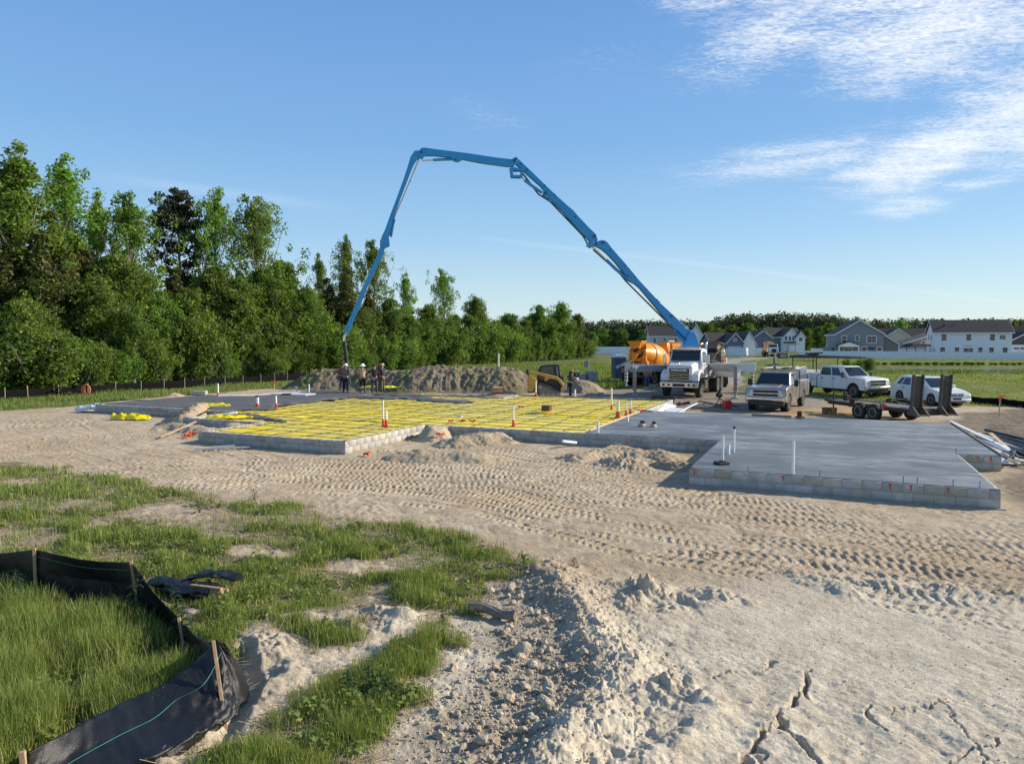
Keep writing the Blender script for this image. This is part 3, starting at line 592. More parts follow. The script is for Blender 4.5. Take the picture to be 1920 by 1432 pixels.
# ---------------------------------------------------------------- pipes standing in the floor
pvc = mat('white_pvc', (.80, .80, .78), .35, 0, .04, 6, dirt=.25, dirtcol=(.5, .46, .4)); redsl = mat('red_sleeve', (.66, .045, .03), .45, 0, .1, 8, dirt=.2); blk = mat('black_plastic', (.02, .02, .022), .5)
def pipe(px, yb, yt, w_, red, cap, label, z=.34, lean=0.0):
    x, y = G(px, yb, z); h_ = (yb-yt)*y/FPX; r = max(w_*y/FPX/2, .028)
    root = emp('drain_pipe', (x, y, z-.1), 0, label, 'pipe', 'white pipes standing out of the floor'); m = MB(); top = (lean*h_, 0, h_+.1)
    m.tube([(0, 0, 0), top], r, 14, cap=False); m.tube([(0, 0, 0), (lean*(h_-.02), 0, h_+.08)], r*.86, 14); m.build('pipe', pvc, root, smooth=40)
    if red:
        m = MB(); m.tube([(0, 0, 0), (0, 0, .22+red*.12)], [r*1.5, r*1.25], 14); m.lathe((0, 0, 0), (0, 0, 1), [(.08, r*1.3), (.09, r*2.3), (.13, r*2.2), (.14, r*1.3)], 14); m.build('red_sleeve', redsl, root, smooth=40)
    if cap: m = MB(); m.tube([(top[0], 0, top[2]-.03), (top[0], 0, top[2]+.035)], r*1.35, 14); m.build('cap', blk, root, smooth=40)
for a in [(1146.6, 767, 727, 3, .6, 0, 'thin tall white pipe with red base nearest the pump truck'), (1158.6, 782, 753, 5.6, 1, 0, 'thickest white pipe with broad red base by the slab edge'), (1174, 778, 757, 3, .6, 0, 'short thin leaning pipe between the thick pipe and its neighbour'),
          (1182, 775, 750, 3.2, .6, 0, 'thin white pipe right behind the thick red based pipe'), (962.5, 799, 760, 3.6, 1, 0, 'lone white pipe with red base in the middle of the sheeting near its front wall'), (1005, 743, 715, 2.8, .8, 0, 'thin white pipe with red base in front of the track loader'),
          (718.6, 799, 750, 3.2, 1.2, 0, 'tall thin pipe of the red based pair above the left wing'), (724.3, 800, 769, 4.6, 1.2, 0, 'shorter thicker pipe of the red based pair above the left wing'), (483, 765, 743, 5.6, .8, 1, 'white pipe with black cap and red base beside the fresh slab'),
          (517.7, 764, 742, 3.4, .7, 0, 'slim white pipe with red base beside the black capped one'), (1078, 743, 730, 3.6, .0, 0, 'very short white pipe by the standing man in the hood')]: pipe(*a)
for a in [(1121, 810, 789, 5, 0, 0, 'stubby white pipe at the front corner of yellow sheet and slab'), (1176, 789, 781, 6, 0, 0, 'tiny grey topped pipe stub on the slab by the yellow sheeting'), (1355, 868, 816, 4.2, 0, 0, 'white pipe standing on a black square pad on the near slab'),
          (1365, 851, 833, 7.5, 0, 0, 'short thick white pipe stub between two taller pipes on the slab'), (1376, 848, 801, 3.2, 0, 1, 'tall thin pipe with black cap behind the stub on the slab'), (1486.5, 889, 825, 5.6, 0, 0, 'tallest white pipe standing at the near front wall of the slab'),
          (579.5, 736, 720, 2.6, 0, 0, 'thin white pipe at the far back of the fresh slab'), (556, 735, 724, 3.6, 0, 0, 'short white pipe at the far back of the fresh slab')]: pipe(*a, z=.41)
pipe(409, 741, 719, 3, .2, 0, 'white pipe standing at the far left edge of the fresh slab', z=.3)
x, y = G(1353, 870, .41); m = MB(); m.box((0, 0, .035), (.30, .30, .05), .3); m.box((.02, .0, .075), (.12, .12, .03), .3); tag(m.build('square_pad', mat('black_rubber', (.018, .018, .02), .7, bump=.4), bevel=.01, loc=(x, y, .41)), 'black square pad around the foot of a pipe on the near slab', 'pad')
x, y = G(1025, 773, .34); root = emp('form_box', (x, y, .40), ANG, 'dark box on a red base in the middle of the yellow sheeting', 'box'); m = MB(); m.bb(-.19, .19, -.16, .16, .05, .24); m.bb(-.17, -.13, -.14, .14, .24, .27); m.bb(.13, .17, -.14, .14, .24, .27); m.build('lid', mat('dark_box', (.05, .035, .03), .6, dirt=.3), root, bevel=.01); m = MB(); m.bb(-.21, .21, -.18, .18, 0, .05); m.build('base', redsl, root, bevel=.005)
# anchor bars standing up at the slab rim
grp = 'anchor bars along the slab rim'
for k, px in enumerate([1415, 1558, 1714, 1739, 1802, 1848, 1778]):
    x, y = B(0, 0); t = (px-1292)/590; u_ = t*6.4*(1.03-.03*t) if px != 1778 else 6.35; v_ = .1 if px != 1778 else 5.25
    x, y = B(u_, v_); m = MB(); m.tube([(0, 0, 0), (0, .004, .16)], .007, 6); m.tube([(0, .004, .15), (0, -.0, .165)], .012, 6)
    tag(m.build('anchor_bar', steel, loc=(x, y, .37)), 'short thin steel bar sticking up from the slab rim', 'anchor bar', grp)
# tools lying on the slab
x, y = G(1208, 800, .41); tanm = mat('tan_tool', (.5, .36, .24), .8)
root = emp('knee_pad', (x, y, .415), .3, 'pair of tan and black knee pads lying on the grey slab', 'knee pads')
for k, (dx, dy, r_) in enumerate([(-.1, 0, .15), (.3, -.12, .12)]):
    m = MB(); m.lathe((dx, dy, 0), (0, 0, 1), [(0, r_), (r_*.5, r_*.95), (r_*.9, r_*.55), (r_, .01)], 12); m.build('pad', tanm, root, smooth=50); m = MB(); m.lathe((dx+.02, dy, r_*.8), (.3, 0, 1), [(0, r_*.6), (.08, r_*.62), (.1, r_*.4)], 10); m.build('cap', blk, root, smooth=50)
# ---------------------------------------------------------------- heaps
heap([(-14.4, 53.2), (-10, 52.2), (-6.5, 50.5)], 3.3, 1.5, 'low grey brown dirt bank behind the standing workers', cl=.16, res=.07, seed=101, grassy=.7, dark=1.0, claw=.5, irr=.10)
heap([(-6, 51.2), (-3.2, 51.5), (-0.9, 51.0)], 3.7, 1.72, 'long grey dirt bank with a clawed face left of the track loader', cl=.18, res=.065, seed=102, dark=1.0, power=.6, grassy=.35, claw=.9, irr=.09)
heap([G(925, 746), G(960, 745)], 1.4, .42, 'small dirt heap under the cardboard box behind the yellow sheeting', cl=.07, seed=103, dark=.4)
heap([G(815, 822), G(832, 818)], 1.0, .56, 'pointed sandy dirt heap at the inner corner of the yellow wing', cl=.10, res=.04, seed=104)
heap([G(870, 832), G(940, 828)], 1.25, .32, 'broad sandy dirt heap against the shaded middle wall', cl=.10, res=.04, seed=105)
heap([G(755, 858), G(820, 860), G(900, 862)], 1.0, .26, 'low spill of sandy dirt in front of the pointed heap', cl=.07, res=.04, seed=106)
heap([G(1080, 862), G(1160, 848), G(1245, 858)], .95, .22, 'long low heap of sandy dirt along the wall near the grey slab', cl=.09, res=.035, seed=107)
heap([G(1240, 876), G(1280, 880)], .7, .26, 'dark crumbly dirt heap at the left foot of the near slab', cl=.08, res=.03, seed=108, dark=.5)
heap([G(500, 812), G(440, 812)], 1.25, .42, 'sandy dirt heap in the notch beside the yellow wing', cl=.09, res=.05, seed=109)
heap([G(350, 795), G(375, 781)], .9, .52, 'small pointed dirt heap with planks by the fresh slab', cl=.09, res=.05, seed=110)
heap([G(330, 802), G(400, 815)], 1.2, .26, 'low scatter of sandy dirt around the leaning plank', cl=.07, res=.05, seed=111)
heap([G(1098, 735), G(1085, 731)], 1.7, .78, 'brown dirt heap behind the man in the hood', cl=.09, res=.06, seed=112, dark=.6)
heap([G(600, 738), G(545, 733)], 1.2, .15, 'flat gravelly dirt strip at the back of the fresh slab', cl=.06, seed=113, gravel_=.5)
heap([G(327, 744)], .9, .35, 'small tan dirt heap left of the far slab edge', cl=.06, seed=114)
heap([G(730, 741), G(860, 743), G(900, 742)], 1.0, .18, 'thin line of loose earth behind the back wall of the sheeting', cl=.07, seed=115, dark=.3)
# ================================================================ VEHICLES
white = mat('white_paint', (.74, .74, .73), .32, 0, .04, 2, dirt=.25, dirtcol=(.42, .38, .31), coat=.4)
truckw = mat('truck_white', (.70, .70, .68), .36, 0, .06, 2, dirt=.35, dirtcol=(.36, .32, .26), coat=.3)
silver = mat('silver_paint', (.36, .34, .31), .32, .6, .06, 2, dirt=.4, dirtcol=(.30, .26, .20), coat=.4)
chrome = mat('chrome', (.62, .62, .62), .18, 1.0, .1, 5, dirt=.25, dirtcol=(.35, .33, .30))
dkmet = mat('dark_metal', (.035, .035, .037), .55, .4, .2, 6, dirt=.35, dirtcol=(.16, .13, .10))
tyre = mat('tyre_rubber', (.022, .021, .020), .85, 0, .2, 8, bump=.4, bscale=60, dirt=.5, dirtcol=(.15, .12, .09))
rimm = mat('rim_steel', (.42, .41, .39), .45, .6, .1, 8, dirt=.5, dirtcol=(.20, .17, .13)); lamp = mat('lamp_lens', (.62, .64, .62), .12, .0, .1, 12, spec=.8); amber = mat('amber_lens', (.7, .25, .03), .25); redl = mat('red_lens', (.45, .02, .015), .25)
blue = mat('boom_blue', (.008, .26, .60), .34, 0, .07, 1.2, dirt=.25, dirtcol=(.06, .22, .40), coat=.3); grey = mat('grey_steel', (.30, .31, .31), .5, .2, .1, 3, dirt=.45, dirtcol=(.18, .16, .13))
orange = mat('drum_orange', (.85, .30, .015), .4, 0, .08, 1.0, dirt=.32, dirtcol=(.55, .27, .08), coat=.2); cemented = mat('cement_crusted', (.17, .145, .12), .9, 0, .25, 3, .8, 12, .5, (.09, .07, .055))
glass = glassmat()
def wheel(root, x, y, r, w_, side=1, name='wheel', rim=rimm, dual=False):
    s = side; m = MB(); a = w_/2
    m.lathe((x, y, r), (0, s, 0), [(-a, r*.55), (-a, r*.88), (-a*.8, r*.98), (-a*.3, r), (a*.3, r), (a*.8, r*.98), (a, r*.88), (a, r*.6), (a*.85, r*.56)], 28)
    for k in range(24):                               # tread blocks
        t = 2*pi*k/24; m.box((x+cos(t)*r*.985, y, r+sin(t)*r*.985), (.03*r/.4, w_*.86, r*.075), R=Matrix.Rotation(-t, 3, 'Y') @ Matrix.Rotation(pi/2, 3, 'Y'))
    o = m.build(name, tyre, root, smooth=40)
    m = MB(); m.lathe((x, y, r), (0, s, 0), [(a*.5, r*.57), (a*.9, r*.57), (a*.92, r*.5), (a*.35, r*.42), (a*.3, r*.2), (a*.75, r*.18), (a*.78, r*.08), (a*.78, .001)], 24)
    for k in range(8):
        t = 2*pi*k/8; m.cyl((x+cos(t)*r*.28, y+s*a*.3, r+sin(t)*r*.28), (x+cos(t)*r*.28, y+s*a*.52, r+sin(t)*r*.28), r*.035, n=6)
    m.build('rim', rim, o, smooth=35)
    m = MB(); m.lathe((x, y, r), (0, s, 0), [(a*.355, r*.30), (a*.365, r*.41)], 16); return o
def win(m, a, b, c, d, u0, u1, v0, v1, off=.006, th=.004):
    """pane on quad a(bottom-left) b(bottom-right) c(top-right) d(top-left), outward by right-hand rule"""
    a, b, c, d = map(Vector, (a, b, c, d)); n = (b-a).cross(d-a).normalized()
    def P(u, v): return a*(1-u)*(1-v)+b*u*(1-v)+c*u*v+d*(1-u)*v
    q = [P(u0, v0), P(u1, v0), P(u1, v1), P(u0, v1)]; m.loft([[p-n*.01 for p in q], [p+n*off for p in q]]); return m
def side_prof(top, arches, zb, x0, x1):
    pts = [(x0, zb)]
    for cx, r, cz in sorted(arches):
        h = max(r*r-(zb-cz)**2, .001)**.5; a0 = atan2(zb-cz, -h); a1 = atan2(zb-cz, h)
        if a0 < 0: a0 += 2*pi
        for k in range(11): t = a0+(a1-a0)*k/10; pts.append((cx+r*cos(t), cz+r*sin(t)))
    return pts+[(x1, zb)]+top
def text_mesh(s, size, depth, m, parent, loc, rot, name='lettering', bold=.0):
    cu = bpy.data.curves.new(name, 'FONT'); cu.body = s; cu.size = size; cu.extrude = depth; cu.offset = bold; cu.align_x = 'CENTER'; cu.align_y = 'CENTER'; cu.resolution_u = 2
    t = bpy.data.objects.new(name, cu); me = bpy.data.meshes.new_from_object(t); bpy.data.objects.remove(t)
    me.materials.clear(); me.materials.append(m); o = bpy.data.objects.new(name, me); sc.collection.objects.link(o); o.parent = parent; o.location = loc; o.rotation_euler = rot; return o
# ---------------------------------------------------------------- pickups
def pickup(loc, hdg, label, paint, crew, style):
    R_ = emp('service_truck', (*loc, Hs(*loc)), hdg, label, 'service truck'); L = 6.5 if crew else 6.1; fa = -.98; ra = -4.9 if crew else -4.55; cabr = -3.95 if crew else -3.35
    W2 = .98
    top = [(0.0, .70), (-.02, 1.08), (-.08, 1.20), (-.55, 1.25), (-1.45, 1.29), (cabr, 1.28)]
    m = MB(); m.prism(side_prof(top, [(fa, .50, .42)], .48, cabr, 0.0), -W2, W2, 'y'); m.build('body', paint, R_, bevel=.045, seg=2, smooth=35)
    # hood bulge
    m = MB(); m.prism([(-.12, 1.17), (-.6, 1.285), (-1.4, 1.335), (-1.4, 1.2), (-.2, 1.0)], -.55, .55, 'y'); m.build('hood', paint, R_, bevel=.03, seg=2, smooth=40)
    # greenhouse
    xb0, xb1, xt0, xt1 = -1.42, cabr+.02, -2.12, cabr+.14; yb, yt = .90, .73; zb, zt = 1.26, 1.92
    low = [(xb0, -yb, zb), (xb0, yb, zb), (xb1, yb, zb), (xb1, -yb, zb)]; up = [(xt0, -yt, zt), (xt0, yt, zt), (xt1, yt, zt), (xt1, -yt, zt)]
    m = MB(); m.loft([low, up]); m.build('cab', paint, R_, bevel=.05, seg=3, smooth=40)
    g = MB(); win(g, low[0], low[1], up[1], up[0], .05, .95, .06, .90); g.build('windshield', glass, R_)
    for s in (1, -1):
        if s > 0: q = (low[1], low[2], up[2], up[1])
        else: q = (low[3], low[0], up[0], up[3])
        cuts = [(.20, .52), (.56, .94)] if crew else [(.26, .66), (.70, .93)]
        for u0, u1 in cuts:
            if s < 0: u0, u1 = 1-u1, 1-u0
            g = MB(); win(g, *q, u0, u1, .10, .84); g.build('side_window', glass, R_)
        # mirror
        m = MB(); m.box((-1.62, s*1.15, 1.40), (.12, .20, .34)); m.beam((-1.6, s*.92, 1.3), (-1.62, s*1.08, 1.32), .05, .05); m.build('side_mirror', blk, R_, bevel=.02)
        m = MB()
        for xx in ([-2.45, -3.45] if crew else [-2.55]): m.box((xx-.08, s*(W2+.012), 1.13), (.17, .03, .05))
        m.build('door_handle', blk, R_, bevel=.008)
        m = MB()
        for xx in ([-1.5, -2.6, -3.6] if crew else [-1.5, -2.75]): m.box((xx, s*(W2+.001), .88), (.012, .008, .74))
        m.build('door_seam', dkmet, R_)
        # headlight
        m = MB(); hx = .012; m.loft([[(hx-.1, s*.645, .80), (hx-.1, s*.955, .80), (hx-.14, s*.955, 1.10), (hx-.12, s*.645, 1.10)], [(hx+.01, s*.65, .81), (hx-.03, s*.965, .81), (hx-.08, s*.965, 1.09), (hx-.015, s*.65, 1.09)]]); o = m.build('headlight', lamp, R_, bevel=.01)
        m = MB(); m.box((-.13, s*.985, .95), (.22, .02, .18)); m.build('side_lens', amber if style == 'silver' else lamp, R_)
        m = MB(); m.lathe((fa, s*(W2-.14), .42), (0, s, 0), [(-.25, .47), (.11, .49), (.11, .485), (-.2, .3)], 20); m.build('wheel_well', blk, R_)
        wheel(R_, fa, s*(W2-.16), .41, .27, s); wheel(R_, ra, s*(W2-.10), .41, .27, s)
    m = MB(); m.bb(-.02, .022, -.60, .60, .78, 1.10); m.build('grille', blk, R_, bevel=.008)
    m = MB(); m.bb(.0, .042, -.60, .60, .915, .965); m.bb(.0, .034, -.62, .62, 1.095, 1.13); m.bb(0, .034, -.62, .62, .755, .785); m.bb(0, .034, -.64, -.60, .76, 1.12); m.bb(0, .034, .60, .64, .76, 1.12); m.build('grille_bar', chrome, R_, bevel=.006)
    m = MB(); gold = mat('gold_badge', (.55, .38, .08), .35, .7); m.prism([(-.11, -.012), (-.045, -.012), (-.045, -.03), (.045, -.03), (.055, -.012), (.12, -.012), (.10, .014), (.05, .014), (.05, .03), (-.05, .03), (-.055, .014), (-.12, .014)], .04, .052, 'x'); o = m.build('badge', gold, R_); o.location = (0, 0, .925)
    m = MB(); m.loft([[(x, y, z) for y, z in ((-.98, .56), (-.98, .76), (.98, .76), (.98, .56))] for x in (-.12, .06)]); m.loft([[(.055, y, z) for y, z in ((-.8, .57), (-.8, .75), (.8, .75), (.8, .57))], [(.15, y, z) for y, z in ((-.62, .6), (-.62, .73), (.62, .73), (.62, .6))]]); m.build('bumper', chrome, R_, bevel=.03, seg=2, smooth=40)
    m = MB(); m.bb(-.5, .04, -.85, .85, .34, .56); m.bb(cabr-2.4, -1.4, -.42, .42, .42, .56); m.build('chassis', blk, R_, bevel=.02)
    # service body
    x1 = cabr-.06; x0 = -L
    for s in (1, -1):
        m = MB(); y0, y1 = sorted((s*.62, s*1.04)); pf = side_prof([(x1, 1.42), (x0, 1.42)], [(ra, .52, .42)], .55, x0, x1); m.prism(pf, y0, y1, 'y'); m.build('tool_body', truckw if crew else paint, R_, bevel=.02)
        m = MB()
        for xx in (x1-.42, x1-.95, x0+.55): m.box((xx, s*1.045, 1.0), (.014, .01, .75))
        m.box(((x0+x1)/2, s*1.045, 1.02 if crew else 1.18), (x1-x0-.1, .01, .012)); m.build('compartment_seam', dkmet, R_)
    m = MB(); m.bb(x0, x1, -.62, .62, .72, .80); m.bb(x0, x0+.05, -.62, .62, .8, 1.2); m.bb(x1-.05, x1, -.9, .9, .8, 1.45); m.build('bed', truckw, R_)
    if style == 'silver':
        r = MB(); z = 2.02
        for s in (1, -1):
            for xx in (x1-.15, x0+.2): r.tube([(xx, s*.98, 1.42), (xx, s*.92, z)], .025, 6)
            r.tube([(x1+.5, s*.92, z), (x0, s*.92, z)], .025, 6)
        for xx in (x1-.15, (x0+x1)/2, x0+.2): r.tube([(xx, -.92, z), (xx, .92, z)], .022, 6)
        r.build('rack', dkmet, R_)
        m = MB(); m.lathe((x1-.95, -.2, 1.95), (0, 1, 0), [(0, .15), (1.45, .15)], 16); m.build('pipe_bundle', pvc, R_, smooth=40) if False else None
        m = MB(); m.lathe((x1-.2, .55, 1.92), (-.25, 1, 0), [(0, .10), (.02, .14), (.75, .14), (.77, .10)], 16); m.build('white_tank', pvc, R_, smooth=40)
    else:
        r = MB(); z = 2.42
        for xx in (x1-.12, x0+.15):
            for s in (1, -1): r.tube([(xx, s*.9, 1.42), (xx, s*.9, z)], .035, 6)
            r.tube([(xx, -.9, z), (xx, .9, z)], .035, 6)
        for s in (1, -1): r.tube([(x0-.2, s*.9, z), (x1+.1, s*.9, z)], .03, 6)
        r.tube([(x0+.15, -.9, z-.22), (x1-.1, -.9, z-.22)], .02, 6); r.build('rack', dkmet, R_)
        m = MB(); m.bb(x0+.3, x0+1.2, -.55, .55, .85, 1.55); m.build('white_tool_box', truckw, R_, bevel=.02)
        m = MB(); m.tube([(x1+.22, -.86, 1.35), (x1+.16, -.84, 1.7), (x1+.0, -.80, 1.98)], [.16, .13, .08], 10); m.build('white_vent_tube', truckw, R_, smooth=40) if False else None
    return R_
P_SIL = G(1436, 772); tS = pickup((P_SIL[0], P_SIL[1]+.1), radians(-(90+32)), 'silver pickup service truck with a loaded roof rack facing the camera', silver, False, 'silver')
P_WHT = G(1645, 747); tW = pickup((P_WHT[0], P_WHT[1]), radians(-70), 'white crew cab service truck with long pipes on its rack', white, True, 'white')
def on(root, p):
    M = Matrix.Translation(root.location) @ Matrix.Rotation(root.rotation_euler.z, 4, 'Z'); return M @ Vector(p)
# loads lying on the racks
m = MB(); px_ = []
for k in range(7): y = -.7+k*.22+random.uniform(-.05, .05); a = on(tW, (-6.9+random.uniform(0, .5), y, 2.50+.03*(k % 2))); b_ = on(tW, (-.9-random.uniform(0, .9), y*.75, 2.47-.0*k)); m.tube([a, b_], .035 if k % 3 else .05, 7)
tag(m.build('pipe_bundle', mat('dark_pipes', (.07, .062, .055), .6, .2, .2, 4)), 'bundle of long dark pipes and poles on the white crew cab truck', 'pipes')
m = MB(); m.beam(on(tW, (-5.9, -.2, 2.66)), on(tW, (-4.9, .4, 2.72)), .35, .10); m.beam(on(tW, (-5.8, -.1, 2.56)), on(tW, (-5.2, .3, 2.62)), .2, .1); tag(m.build('folded_gear', dkmet, bevel=.02), 'folded dark gear on top of the pipe rack of the white truck', 'gear')
m = MB()
for k in range(5): a = on(tS, (-2.9-.1*k, -.8+.38*k, 2.06)); b_ = on(tS, (-6.0-.1*k, -.7+.36*k, 2.09)); m.beam(a, b_, .14, .035)
m.build('board_bundle', mat('pale_boards', (.58, .54, .42), .8), bevel=.005); o = sc.collection.objects[-1] if False else bpy.data.objects['board_bundle']; tag(o, 'pale boards lying flat on the rack of the silver truck', 'boards')
m = MB(); c0 = on(tS, (-3.2, -.25, 2.05)); m.tube([c0, c0+Vector((0, 0, .32)), c0+Vector((-.04, 0, .85))], [.07, .10, .02], 8)
for k in range(9): t = k*.7; m.tube([c0+Vector((0, 0, .1+.02*k)), c0+Vector((.55*cos(t), .5*sin(t), .14+.05*(k % 3)))], [.03, .015], 5)
for k in range(6): m.tube([c0+Vector((.3+.12*k, .1, .04)), c0+Vector((.7+.05*k, -.4, .10))], .022, 5)
tag(m.build('stand_and_tools', mat('dull_teal', (.13, .18, .16), .6, .1, .2, 5)), 'pointed folded stand and tangled tools on the roof of the silver truck', 'tools')
# ---------------------------------------------------------------- white hatchback
def hatch(loc, hdg, label):
    R_ = emp('hatchback_car', (*loc, Hs(*loc)), hdg, label, 'car'); W2 = .86; fa, ra = -.88, -3.52
    top = [(0, .42), (-.02, .62), (-.12, .74), (-.45, .86), (-1.15, .98), (-2.6, 1.02), (-4.1, 1.05), (-4.32, .98), (-4.4, .5)]
    m = MB(); m.prism(side_prof(top[:-1], [(fa, .36, .32), (ra, .36, .32)], .24, -4.38, -.02), -W2, W2, 'y'); m.build('body', white, R_, bevel=.06, seg=3, smooth=45)
    low = [(-1.05, -.80, .96), (-1.05, .80, .96), (-4.28, .78, 1.0), (-4.28, -.78, 1.0)]; up = [(-1.95, -.62, 1.50), (-1.95, .62, 1.50), (-3.75, .60, 1.50), (-3.75, -.60, 1.50)]
    m = MB(); m.loft([low, up, [(x*.97-.08, y*.8, 1.545) for x, y, z in up]]); m.build('cabin', white, R_, bevel=.05, seg=3, smooth=50)
    g = MB(); win(g, low[0], low[1], up[1], up[0], .06, .94, .05, .93); g.build('windshield', glass, R_)
    for s in (1, -1):
        q = (low[1], low[2], up[2], up[1]) if s > 0 else (low[3], low[0], up[0], up[3])
        for u0, u1 in ((.13, .47), (.50, .74), (.77, .90)):
            if s < 0: u0, u1 = 1-u1, 1-u0
            g = MB(); win(g, *q, u0, u1, .10, .86); g.build('side_window', glass, R_)
        m = MB(); m.box((-1.45, s*.95, 1.06), (.12, .18, .13)); m.build('side_mirror', white, R_, bevel=.03)
        m = MB(); [m.box((xx, s*(W2+.012), .90), (.16, .03, .035)) for xx in (-2.3, -3.15)]; m.build('door_handle', dkmet, R_)
        m = MB(); [m.box((xx, s*(W2+.001), .62), (.010, .006, .66)) for xx in (-1.35, -2.45, -3.2)]; m.build('door_seam', dkmet, R_)
        m = MB(); m.loft([[(-.10, s*.46, .60), (-.36, s*.82, .62), (-.42, s*.82, .80), (-.22, s*.46, .74)], [(-.025, s*.46, .60), (-.30, s*.875, .63), (-.46, s*.875, .80), (-.12, s*.46, .765)]]); m.build('headlight', lamp, R_, bevel=.01)
        m = MB(); m.cyl((-.03, s*.62, .37), (.018, s*.62, .37), .065, n=14); m.build('fog_lamp', dkmet, R_)
        wheel(R_, fa, s*(W2-.10), .32, .2, s); wheel(R_, ra, s*(W2-.10), .32, .2, s)
        m = MB(); m.lathe((ra, s*(W2-.15), .33), (0, s, 0), [(-.2, .34), (.13, .352), (.13, .345), (-.15, .2)], 20); m.build('wheel_well', blk, R_); m = MB(); m.lathe((fa, s*(W2-.15), .33), (0, s, 0), [(-.2, .34), (.13, .352), (.13, .345), (-.15, .2)], 20); m.build('wheel_well', blk, R_)
    m = MB(); m.loft([[(.02-.02, y, z) for y, z in ((-.36, .57), (-.40, .72), (.40, .72), (.36, .57))], [(.03, y, z) for y, z in ((-.34, .58), (-.38, .71), (.38, .71), (.34, .58))]]); m.build('grille', blk, R_)
    m = MB(); m.bb(.02, .045, -.37, .37, .635, .66); m.bb(.02, .045, -.025, .025, .58, .71); m.build('grille_cross', white, R_, bevel=.005)
    m = MB(); m.bb(-.1, .05, -.82, .82, .30, .44); m.build('bumper', white, R_, bevel=.05, seg=2, smooth=40); m = MB(); m.bb(.04, .062, -.24, .24, .40, .50); m.build('licence_plate', dkmet, R_); m = MB(); m.bb(.04, .056, -.5, .5, .27, .33); m.build('air_intake', blk, R_)
P_H = G(1800, 764); hatch((P_H[0], P_H[1]+.3), radians(-84), 'white hatchback car parked behind the upright trailer ramps')
# ---------------------------------------------------------------- flatbed trailer with upright ramps
aT = radians(-74); Wc = G(1625, 787); bT = Vector((cos(aT+pi/2), sin(aT+pi/2))); cT = Vector(Wc)+bT*1.02
tr_ = emp('flatbed_trailer', (cT.x, cT.y, Hs(*cT)), aT, 'dark flatbed trailer with twin axles and two upright loading ramps', 'trailer')
rust = mat('rusty_black', (.045, .030, .026), .75, .2, .3, 4, .4, 30, .6, (.14, .07, .045)); deck = mat('deck_wood', (.20, .18, .155), .9, 0, .2, 3, .4, 40, stretch=(1, 10, 1)); rampm = mat('ramp_steel', (.10, .085, .075), .7, .3, .2, 5, .3, 30, .6, (.22, .17, .13))
m = MB()
for s in (1, -1): m.bb(-2.6, 2.35, s*.84-.05, s*.84+.05, .50, .64)
for k in range(9): m.bb(-2.6+k*.6, -2.52+k*.6, -.8, .8, .48, .56)
m.bb(2.28, 2.4, -1.0, 1.0, .40, .62); m.bb(-2.65, -2.55, -.9, .9, .5, .66); m.build('frame', rust, tr_, bevel=.01)
m = MB(); [m.bb(-2.55, -.9, -.76+k*.19, -.59+k*.19, .64, .675) for k in range(8)]; [m.bb(-.9, 2.25, -.76+k*.19, -.59+k*.19, .64, .675) for k in range(8)]; m.build('deck', deck, tr_, bevel=.004)
for s in (1, -1):
    for x in (-.45, .42): wheel(tr_, x, s*1.02, .37, .22, s)
    m = MB(); m.prism([(-.98, .50), (-.92, .80), (-.80, .86), (.80, .86), (.92, .80), (.98, .50), (.93, .50), (.88, .78), (.78, .825), (-.78, .825), (-.88, .78), (-.93, .50)], s*.90, s*1.16, 'y'); m.build('fender', rust, tr_)
    m = MB(); y = s*.74; xr = 2.36
    for q in (-.24, .24): m.beam((xr, y+q, .55), (xr+.10, y+q, 2.12), .05, .14)
    for k in range(13): z = .68+k*.115; m.box((xr+.008+(z-.55)*.064, y, z), (.055, .46, .035))
    m.box((xr+.03, y, 1.3), (.012, .44, 1.5), R=Matrix.Rotation(radians(3.6), 3, 'Y')); m.build('ramp', rampm, tr_, bevel=.005)
    m = MB(); m.prism([(xr-.2, .45), (xr+.45, .40), (xr+.45, .46), (xr+.12, .80), (xr-.05, .80)], y-.27, y-.23, 'y'); m.prism([(xr-.2, .45), (xr+.45, .40), (xr+.45, .46), (xr+.12, .80), (xr-.05, .80)], y+.23, y+.27, 'y'); m.box((xr+.36, y, .45), (.22, .5, .04)); m.build('ramp_foot', rampm, tr_)
    m = MB(); m.bb(2.40, 2.43, s*.5-.06, s*.5+.06, .47, .57) if False else m.bb(.99, 1.05, s*1.02-.1, s*1.02+.1, .62, .74); m.build('tail_lamp', redl, tr_)
m = MB(); m.beam((-2.6, .55, .55), (-3.7, .0, .55), .09, .1); m.beam((-2.6, -.55, .55), (-3.7, .0, .55), .09, .1); m.tube([(-3.3, .0, .0), (-3.3, 0, 1.05)], .035, 8); m.box((-3.75, 0, .58), (.25, .12, .12)); m.beam((-3.3, 0, .95), (-3.1, .15, 1.0), .03, .03); m.build('tongue', rust, tr_)
m = MB(); m.bb(-2.55, -2.45, -.1, .1, .66, 1.05); m.bb(-2.1, -1.9, -.45, -.2, .68, .95); m.tube([(-2.2, .3, .68), (-1.5, .6, 1.05)], .03, 6); m.build('winch_post', rust, tr_)
m = MB(); m.lathe((1.7, -.1, .675), (0, 0, 1), [(0, .15), (.30, .15), (.31, .16), (.33, .16)], 16); o = m.build('bucket', mat('dirty_white', (.55, .5, .44), .7, dirt=.6)); o.location = tr_.location; o.rotation_euler = tr_.rotation_euler; tag(o, 'dirty white bucket standing on the trailer between the ramps', 'bucket')
# ---------------------------------------------------------------- concrete pump truck
TB = radians(27); fwd = Vector((-sin(TB), -cos(TB))); C0 = Vector(XY(1281, 45.0)); hd = atan2(fwd.y, fwd.x)
pt = emp('concrete_pump_truck', (C0.x, C0.y, 0), hd, 'white concrete pump truck with a long raised blue boom', 'pump truck')
def L(p): return W2L(pt, p)
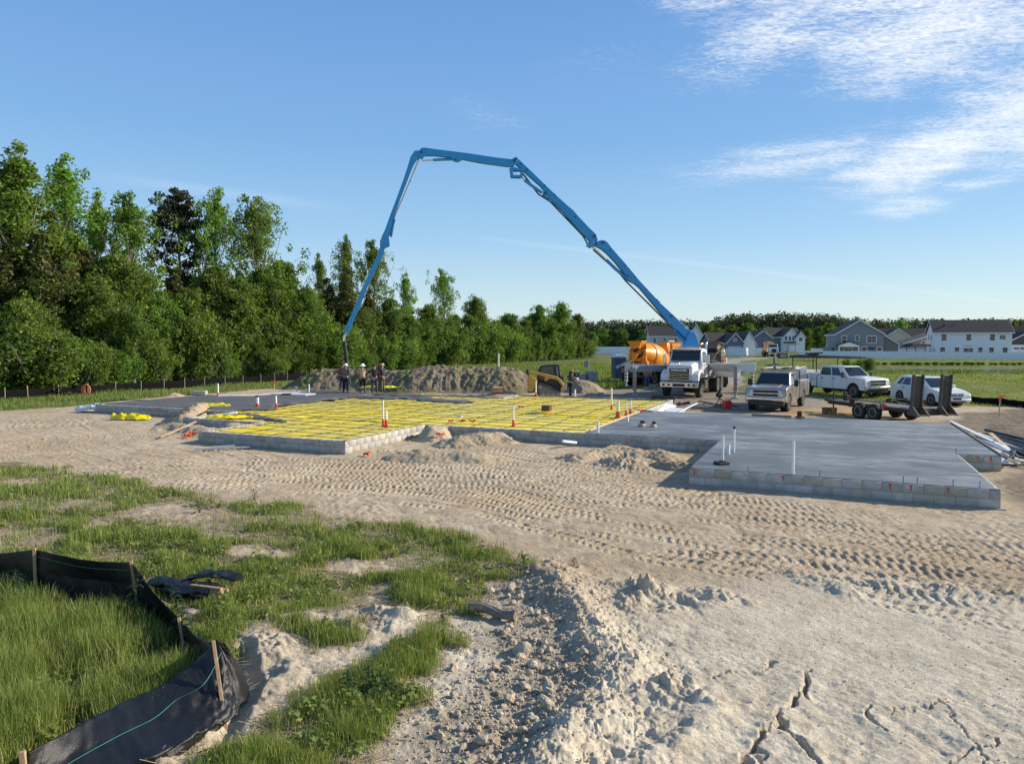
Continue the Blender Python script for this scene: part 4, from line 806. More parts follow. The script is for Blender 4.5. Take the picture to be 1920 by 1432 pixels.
# cab and hood (x forward, front axle at x=0)
m = MB(); m.loft([[(x, y*.98, z) for y, z in ((-w1, z0), (-w1, z1-.12), (-w1+.14, z1), (w1-.14, z1), (w1, z1-.12), (w1, z0))] for x, w1, z0, z1 in ((.98, .76, 1.10, 1.92), (.90, .82, 1.05, 2.02), (.2, .86, 1.05, 2.16), (-.55, .95, 1.05, 2.26))]); m.build('hood', truckw, pt, bevel=.03, seg=2, smooth=40)
m = MB(); low = [(-.50, -1.02, 1.15), (-.50, 1.02, 1.15), (-2.25, 1.08, 1.15), (-2.25, -1.08, 1.15)]; mid = [(-.52, -1.04, 2.22), (-.52, 1.04, 2.22), (-2.25, 1.10, 2.22), (-2.25, -1.10, 2.22)]; up = [(-.86, -.96, 2.95), (-.86, .96, 2.95), (-2.2, 1.0, 2.95), (-2.2, -1.0, 2.95)]; tp = [(-1.05, -.8, 3.05), (-1.05, .8, 3.05), (-2.1, .85, 3.05), (-2.1, -.85, 3.05)]
m.loft([low, mid, up, tp]); m.build('cab', truckw, pt, bevel=.05, seg=3, smooth=40)
g = MB(); win(g, mid[0], mid[1], up[1], up[0], .05, .95, .06, .90, .012); g.build('windshield', glass, pt)
m = MB(); m.bb(-.80, -.62, -1.0, 1.0, 2.885, 2.945) if False else m.box((-.80, 0, 2.94), (.2, 1.95, .05)); m.build('sun_visor', dkmet, pt, bevel=.01)
for s in (1, -1):
    q = (mid[1], mid[2], up[2], up[1]) if s > 0 else (mid[3], mid[0], up[0], up[3]); u0, u1 = (.14, .72) if s > 0 else (.28, .86)
    g = MB(); win(g, *q, u0, u1, -.10, .84, .012); g.build('side_window', glass, pt)
    m = MB(); m.box((-1.25, s*1.088, 1.75), (.02, .01, 1.1)); m.box((-.62, s*1.07, 1.7), (.02, .01, 1.0)); m.build('door_seam', dkmet, pt)
    m = MB(); m.prism([(1.02, 1.10), (.96, 1.42), (.7, 1.62), (.2, 1.74), (-.35, 1.72), (-.66, 1.55), (-.72, 1.2), (-.60, 1.2), (-.5, 1.42), (-.2, 1.52), (.2, 1.50), (.5, 1.32), (.62, 1.05), (.9, 1.0)], s*.74, s*1.18, 'y'); m.build('fender', truckw, pt, bevel=.04, seg=2, smooth=40)
    m = MB(); m.loft([[(.93, s*.78, 1.16), (.85, s*1.12, 1.16), (.80, s*1.12, 1.38), (.88, s*.78, 1.38)], [(1.03, s*.79, 1.17), (.95, s*1.10, 1.17), (.88, s*1.10, 1.37), (.97, s*.79, 1.37)]]); m.build('headlight', lamp, pt, bevel=.015)
    m = MB(); m.box((-.72, s*1.38, 2.35), (.10, .22, .62)); m.build('side_mirror', chrome if s < 0 else truckw, pt, bevel=.03); m = MB(); m.tube([(-.7, s*1.0, 2.75), (-.72, s*1.36, 2.72)], .018, 6); m.tube([(-.7, s*1.02, 2.0), (-.72, s*1.36, 2.02)], .018, 6); m.build('mirror_arm', dkmet, pt)
    wheel(pt, 0, s*1.02, .54, .36, s)
    for x in (-5.3, -6.65):
        wheel(pt, x, s*1.06, .52, .28, s); wheel(pt, x, s*.74, .52, .28, s)
    m = MB(); m.box((-1.35, s*1.12, .78), (.9, .22, .55)); m.build('fuel_tank', chrome, pt, bevel=.06, seg=2); m = MB(); m.box((-1.3, s*1.2, .42), (.6, .2, .05)); m.box((-1.3, s*1.22, 1.09), (.6, .2, .03)); m.build('step', dkmet, pt)
    for x in (-5.3, -6.65):
        m = MB(); m.prism([(x+.66*cos(radians(t)), .52+.66*sin(radians(t))) for t in range(0, 181, 20)]+[(x+.63*cos(radians(t)), .52+.63*sin(radians(t))) for t in range(180, -1, -20)], s*.6, s*1.22, 'y'); m.build('mudguard', dkmet, pt)
m = MB(); m.bb(.92, 1.02, -.70, .70, 1.02, 1.88); m.build('grille_surround', chrome, pt, bevel=.05, seg=2, smooth=40)
m = MB(); m.bb(1.0, 1.03, -.63, .63, 1.08, 1.82); m.build('grille', blk, pt, bevel=.02); m = MB(); [m.bb(1.025, 1.045, -.62, .62, 1.13+k*.095, 1.145+k*.095) for k in range(5)]; m.build('grille_bar', chrome, pt)
text_mesh('MACK', .155, .012, mat('letter_white', (.8, .8, .8), .3), pt, (1.045, 0, 1.70), (pi/2, 0, pi/2), bold=.008).scale = (2.3, 1.05, 1)
m = MB(); m.tube([(.90, 0, 2.0), (.93, 0, 2.07), (.99, 0, 2.12)], [.035, .03, .02], 8); m.box((.93, 0, 2.04), (.07, .05, .08)); m.tube([(.97, .0, 2.12), (1.02, .0, 2.10)], [.03, .02], 8); m.build('hood_ornament', chrome, pt, smooth=50)
m = MB(); m.loft([[(x, y, z) for y, z in ((-1.2, .62), (-1.2, .98), (1.2, .98), (1.2, .62))] for x in (.85, 1.12)]); m.build('bumper', chrome, pt, bevel=.04, seg=2, smooth=40)
m = MB(); m.bb(1.11, 1.135, -.38, .38, .70, .88); m.build('bumper_slot', blk, pt)
for y in (-.95, -.62, .62, .95): m = MB(); m.cyl((1.11, y, .80), (1.14, y, .80), .075, n=14); m.build('bumper_hole', blk, pt)
m = MB(); m.bb(-9.6, .8, -.45, .45, .62, .98); m.bb(-9.6, -2.3, -1.1, 1.1, 1.0, 1.12); m.build('chassis', dkmet, pt, bevel=.02); m = MB(); m.bb(-5.0, -4.0, -1.1, 1.1, 1.12, 1.75); m.bb(-9.4, -6.5, -1.15, -.5, 1.12, 1.8); m.bb(-9.4, -6.5, .5, 1.15, 1.12, 1.8); m.build('deck_box', truckw, pt, bevel=.03)
m = MB(); [m.box((-.95, y, 3.08), (.12, .10, .06)) for y in (-.75, -.38, 0, .38, .75)]; m.build('roof_marker', amber, pt, bevel=.01)
m = MB(); m.bb(-1.7, -1.2, -.75, .75, 3.08, 3.15); m.build('roof_rack', chrome, pt, bevel=.02)
m = MB(); m.tube([(-2.45, .9, 1.2), (-2.45, .9, 3.3), (-2.6, .9, 3.4)], .08, 10); m.build('exhaust_stack', chrome, pt, smooth=40)
m = MB(); m.bb(-4.0, -2.5, -1.15, 1.15, 1.15, 1.85); m.build('outrigger_box', grey, pt, bevel=.03)
# outriggers
def arm(p_in, p_out, foot, w_, h_, m_, tel=None):
    m = MB(); m.beam(L(p_in), L(p_out), w_, h_, up=(0, 0, 1)); o = m.build('outrigger_arm', m_, pt, bevel=.02)
    f = Vector(foot); tp_ = Vector((f.x, f.y, p_out[2]+.12)); m = MB(); m.beam(L((f.x, f.y, .35)), L(tp_), .22, .22); m.tube([L((f.x, f.y, .1)), L((f.x, f.y, .6))], .06, 10); m.lathe(L((f.x, f.y, 0)), (0, 0, 1), [(0, .26), (.05, .26), (.09, .12), (.14, .08)], 14); q = m.build('outrigger_leg', m_, pt, bevel=.01)
    m = MB()
    for k in range(3): m.box(L((f.x, f.y, .62+k*.26)), (.235, .235, .09), rz=.3)
    m.build('warning_stripe', redp, q)
fL = G(1190, 742); fR = G(1379, 746.5); cpos = C0-fwd*3.0; z_ = 1.72
arm((cpos.x-.6, cpos.y-.2, z_), (fL[0]-.25, fL[1], z_), fL, .30, .40, grey); arm((cpos.x+.6, cpos.y, z_+.12), (fR[0]+.1, fR[1], z_+.12), fR, .34, .46, grey)
c2 = C0-fwd*8.2; fR2 = (17.7, 52.2); arm((c2.x, c2.y, 1.60), (fR2[0]+.2, fR2[1], 1.60), fR2, .34, .62, truckw); fL2 = (8.9, 55.2); arm((c2.x-.5, c2.y, 1.55), (fL2[0], fL2[1], 1.55), fL2, .3, .4, truckw)
m = MB(); m.beam(L((cpos.x+1.0, cpos.y+1.6, 1.42)), L((14.6, 45.6, 1.42)), .3, .5); m.build('outrigger_arm', truckw, pt, bevel=.02)
# turret and boom
P0 = PY(1294.5, 631, 47.4); E0 = PY(648, 640, 44.2); bd = Vector((E0.x-P0.x, E0.y-P0.y, 0)).normalized(); bn = Vector((bd.y, -bd.x, 0))
if bn.y > 0: bn = -bn
def BP(px, py, off=0.0):
    d = ray(px, py); o = Vector((0, 0, CAMH)); t = (P0-o).dot(bn)/d.dot(bn); return o+d*t+bn*off
zt0 = 1.9; m = MB(); bx = Vector((P0.x-.2, P0.y, 0)); m.lathe(L((bx.x, bx.y, 1.2)), (0, 0, 1), [(0, .62), (1.0, .62), (1.02, .72), (1.15, .72), (1.2, .60), (1.7, .52), (2.0, .34), (2.35, .25)], 24); m.build('turret', blue, pt, smooth=35)
def trace(pts, th, name, mt, par, off=0.0, bevel=.015):
    m = MB(); m.loft([[L(BP(a, b, off-th/2)) for a, b in pts], [L(BP(a, b, off+th/2)) for a, b in pts]]); return m.build(name, mt, par, bevel=bevel)
c2_ = lambda P: [(930+a/3.58, 280+b/3.58) for a, b in P]; c1_ = lambda P: [(630+a/3.254, 260+b/3.254) for a, b in P]
trace(c2_([(1240, 1335), (1262, 1300), (1272, 1250), (1290, 1225), (1322, 1228), (1335, 1255), (1350, 1300), (1358, 1335)]), .62, 'turret_bracket', blue, pt)
b1 = trace(c2_([(655, 635), (672, 622), (700, 612), (728, 615), (748, 632), (775, 668), (860, 765), (960, 885), (1100, 1035), (1240, 1165), (1322, 1238), (1330, 1262), (1318, 1285), (1285, 1285), (1200, 1205), (1140, 1145), (1040, 1025), (965, 935), (930, 905), (895, 888), (868, 872), (858, 835), (840, 812), (800, 762), (750, 708), (708, 672), (675, 655), (655, 650)]), .42, 'boom_section', blue, pt)
b2 = trace(c2_([(118, 66), (128, 54), (140, 56), (165, 82), (230, 142), (330, 240), (400, 306), (470, 370), (520, 412), (552, 450), (620, 522), (672, 572), (682, 600), (678, 628), (655, 640), (638, 628), (600, 585), (530, 510), (450, 420), (395, 365), (368, 335), (335, 326), (314, 302), (320, 272), (300, 248), (220, 178), (170, 132), (128, 95)]), .34, 'boom_section', blue, pt, off=-.1)
b3 = trace(c1_([(510, 72), (525, 60), (545, 60), (600, 68), (800, 93), (980, 120), (1070, 130), (1090, 118), (1105, 122), (1103, 148), (1085, 170), (1050, 175), (900, 155), (800, 136), (770, 130), (745, 145), (720, 140), (700, 120), (600, 108), (545, 108), (525, 128), (508, 118)]), .28, 'boom_section', blue, pt, off=.05)
b4 = trace(c1_([(480, 76), (505, 74), (522, 88), (520, 112), (495, 130), (472, 165), (452, 215), (410, 325), (378, 410), (350, 490), (335, 560), (322, 605), (328, 640), (300, 660), (272, 648), (278, 600), (300, 555), (330, 470), (370, 365), (410, 255), (438, 170), (455, 112)]), .24, 'boom_section', blue, pt, off=-.02)
b5 = trace(c1_([(275, 645), (302, 655), (290, 700), (245, 795), (190, 910), (140, 1040), (85, 1160), (70, 1195), (46, 1190), (62, 1145), (115, 1020), (158, 915), (205, 815), (250, 715)]), .20, 'boom_section', blue, pt)
def tb(P, r, name, mt, par, off, conv): m = MB(); m.tube([L(BP(a, b, off)) for a, b in conv(P)], r, 8); return m.build(name, mt, par, smooth=50)
pgrey = mat('pipe_grey', (.42, .42, .40), .45, .3, .15, 3, dirt=.4); pdark = mat('pipe_dark', (.07, .075, .08), .5, .4)
tb([(1290, 1290), (1150, 1150), (1040, 1040), (960, 960), (880, 880), (840, 830), (740, 740), (660, 668)], .062, 'delivery_pipe', pdark, b1, -.30, c2_)
tb([(640, 660), (590, 575), (480, 460), (370, 345), (290, 295), (180, 150)], .055, 'delivery_pipe', pdark, b2, -.30, c2_)
tb([(508, 122), (478, 195), (438, 290), (400, 378), (368, 450), (345, 510), (332, 590)], .05, 'delivery_pipe', pgrey, b4, -.16, c1_)
tb([(296, 665), (245, 780), (178, 925), (120, 1050), (58, 1190)], .055, 'delivery_pipe', pgrey, b5, -.16, c1_)
for P, r, par, cv in (([(1285, 1300), (1240, 1260), (1200, 1215)], .10, pt, c2_), ([(870, 860), (800, 800), (740, 742)], .11, b1, c2_), ([(310, 292), (250, 250), (192, 206)], .10, b2, c2_), ([(710, 126), (640, 128), (592, 131)], .085, b3, c1_), ([(335, 600), (350, 520), (358, 490)], .07, b4, c1_)): tb(P, r, 'hydraulic_cylinder', blue, par, -.02 if par != b2 else -.05, cv)
for P, r, par, cv in (([(745, 745), (690, 690), (640, 650)], .05, b1, c2_), ([(192, 206), (165, 178)], .05, b2, c2_), ([(594, 131), (525, 134)], .04, b3, c1_), ([(1200, 1215), (1240, 1180)], .06, pt, c2_)): tb(P, r, 'cylinder_rod', chrome, par, -.05, cv)
KP = [(92, 122), (130, 128), (178, 140), (178, 190), (150, 193), (100, 190), (92, 122), (112, 148), (114, 176), (136, 170), (139, 150), (150, 148), (160, 158), (158, 172), (146, 174), (114, 178), (111, 148)]
for sg_ in (-.20, .20): trace(c2_([(92, 122), (130, 128), (178, 140), (178, 152), (150, 146), (128, 150), (110, 140), (112, 178), (176, 178), (178, 190), (150, 193), (100, 190)]), .08, 'knuckle_plate', blue, b2, off=sg_, bevel=.005); trace(c2_([(166, 148), (178, 150), (178, 182), (166, 182)]), .08, 'knuckle_plate', blue, b2, off=sg_*1.01, bevel=0)
worn = mat('worn_white', (.50, .53, .52), .5, 0, .15, 2, dirt=.4, dirtcol=(.12, .28, .38))
trace(c1_([(392, 372), (366, 372), (330, 470), (306, 560), (318, 575), (336, 545), (352, 488)]), .02, 'worn_panel', worn, b4, off=-.145, bevel=0)
trace(c1_([(268, 720), (240, 785), (206, 850), (190, 880), (200, 888), (246, 790), (280, 712)]), .02, 'worn_panel', worn, b5, off=-.115, bevel=0); trace(c1_([(132, 1025), (100, 1095), (70, 1165), (82, 1160), (140, 1035)]), .02, 'worn_panel', worn, b5, off=-.115, bevel=0)

trace(c2_([(608, 628), (648, 620), (660, 640), (640, 660), (612, 655)]), .40, 'knuckle_plate', blue, b1); trace(c1_([(270, 618), (325, 614), (328, 655), (300, 668), (268, 655)]), .34, 'knuckle_plate', blue, b4)
m = MB()
for (a, b), r, cv in (((1305, 1258), .16, c2_), ((1170, 1120), .07, c2_), ((710, 630), .08, c2_), ((665, 638), .06, c2_), ((875, 852), .06, c2_), ((655, 585), .07, c2_), ((330, 297), .07, c2_), ((130, 68), .06, c2_), ((1085, 140), .07, c1_), ((520, 88), .07, c1_), ((730, 130), .05, c1_), ((760, 680), .035, c2_), ((1075, 1010), .035, c2_), ((1088, 1024), .035, c2_), ((855, 783), .03, c2_), ((925, 856), .03, c2_), ((530, 455), .035, c2_), ((390, 308), .035, c2_), ((205, 140), .035, c2_), ((168, 100), .04, c2_), ((323, 245), .03, c2_)):
    p = cv([(a, b)])[0]; m.lathe(L(BP(*p, .30)), tuple(L(BP(*p, -.4))-L(BP(*p, .4))), [(0, r), (.62, r), (.63, r*.7)], 12)
m.build('pivot_pin', pdark, pt)
for P, cv in (([(1255, 1190), (1270, 1182), (1285, 1198), (1270, 1210)], c2_), ([(1230, 1165), (1240, 1160), (1250, 1172), (1240, 1176)], c2_), ([(628, 548), (642, 545), (645, 558), (632, 560)], c2_), ([(1005, 130), (1018, 131), (1017, 145), (1004, 143)], c1_)): trace(cv(P), .012, 'sticker', truckw, pt, off=.33 if cv is None else -.30 if False else .225 if P[0][0] > 1200 else .0, bevel=0)
m = MB(); m.tube([L(BP(*p)) for p in [(651, 623), (646, 630), (645.5, 640)]], [.10, .12, .11], 10); m.build('elbow', chrome, pt, smooth=50)
m = MB(); m.tube([L(BP(*p)) for p in [(645.5, 639), (646.5, 652), (649, 668), (650.5, 684), (652, 700), (656, 720)]], [.11, .12, .12, .11, .10, .09], 10); m.build('rubber_hose', mat('hose_black', (.02, .02, .021), .6, bump=.3, bscale=30), pt, smooth=50)
# ---------------------------------------------------------------- mixer trucks
def mixer(loc, hdg, label, dirtyrear, sc_=1.0, cabm=None):
    R_ = emp('concrete_mixer_truck', (*loc, 0), hdg, label, 'mixer truck'); cabm = cabm or truckw; rearm = cemented if dirtyrear else orange
    # x=0 rear bumper, +x forward
    for s in (1, -1):
        for x in (1.4, 2.75): wheel(R_, x, s*1.06, .52, .28, s); wheel(R_, x, s*.74, .52, .28, s)
        wheel(R_, 7.0, s*1.04, .52, .32, s)
        m = MB(); m.bb(.45, .48, s*.62, s*1.24, .25, 1.0); m.build('mud_flap', blk, R_)
        m = MB(); m.box((.4, s*.95, 1.15), (.2, .5, .25)); m.build('tail_lamp_box', orange, R_, bevel=.02); m = MB(); m.box((.29, s*1.0, 1.15), (.03, .25, .1)); m.build('tail_lamp', redl, R_)
        m = MB(); m.prism([(.55, .9), (.7, 1.2), (3.4, 1.2), (3.55, .9), (3.5, .9), (3.35, 1.14), (.75, 1.14), (.6, .9)], s*.6, s*1.24, 'y'); m.build('fender', rearm if dirtyrear else grey, R_)
    m = MB(); m.bb(.3, 7.6, -.42, .42, .75, 1.08); m.box((.35, 0, .72), (.25, 2.3, .22)); m.build('chassis', dkmet, R_, bevel=.02)
    m = MB(); low = [(6.0, -1.1, 1.05), (6.0, 1.1, 1.05), (7.3, 1.1, 1.05), (7.3, -1.1, 1.05)]; mid = [(x, y, 2.1) for x, y, z in low]; up = [(6.05, -1.0, 2.85), (6.05, 1.0, 2.85), (7.0, 1.0, 2.85), (7.0, -1.0, 2.85)]; m.loft([low, mid, up]); m.bb(7.2, 8.6, -.95, .95, 1.0, 1.95); m.build('cab', cabm, R_, bevel=.06, seg=2, smooth=40)
    g = MB(); win(g, mid[3], mid[2], up[2], up[3], .06, .94, .08, .9); g.build('windshield', glass, R_); g = MB(); win(g, (6.0, -.9, 2.1), (6.0, .9, 2.1), (6.05, .9, 2.8), (6.05, -.9, 2.8), .1, .9, .1, .8); g.build('rear_window', glass, R_)
    for s in (1, -1): m = MB(); m.prism([(6.35, 1.4), (6.35, 1.2), (7.6, 1.2), (7.7, 1.4), (7.4, 1.5), (6.6, 1.5)], s*.8, s*1.2, 'y'); m.build('front_fender', cabm, R_, bevel=.04)
    m = MB(); m.bb(8.6, 8.64, -.5, .5, 1.05, 1.8); m.build('grille', blk, R_); m = MB(); m.bb(8.45, 8.75, -1.2, 1.2, .6, .9); m.build('bumper', chrome, R_, bevel=.03)
    for s in (1, -1): m = MB(); m.box((8.6, s*.78, 1.25), (.08, .3, .22)); m.build('headlight', lamp, R_)
    # drum tilted, mouth high at the rear
    ax = Vector((cos(radians(13)), 0, -sin(radians(13)))); o0 = Vector((.85, 0, 2.62))
    prof = [(0, .52), (.05, .60), (.5, .78), (1.15, 1.06), (1.45, 1.14), (2.2, 1.19), (2.8, 1.19), (3.3, 1.10), (4.1, .82), (4.5, .62), (4.55, .3)]
    m = MB(); m.lathe(o0, ax, prof[:4] if dirtyrear else prof, 40) if dirtyrear else m.lathe(o0, ax, prof, 40)
    if dirtyrear:
        m.build('drum_mouth', cemented, R_, smooth=30); m = MB(); m.lathe(o0, ax, prof[3:], 40)
    d = m.build('drum', orange, R_, smooth=30)
    m = MB(); m.lathe(o0, ax, [(1.13, 1.08), (1.15, 1.10), (1.27, 1.14), (1.29, 1.1)], 40); m.build('drum_ring', orange, d, smooth=30); m = MB(); m.lathe(o0, ax, [(-.02, .0), (-.02, .46), (.04, .47)], 24); m.build('drum_opening', blk, d)
    # hopper, funnel, rear frame
    m = MB(); r0 = [(x, y, z) for x, y, z in ((.15, -.62, 3.50), (.15, .62, 3.50), (1.05, .62, 3.50), (1.05, -.62, 3.50))]; r1 = [(.30, -.32, 2.95), (.30, .32, 2.95), (.82, .30, 2.95), (.82, -.30, 2.95)]
    m.loft([r1, r0], cap=False); m.loft([[(x*.99+.0, y*.93, z) for x, y, z in r1], [(x+.03*(1 if x < .5 else -1), y*.94, z-.005) for x, y, z in r0]], cap=False); m.tube([r0[0], r0[1], r0[2], r0[3], r0[0]], .035, 6); m.build('hopper', rearm, R_)
    m = MB()
    for s in (1, -1): m.loft([[(.0, s*.10, 2.45), (.35, s*.12, 2.3), (.55, s*.85, 3.0), (.2, s*.85, 3.25)], [(-.03, s*.12, 2.42), (.33, s*.14, 2.27), (.57, s*.90, 3.0), (.2, s*.92, 3.27)]])
    m.lathe((.15, 0, 2.1), (0, 0, 1), [(0, .18), (.5, .38), (.52, .4)], 16); m.build('discharge_funnel', rearm, R_, smooth=30)
    m = MB()
    for s in (1, -1): m.beam((.7, s*.75, 1.1), (.75, s*.62, 2.95), .14, .14); m.beam((1.7, s*.5, 1.1), (.8, s*.6, 2.6), .12, .12); m.bb(.55, .85, s*.45, s*.95, 1.1, 1.9)
    m.beam((.75, -.7, 2.0), (.75, .7, 2.0), .14, .2); m.build('rear_pedestal', rearm, R_, bevel=.02)
    m = MB(); a = Vector((.25, .05, 2.15)); b_ = Vector((-1.15, .75, 1.55)) if not dirtyrear else Vector((-.2, -1.15, 1.75)); dvec = (b_-a); side = Vector((-dvec.y, dvec.x, 0)).normalized()
    rings = [[p+side*.26*cos(t)+Vector((0, 0, -.16*sin(t))) for t in [pi*k/6 for k in range(7)]]+[p+side*.23*cos(t)+Vector((0, 0, -.13*sin(t)+.0)) for t in [pi*k/6 for k in range(6, -1, -1)]] for p in (a, a.lerp(b_, .5), b_)]; m.loft(rings); ch = m.build('chute', mat('chute_grey', (.50, .46, .40), .7, .1, .2, 3, dirt=.5), R_, smooth=40)
    m = MB(); yl = -.85; [m.tube([(.1, yl+q, 1.0), (.12, yl+q, 3.35)], .025, 6) for q in (-.18, .18)]; [m.tube([(.11, yl-.18, 1.15+k*.3), (.11, yl+.18, 1.15+k*.3)], .018, 5) for k in range(8)]; m.build('ladder', dkmet, R_)
    m = MB(); m.lathe((5.3, -.5, 3.05), (0, 1, 0), [(0, .25), (.04, .32), (.96, .32), (1.0, .25)], 18); m.build('water_tank', orange if not dirtyrear else grey, R_, smooth=40); m = MB(); m.beam((5.3, -.5, 1.1), (5.3, -.45, 2.8), .16, .16); m.beam((5.3, .5, 1.1), (5.3, .45, 2.8), .16, .16); m.build('front_pedestal', orange, R_)
    if sc_ != 1: R_.scale = (sc_,)*3
    return R_
mixer(XY(1187, 56.0), radians(52), 'orange concrete mixer with its chute out, nearest the portable toilet', False)
mixer(XY(1240, 64.5), radians(38), 'orange concrete mixer half hidden behind the nearest mixer and pump cab', False)
mixer(XY(1334, 53.2), radians(76), 'mixer with cement crusted hopper right of the blue boom turret', True)
mixer(XY(1437, 170), radians(-99), 'small distant white and orange mixer truck on the road by the houses', False)
# ---------------------------------------------------------------- compact track loader
yel = mat('loader_yellow', (.62, .34, .045), .45, 0, .1, 3, dirt=.45, dirtcol=(.30, .20, .09)); Yl = 44.6
tl = emp('track_loader', (*XY(1024, Yl+.4), 0), 0, 'yellow compact track loader with black cab and raised bucket arms', 'track loader'); kx = Yl/FPX/12.8
def TL(a, b): return ((980+a/12.8-1024)*Yl/FPX, (972-b)*kx)
def tlp(P, y0, y1, name, mt, bevel=.02, par=None): m = MB(); m.prism([TL(a, b) for a, b in P], y0, y1, 'y'); return m.build(name, mt, par or tl, bevel=bevel)
for y0 in (-.85, .50):
    o = tlp([(335, 690), (350, 640), (400, 618), (470, 622), (860, 800), (900, 850), (905, 925), (870, 968), (400, 968), (350, 930), (335, 800)], y0, y0+.35, 'rubber_track', mat('dusty_rubber', (.09, .075, .06), .9, bump=.5, bscale=25, dirt=.5, dirtcol=(.22, .18, .13)), .03)
    tlp([(385, 720), (420, 680), (480, 690), (820, 850), (840, 900), (800, 925), (430, 925), (390, 880)], y0-.012, y0+.362, 'track_frame', mat('dusty_frame', (.24, .20, .15), .9, dirt=.4), .02, o)
    for a, b, r in ((405, 720, .13), (480, 895, .10), (600, 900, .10), (720, 905, .10), (850, 900, .13)): m = MB(); m.lathe((TL(a, b)[0], y0-.03, TL(a, b)[1]), (0, 1, 0), [(0, r*.6), (.01, r), (.40, r), (.41, r*.6)], 16); m.build('roller', mat('roller_steel', (.35, .31, .25), .8), o, smooth=40)
tlp([(350, 430), (520, 400), (880, 480), (960, 560), (985, 760), (940, 850), (400, 700), (350, 560)], -.48, .48, 'body', mat('loader_black', (.03, .03, .03), .6, dirt=.3), .04)
for y0 in (-.80, .62):
    tlp([(120, 350), (170, 325), (450, 385), (820, 470), (905, 545), (975, 655), (975, 830), (905, 850), (890, 760), (935, 700), (850, 600), (800, 552), (640, 520), (600, 545), (555, 590), (500, 560), (520, 480), (420, 455), (170, 400), (135, 400)], y0, y0+.18, 'loader_arm', yel, .02)
    tlp([(130, 330), (85, 315), (75, 400), (110, 440), (150, 430)], y0, y0+.16, 'arm_joint', dkmet, .015)
tlp([(620, 535), (800, 570), (800, 660), (560, 630), (560, 600)], -.83, -.80, 'side_panel', blk, .01); tlp([(345, 470), (400, 465), (520, 490), (520, 545), (430, 540)], -.825, -.80, 'red_stripe', mat('loader_red', (.22, .02, .03), .4), .005)
tlp([(118, 440), (175, 432), (210, 450), (335, 555), (300, 680), (235, 830), (118, 835)], -.95, .95, 'bucket', yel, .02); tlp([(112, 830), (240, 824), (300, 690), (315, 700), (270, 850), (112, 860)], -.97, .97, 'bucket_edge', rust, .01)
m = MB(); q0 = [TL(*p) for p in ((345, 400), (385, 300), (430, 222), (560, 200), (800, 190), (880, 200), (905, 470), (800, 475), (520, 425))]; m.prism(q0, -.46, .46, 'y'); m.build('cab', blk, tl, bevel=.03)
g = MB(); g.prism([TL(*p) for p in ((425, 370), (440, 290), (490, 245), (720, 235), (745, 425), (560, 395))], -.468, .468, 'y'); g.build('cab_window', mat('green_glass', (.02, .06, .055), .1, noise=.3, spec=.8), tl); g = MB(); g.prism([TL(*p) for p in ((790, 240), (830, 245), (860, 450), (815, 450))], -.468, .468, 'y'); g.build('rear_cab_window', mat('pale_glass', (.18, .22, .24), .15), tl)
m = MB(); m.bb(TL(880, 0)[0], TL(985, 0)[0], -.5, .5, TL(0, 720)[1], TL(0, 470)[1]); m.build('engine_cover', dkmet, tl, bevel=.04); m = MB(); m.bb(TL(930, 0)[0], TL(1040, 0)[0], -.6, -.1, TL(0, 800)[1], TL(0, 640)[1]); m.build('rear_guard', grey, tl, bevel=.03)
# ---------------------------------------------------------------- distant SUV on the driveway
o = emp('parked_suv', (*XY(1461, 240), 0), radians(180), 'small white suv on the driveway of the blue house', 'car'); m = MB(); m.prism(side_prof([(2.4, .9), (1.6, 1.0), (1.0, 1.65), (-1.6, 1.7), (-2.3, 1.05)], [(-1.4, .42, .36), (1.45, .42, .36)], .3, -2.4, 2.4), -.9, .9, 'y'); m.build('body', white, o, bevel=.08); m = MB(); m.prism([(1.35, 1.05), (.95, 1.55), (-1.5, 1.6), (-2.0, 1.1)], -.91, .91, 'y'); m.build('side_window', glass, o)
for s in (1, -1): [wheel(o, x, s*.8, .36, .22, s) for x in (-1.4, 1.45)]
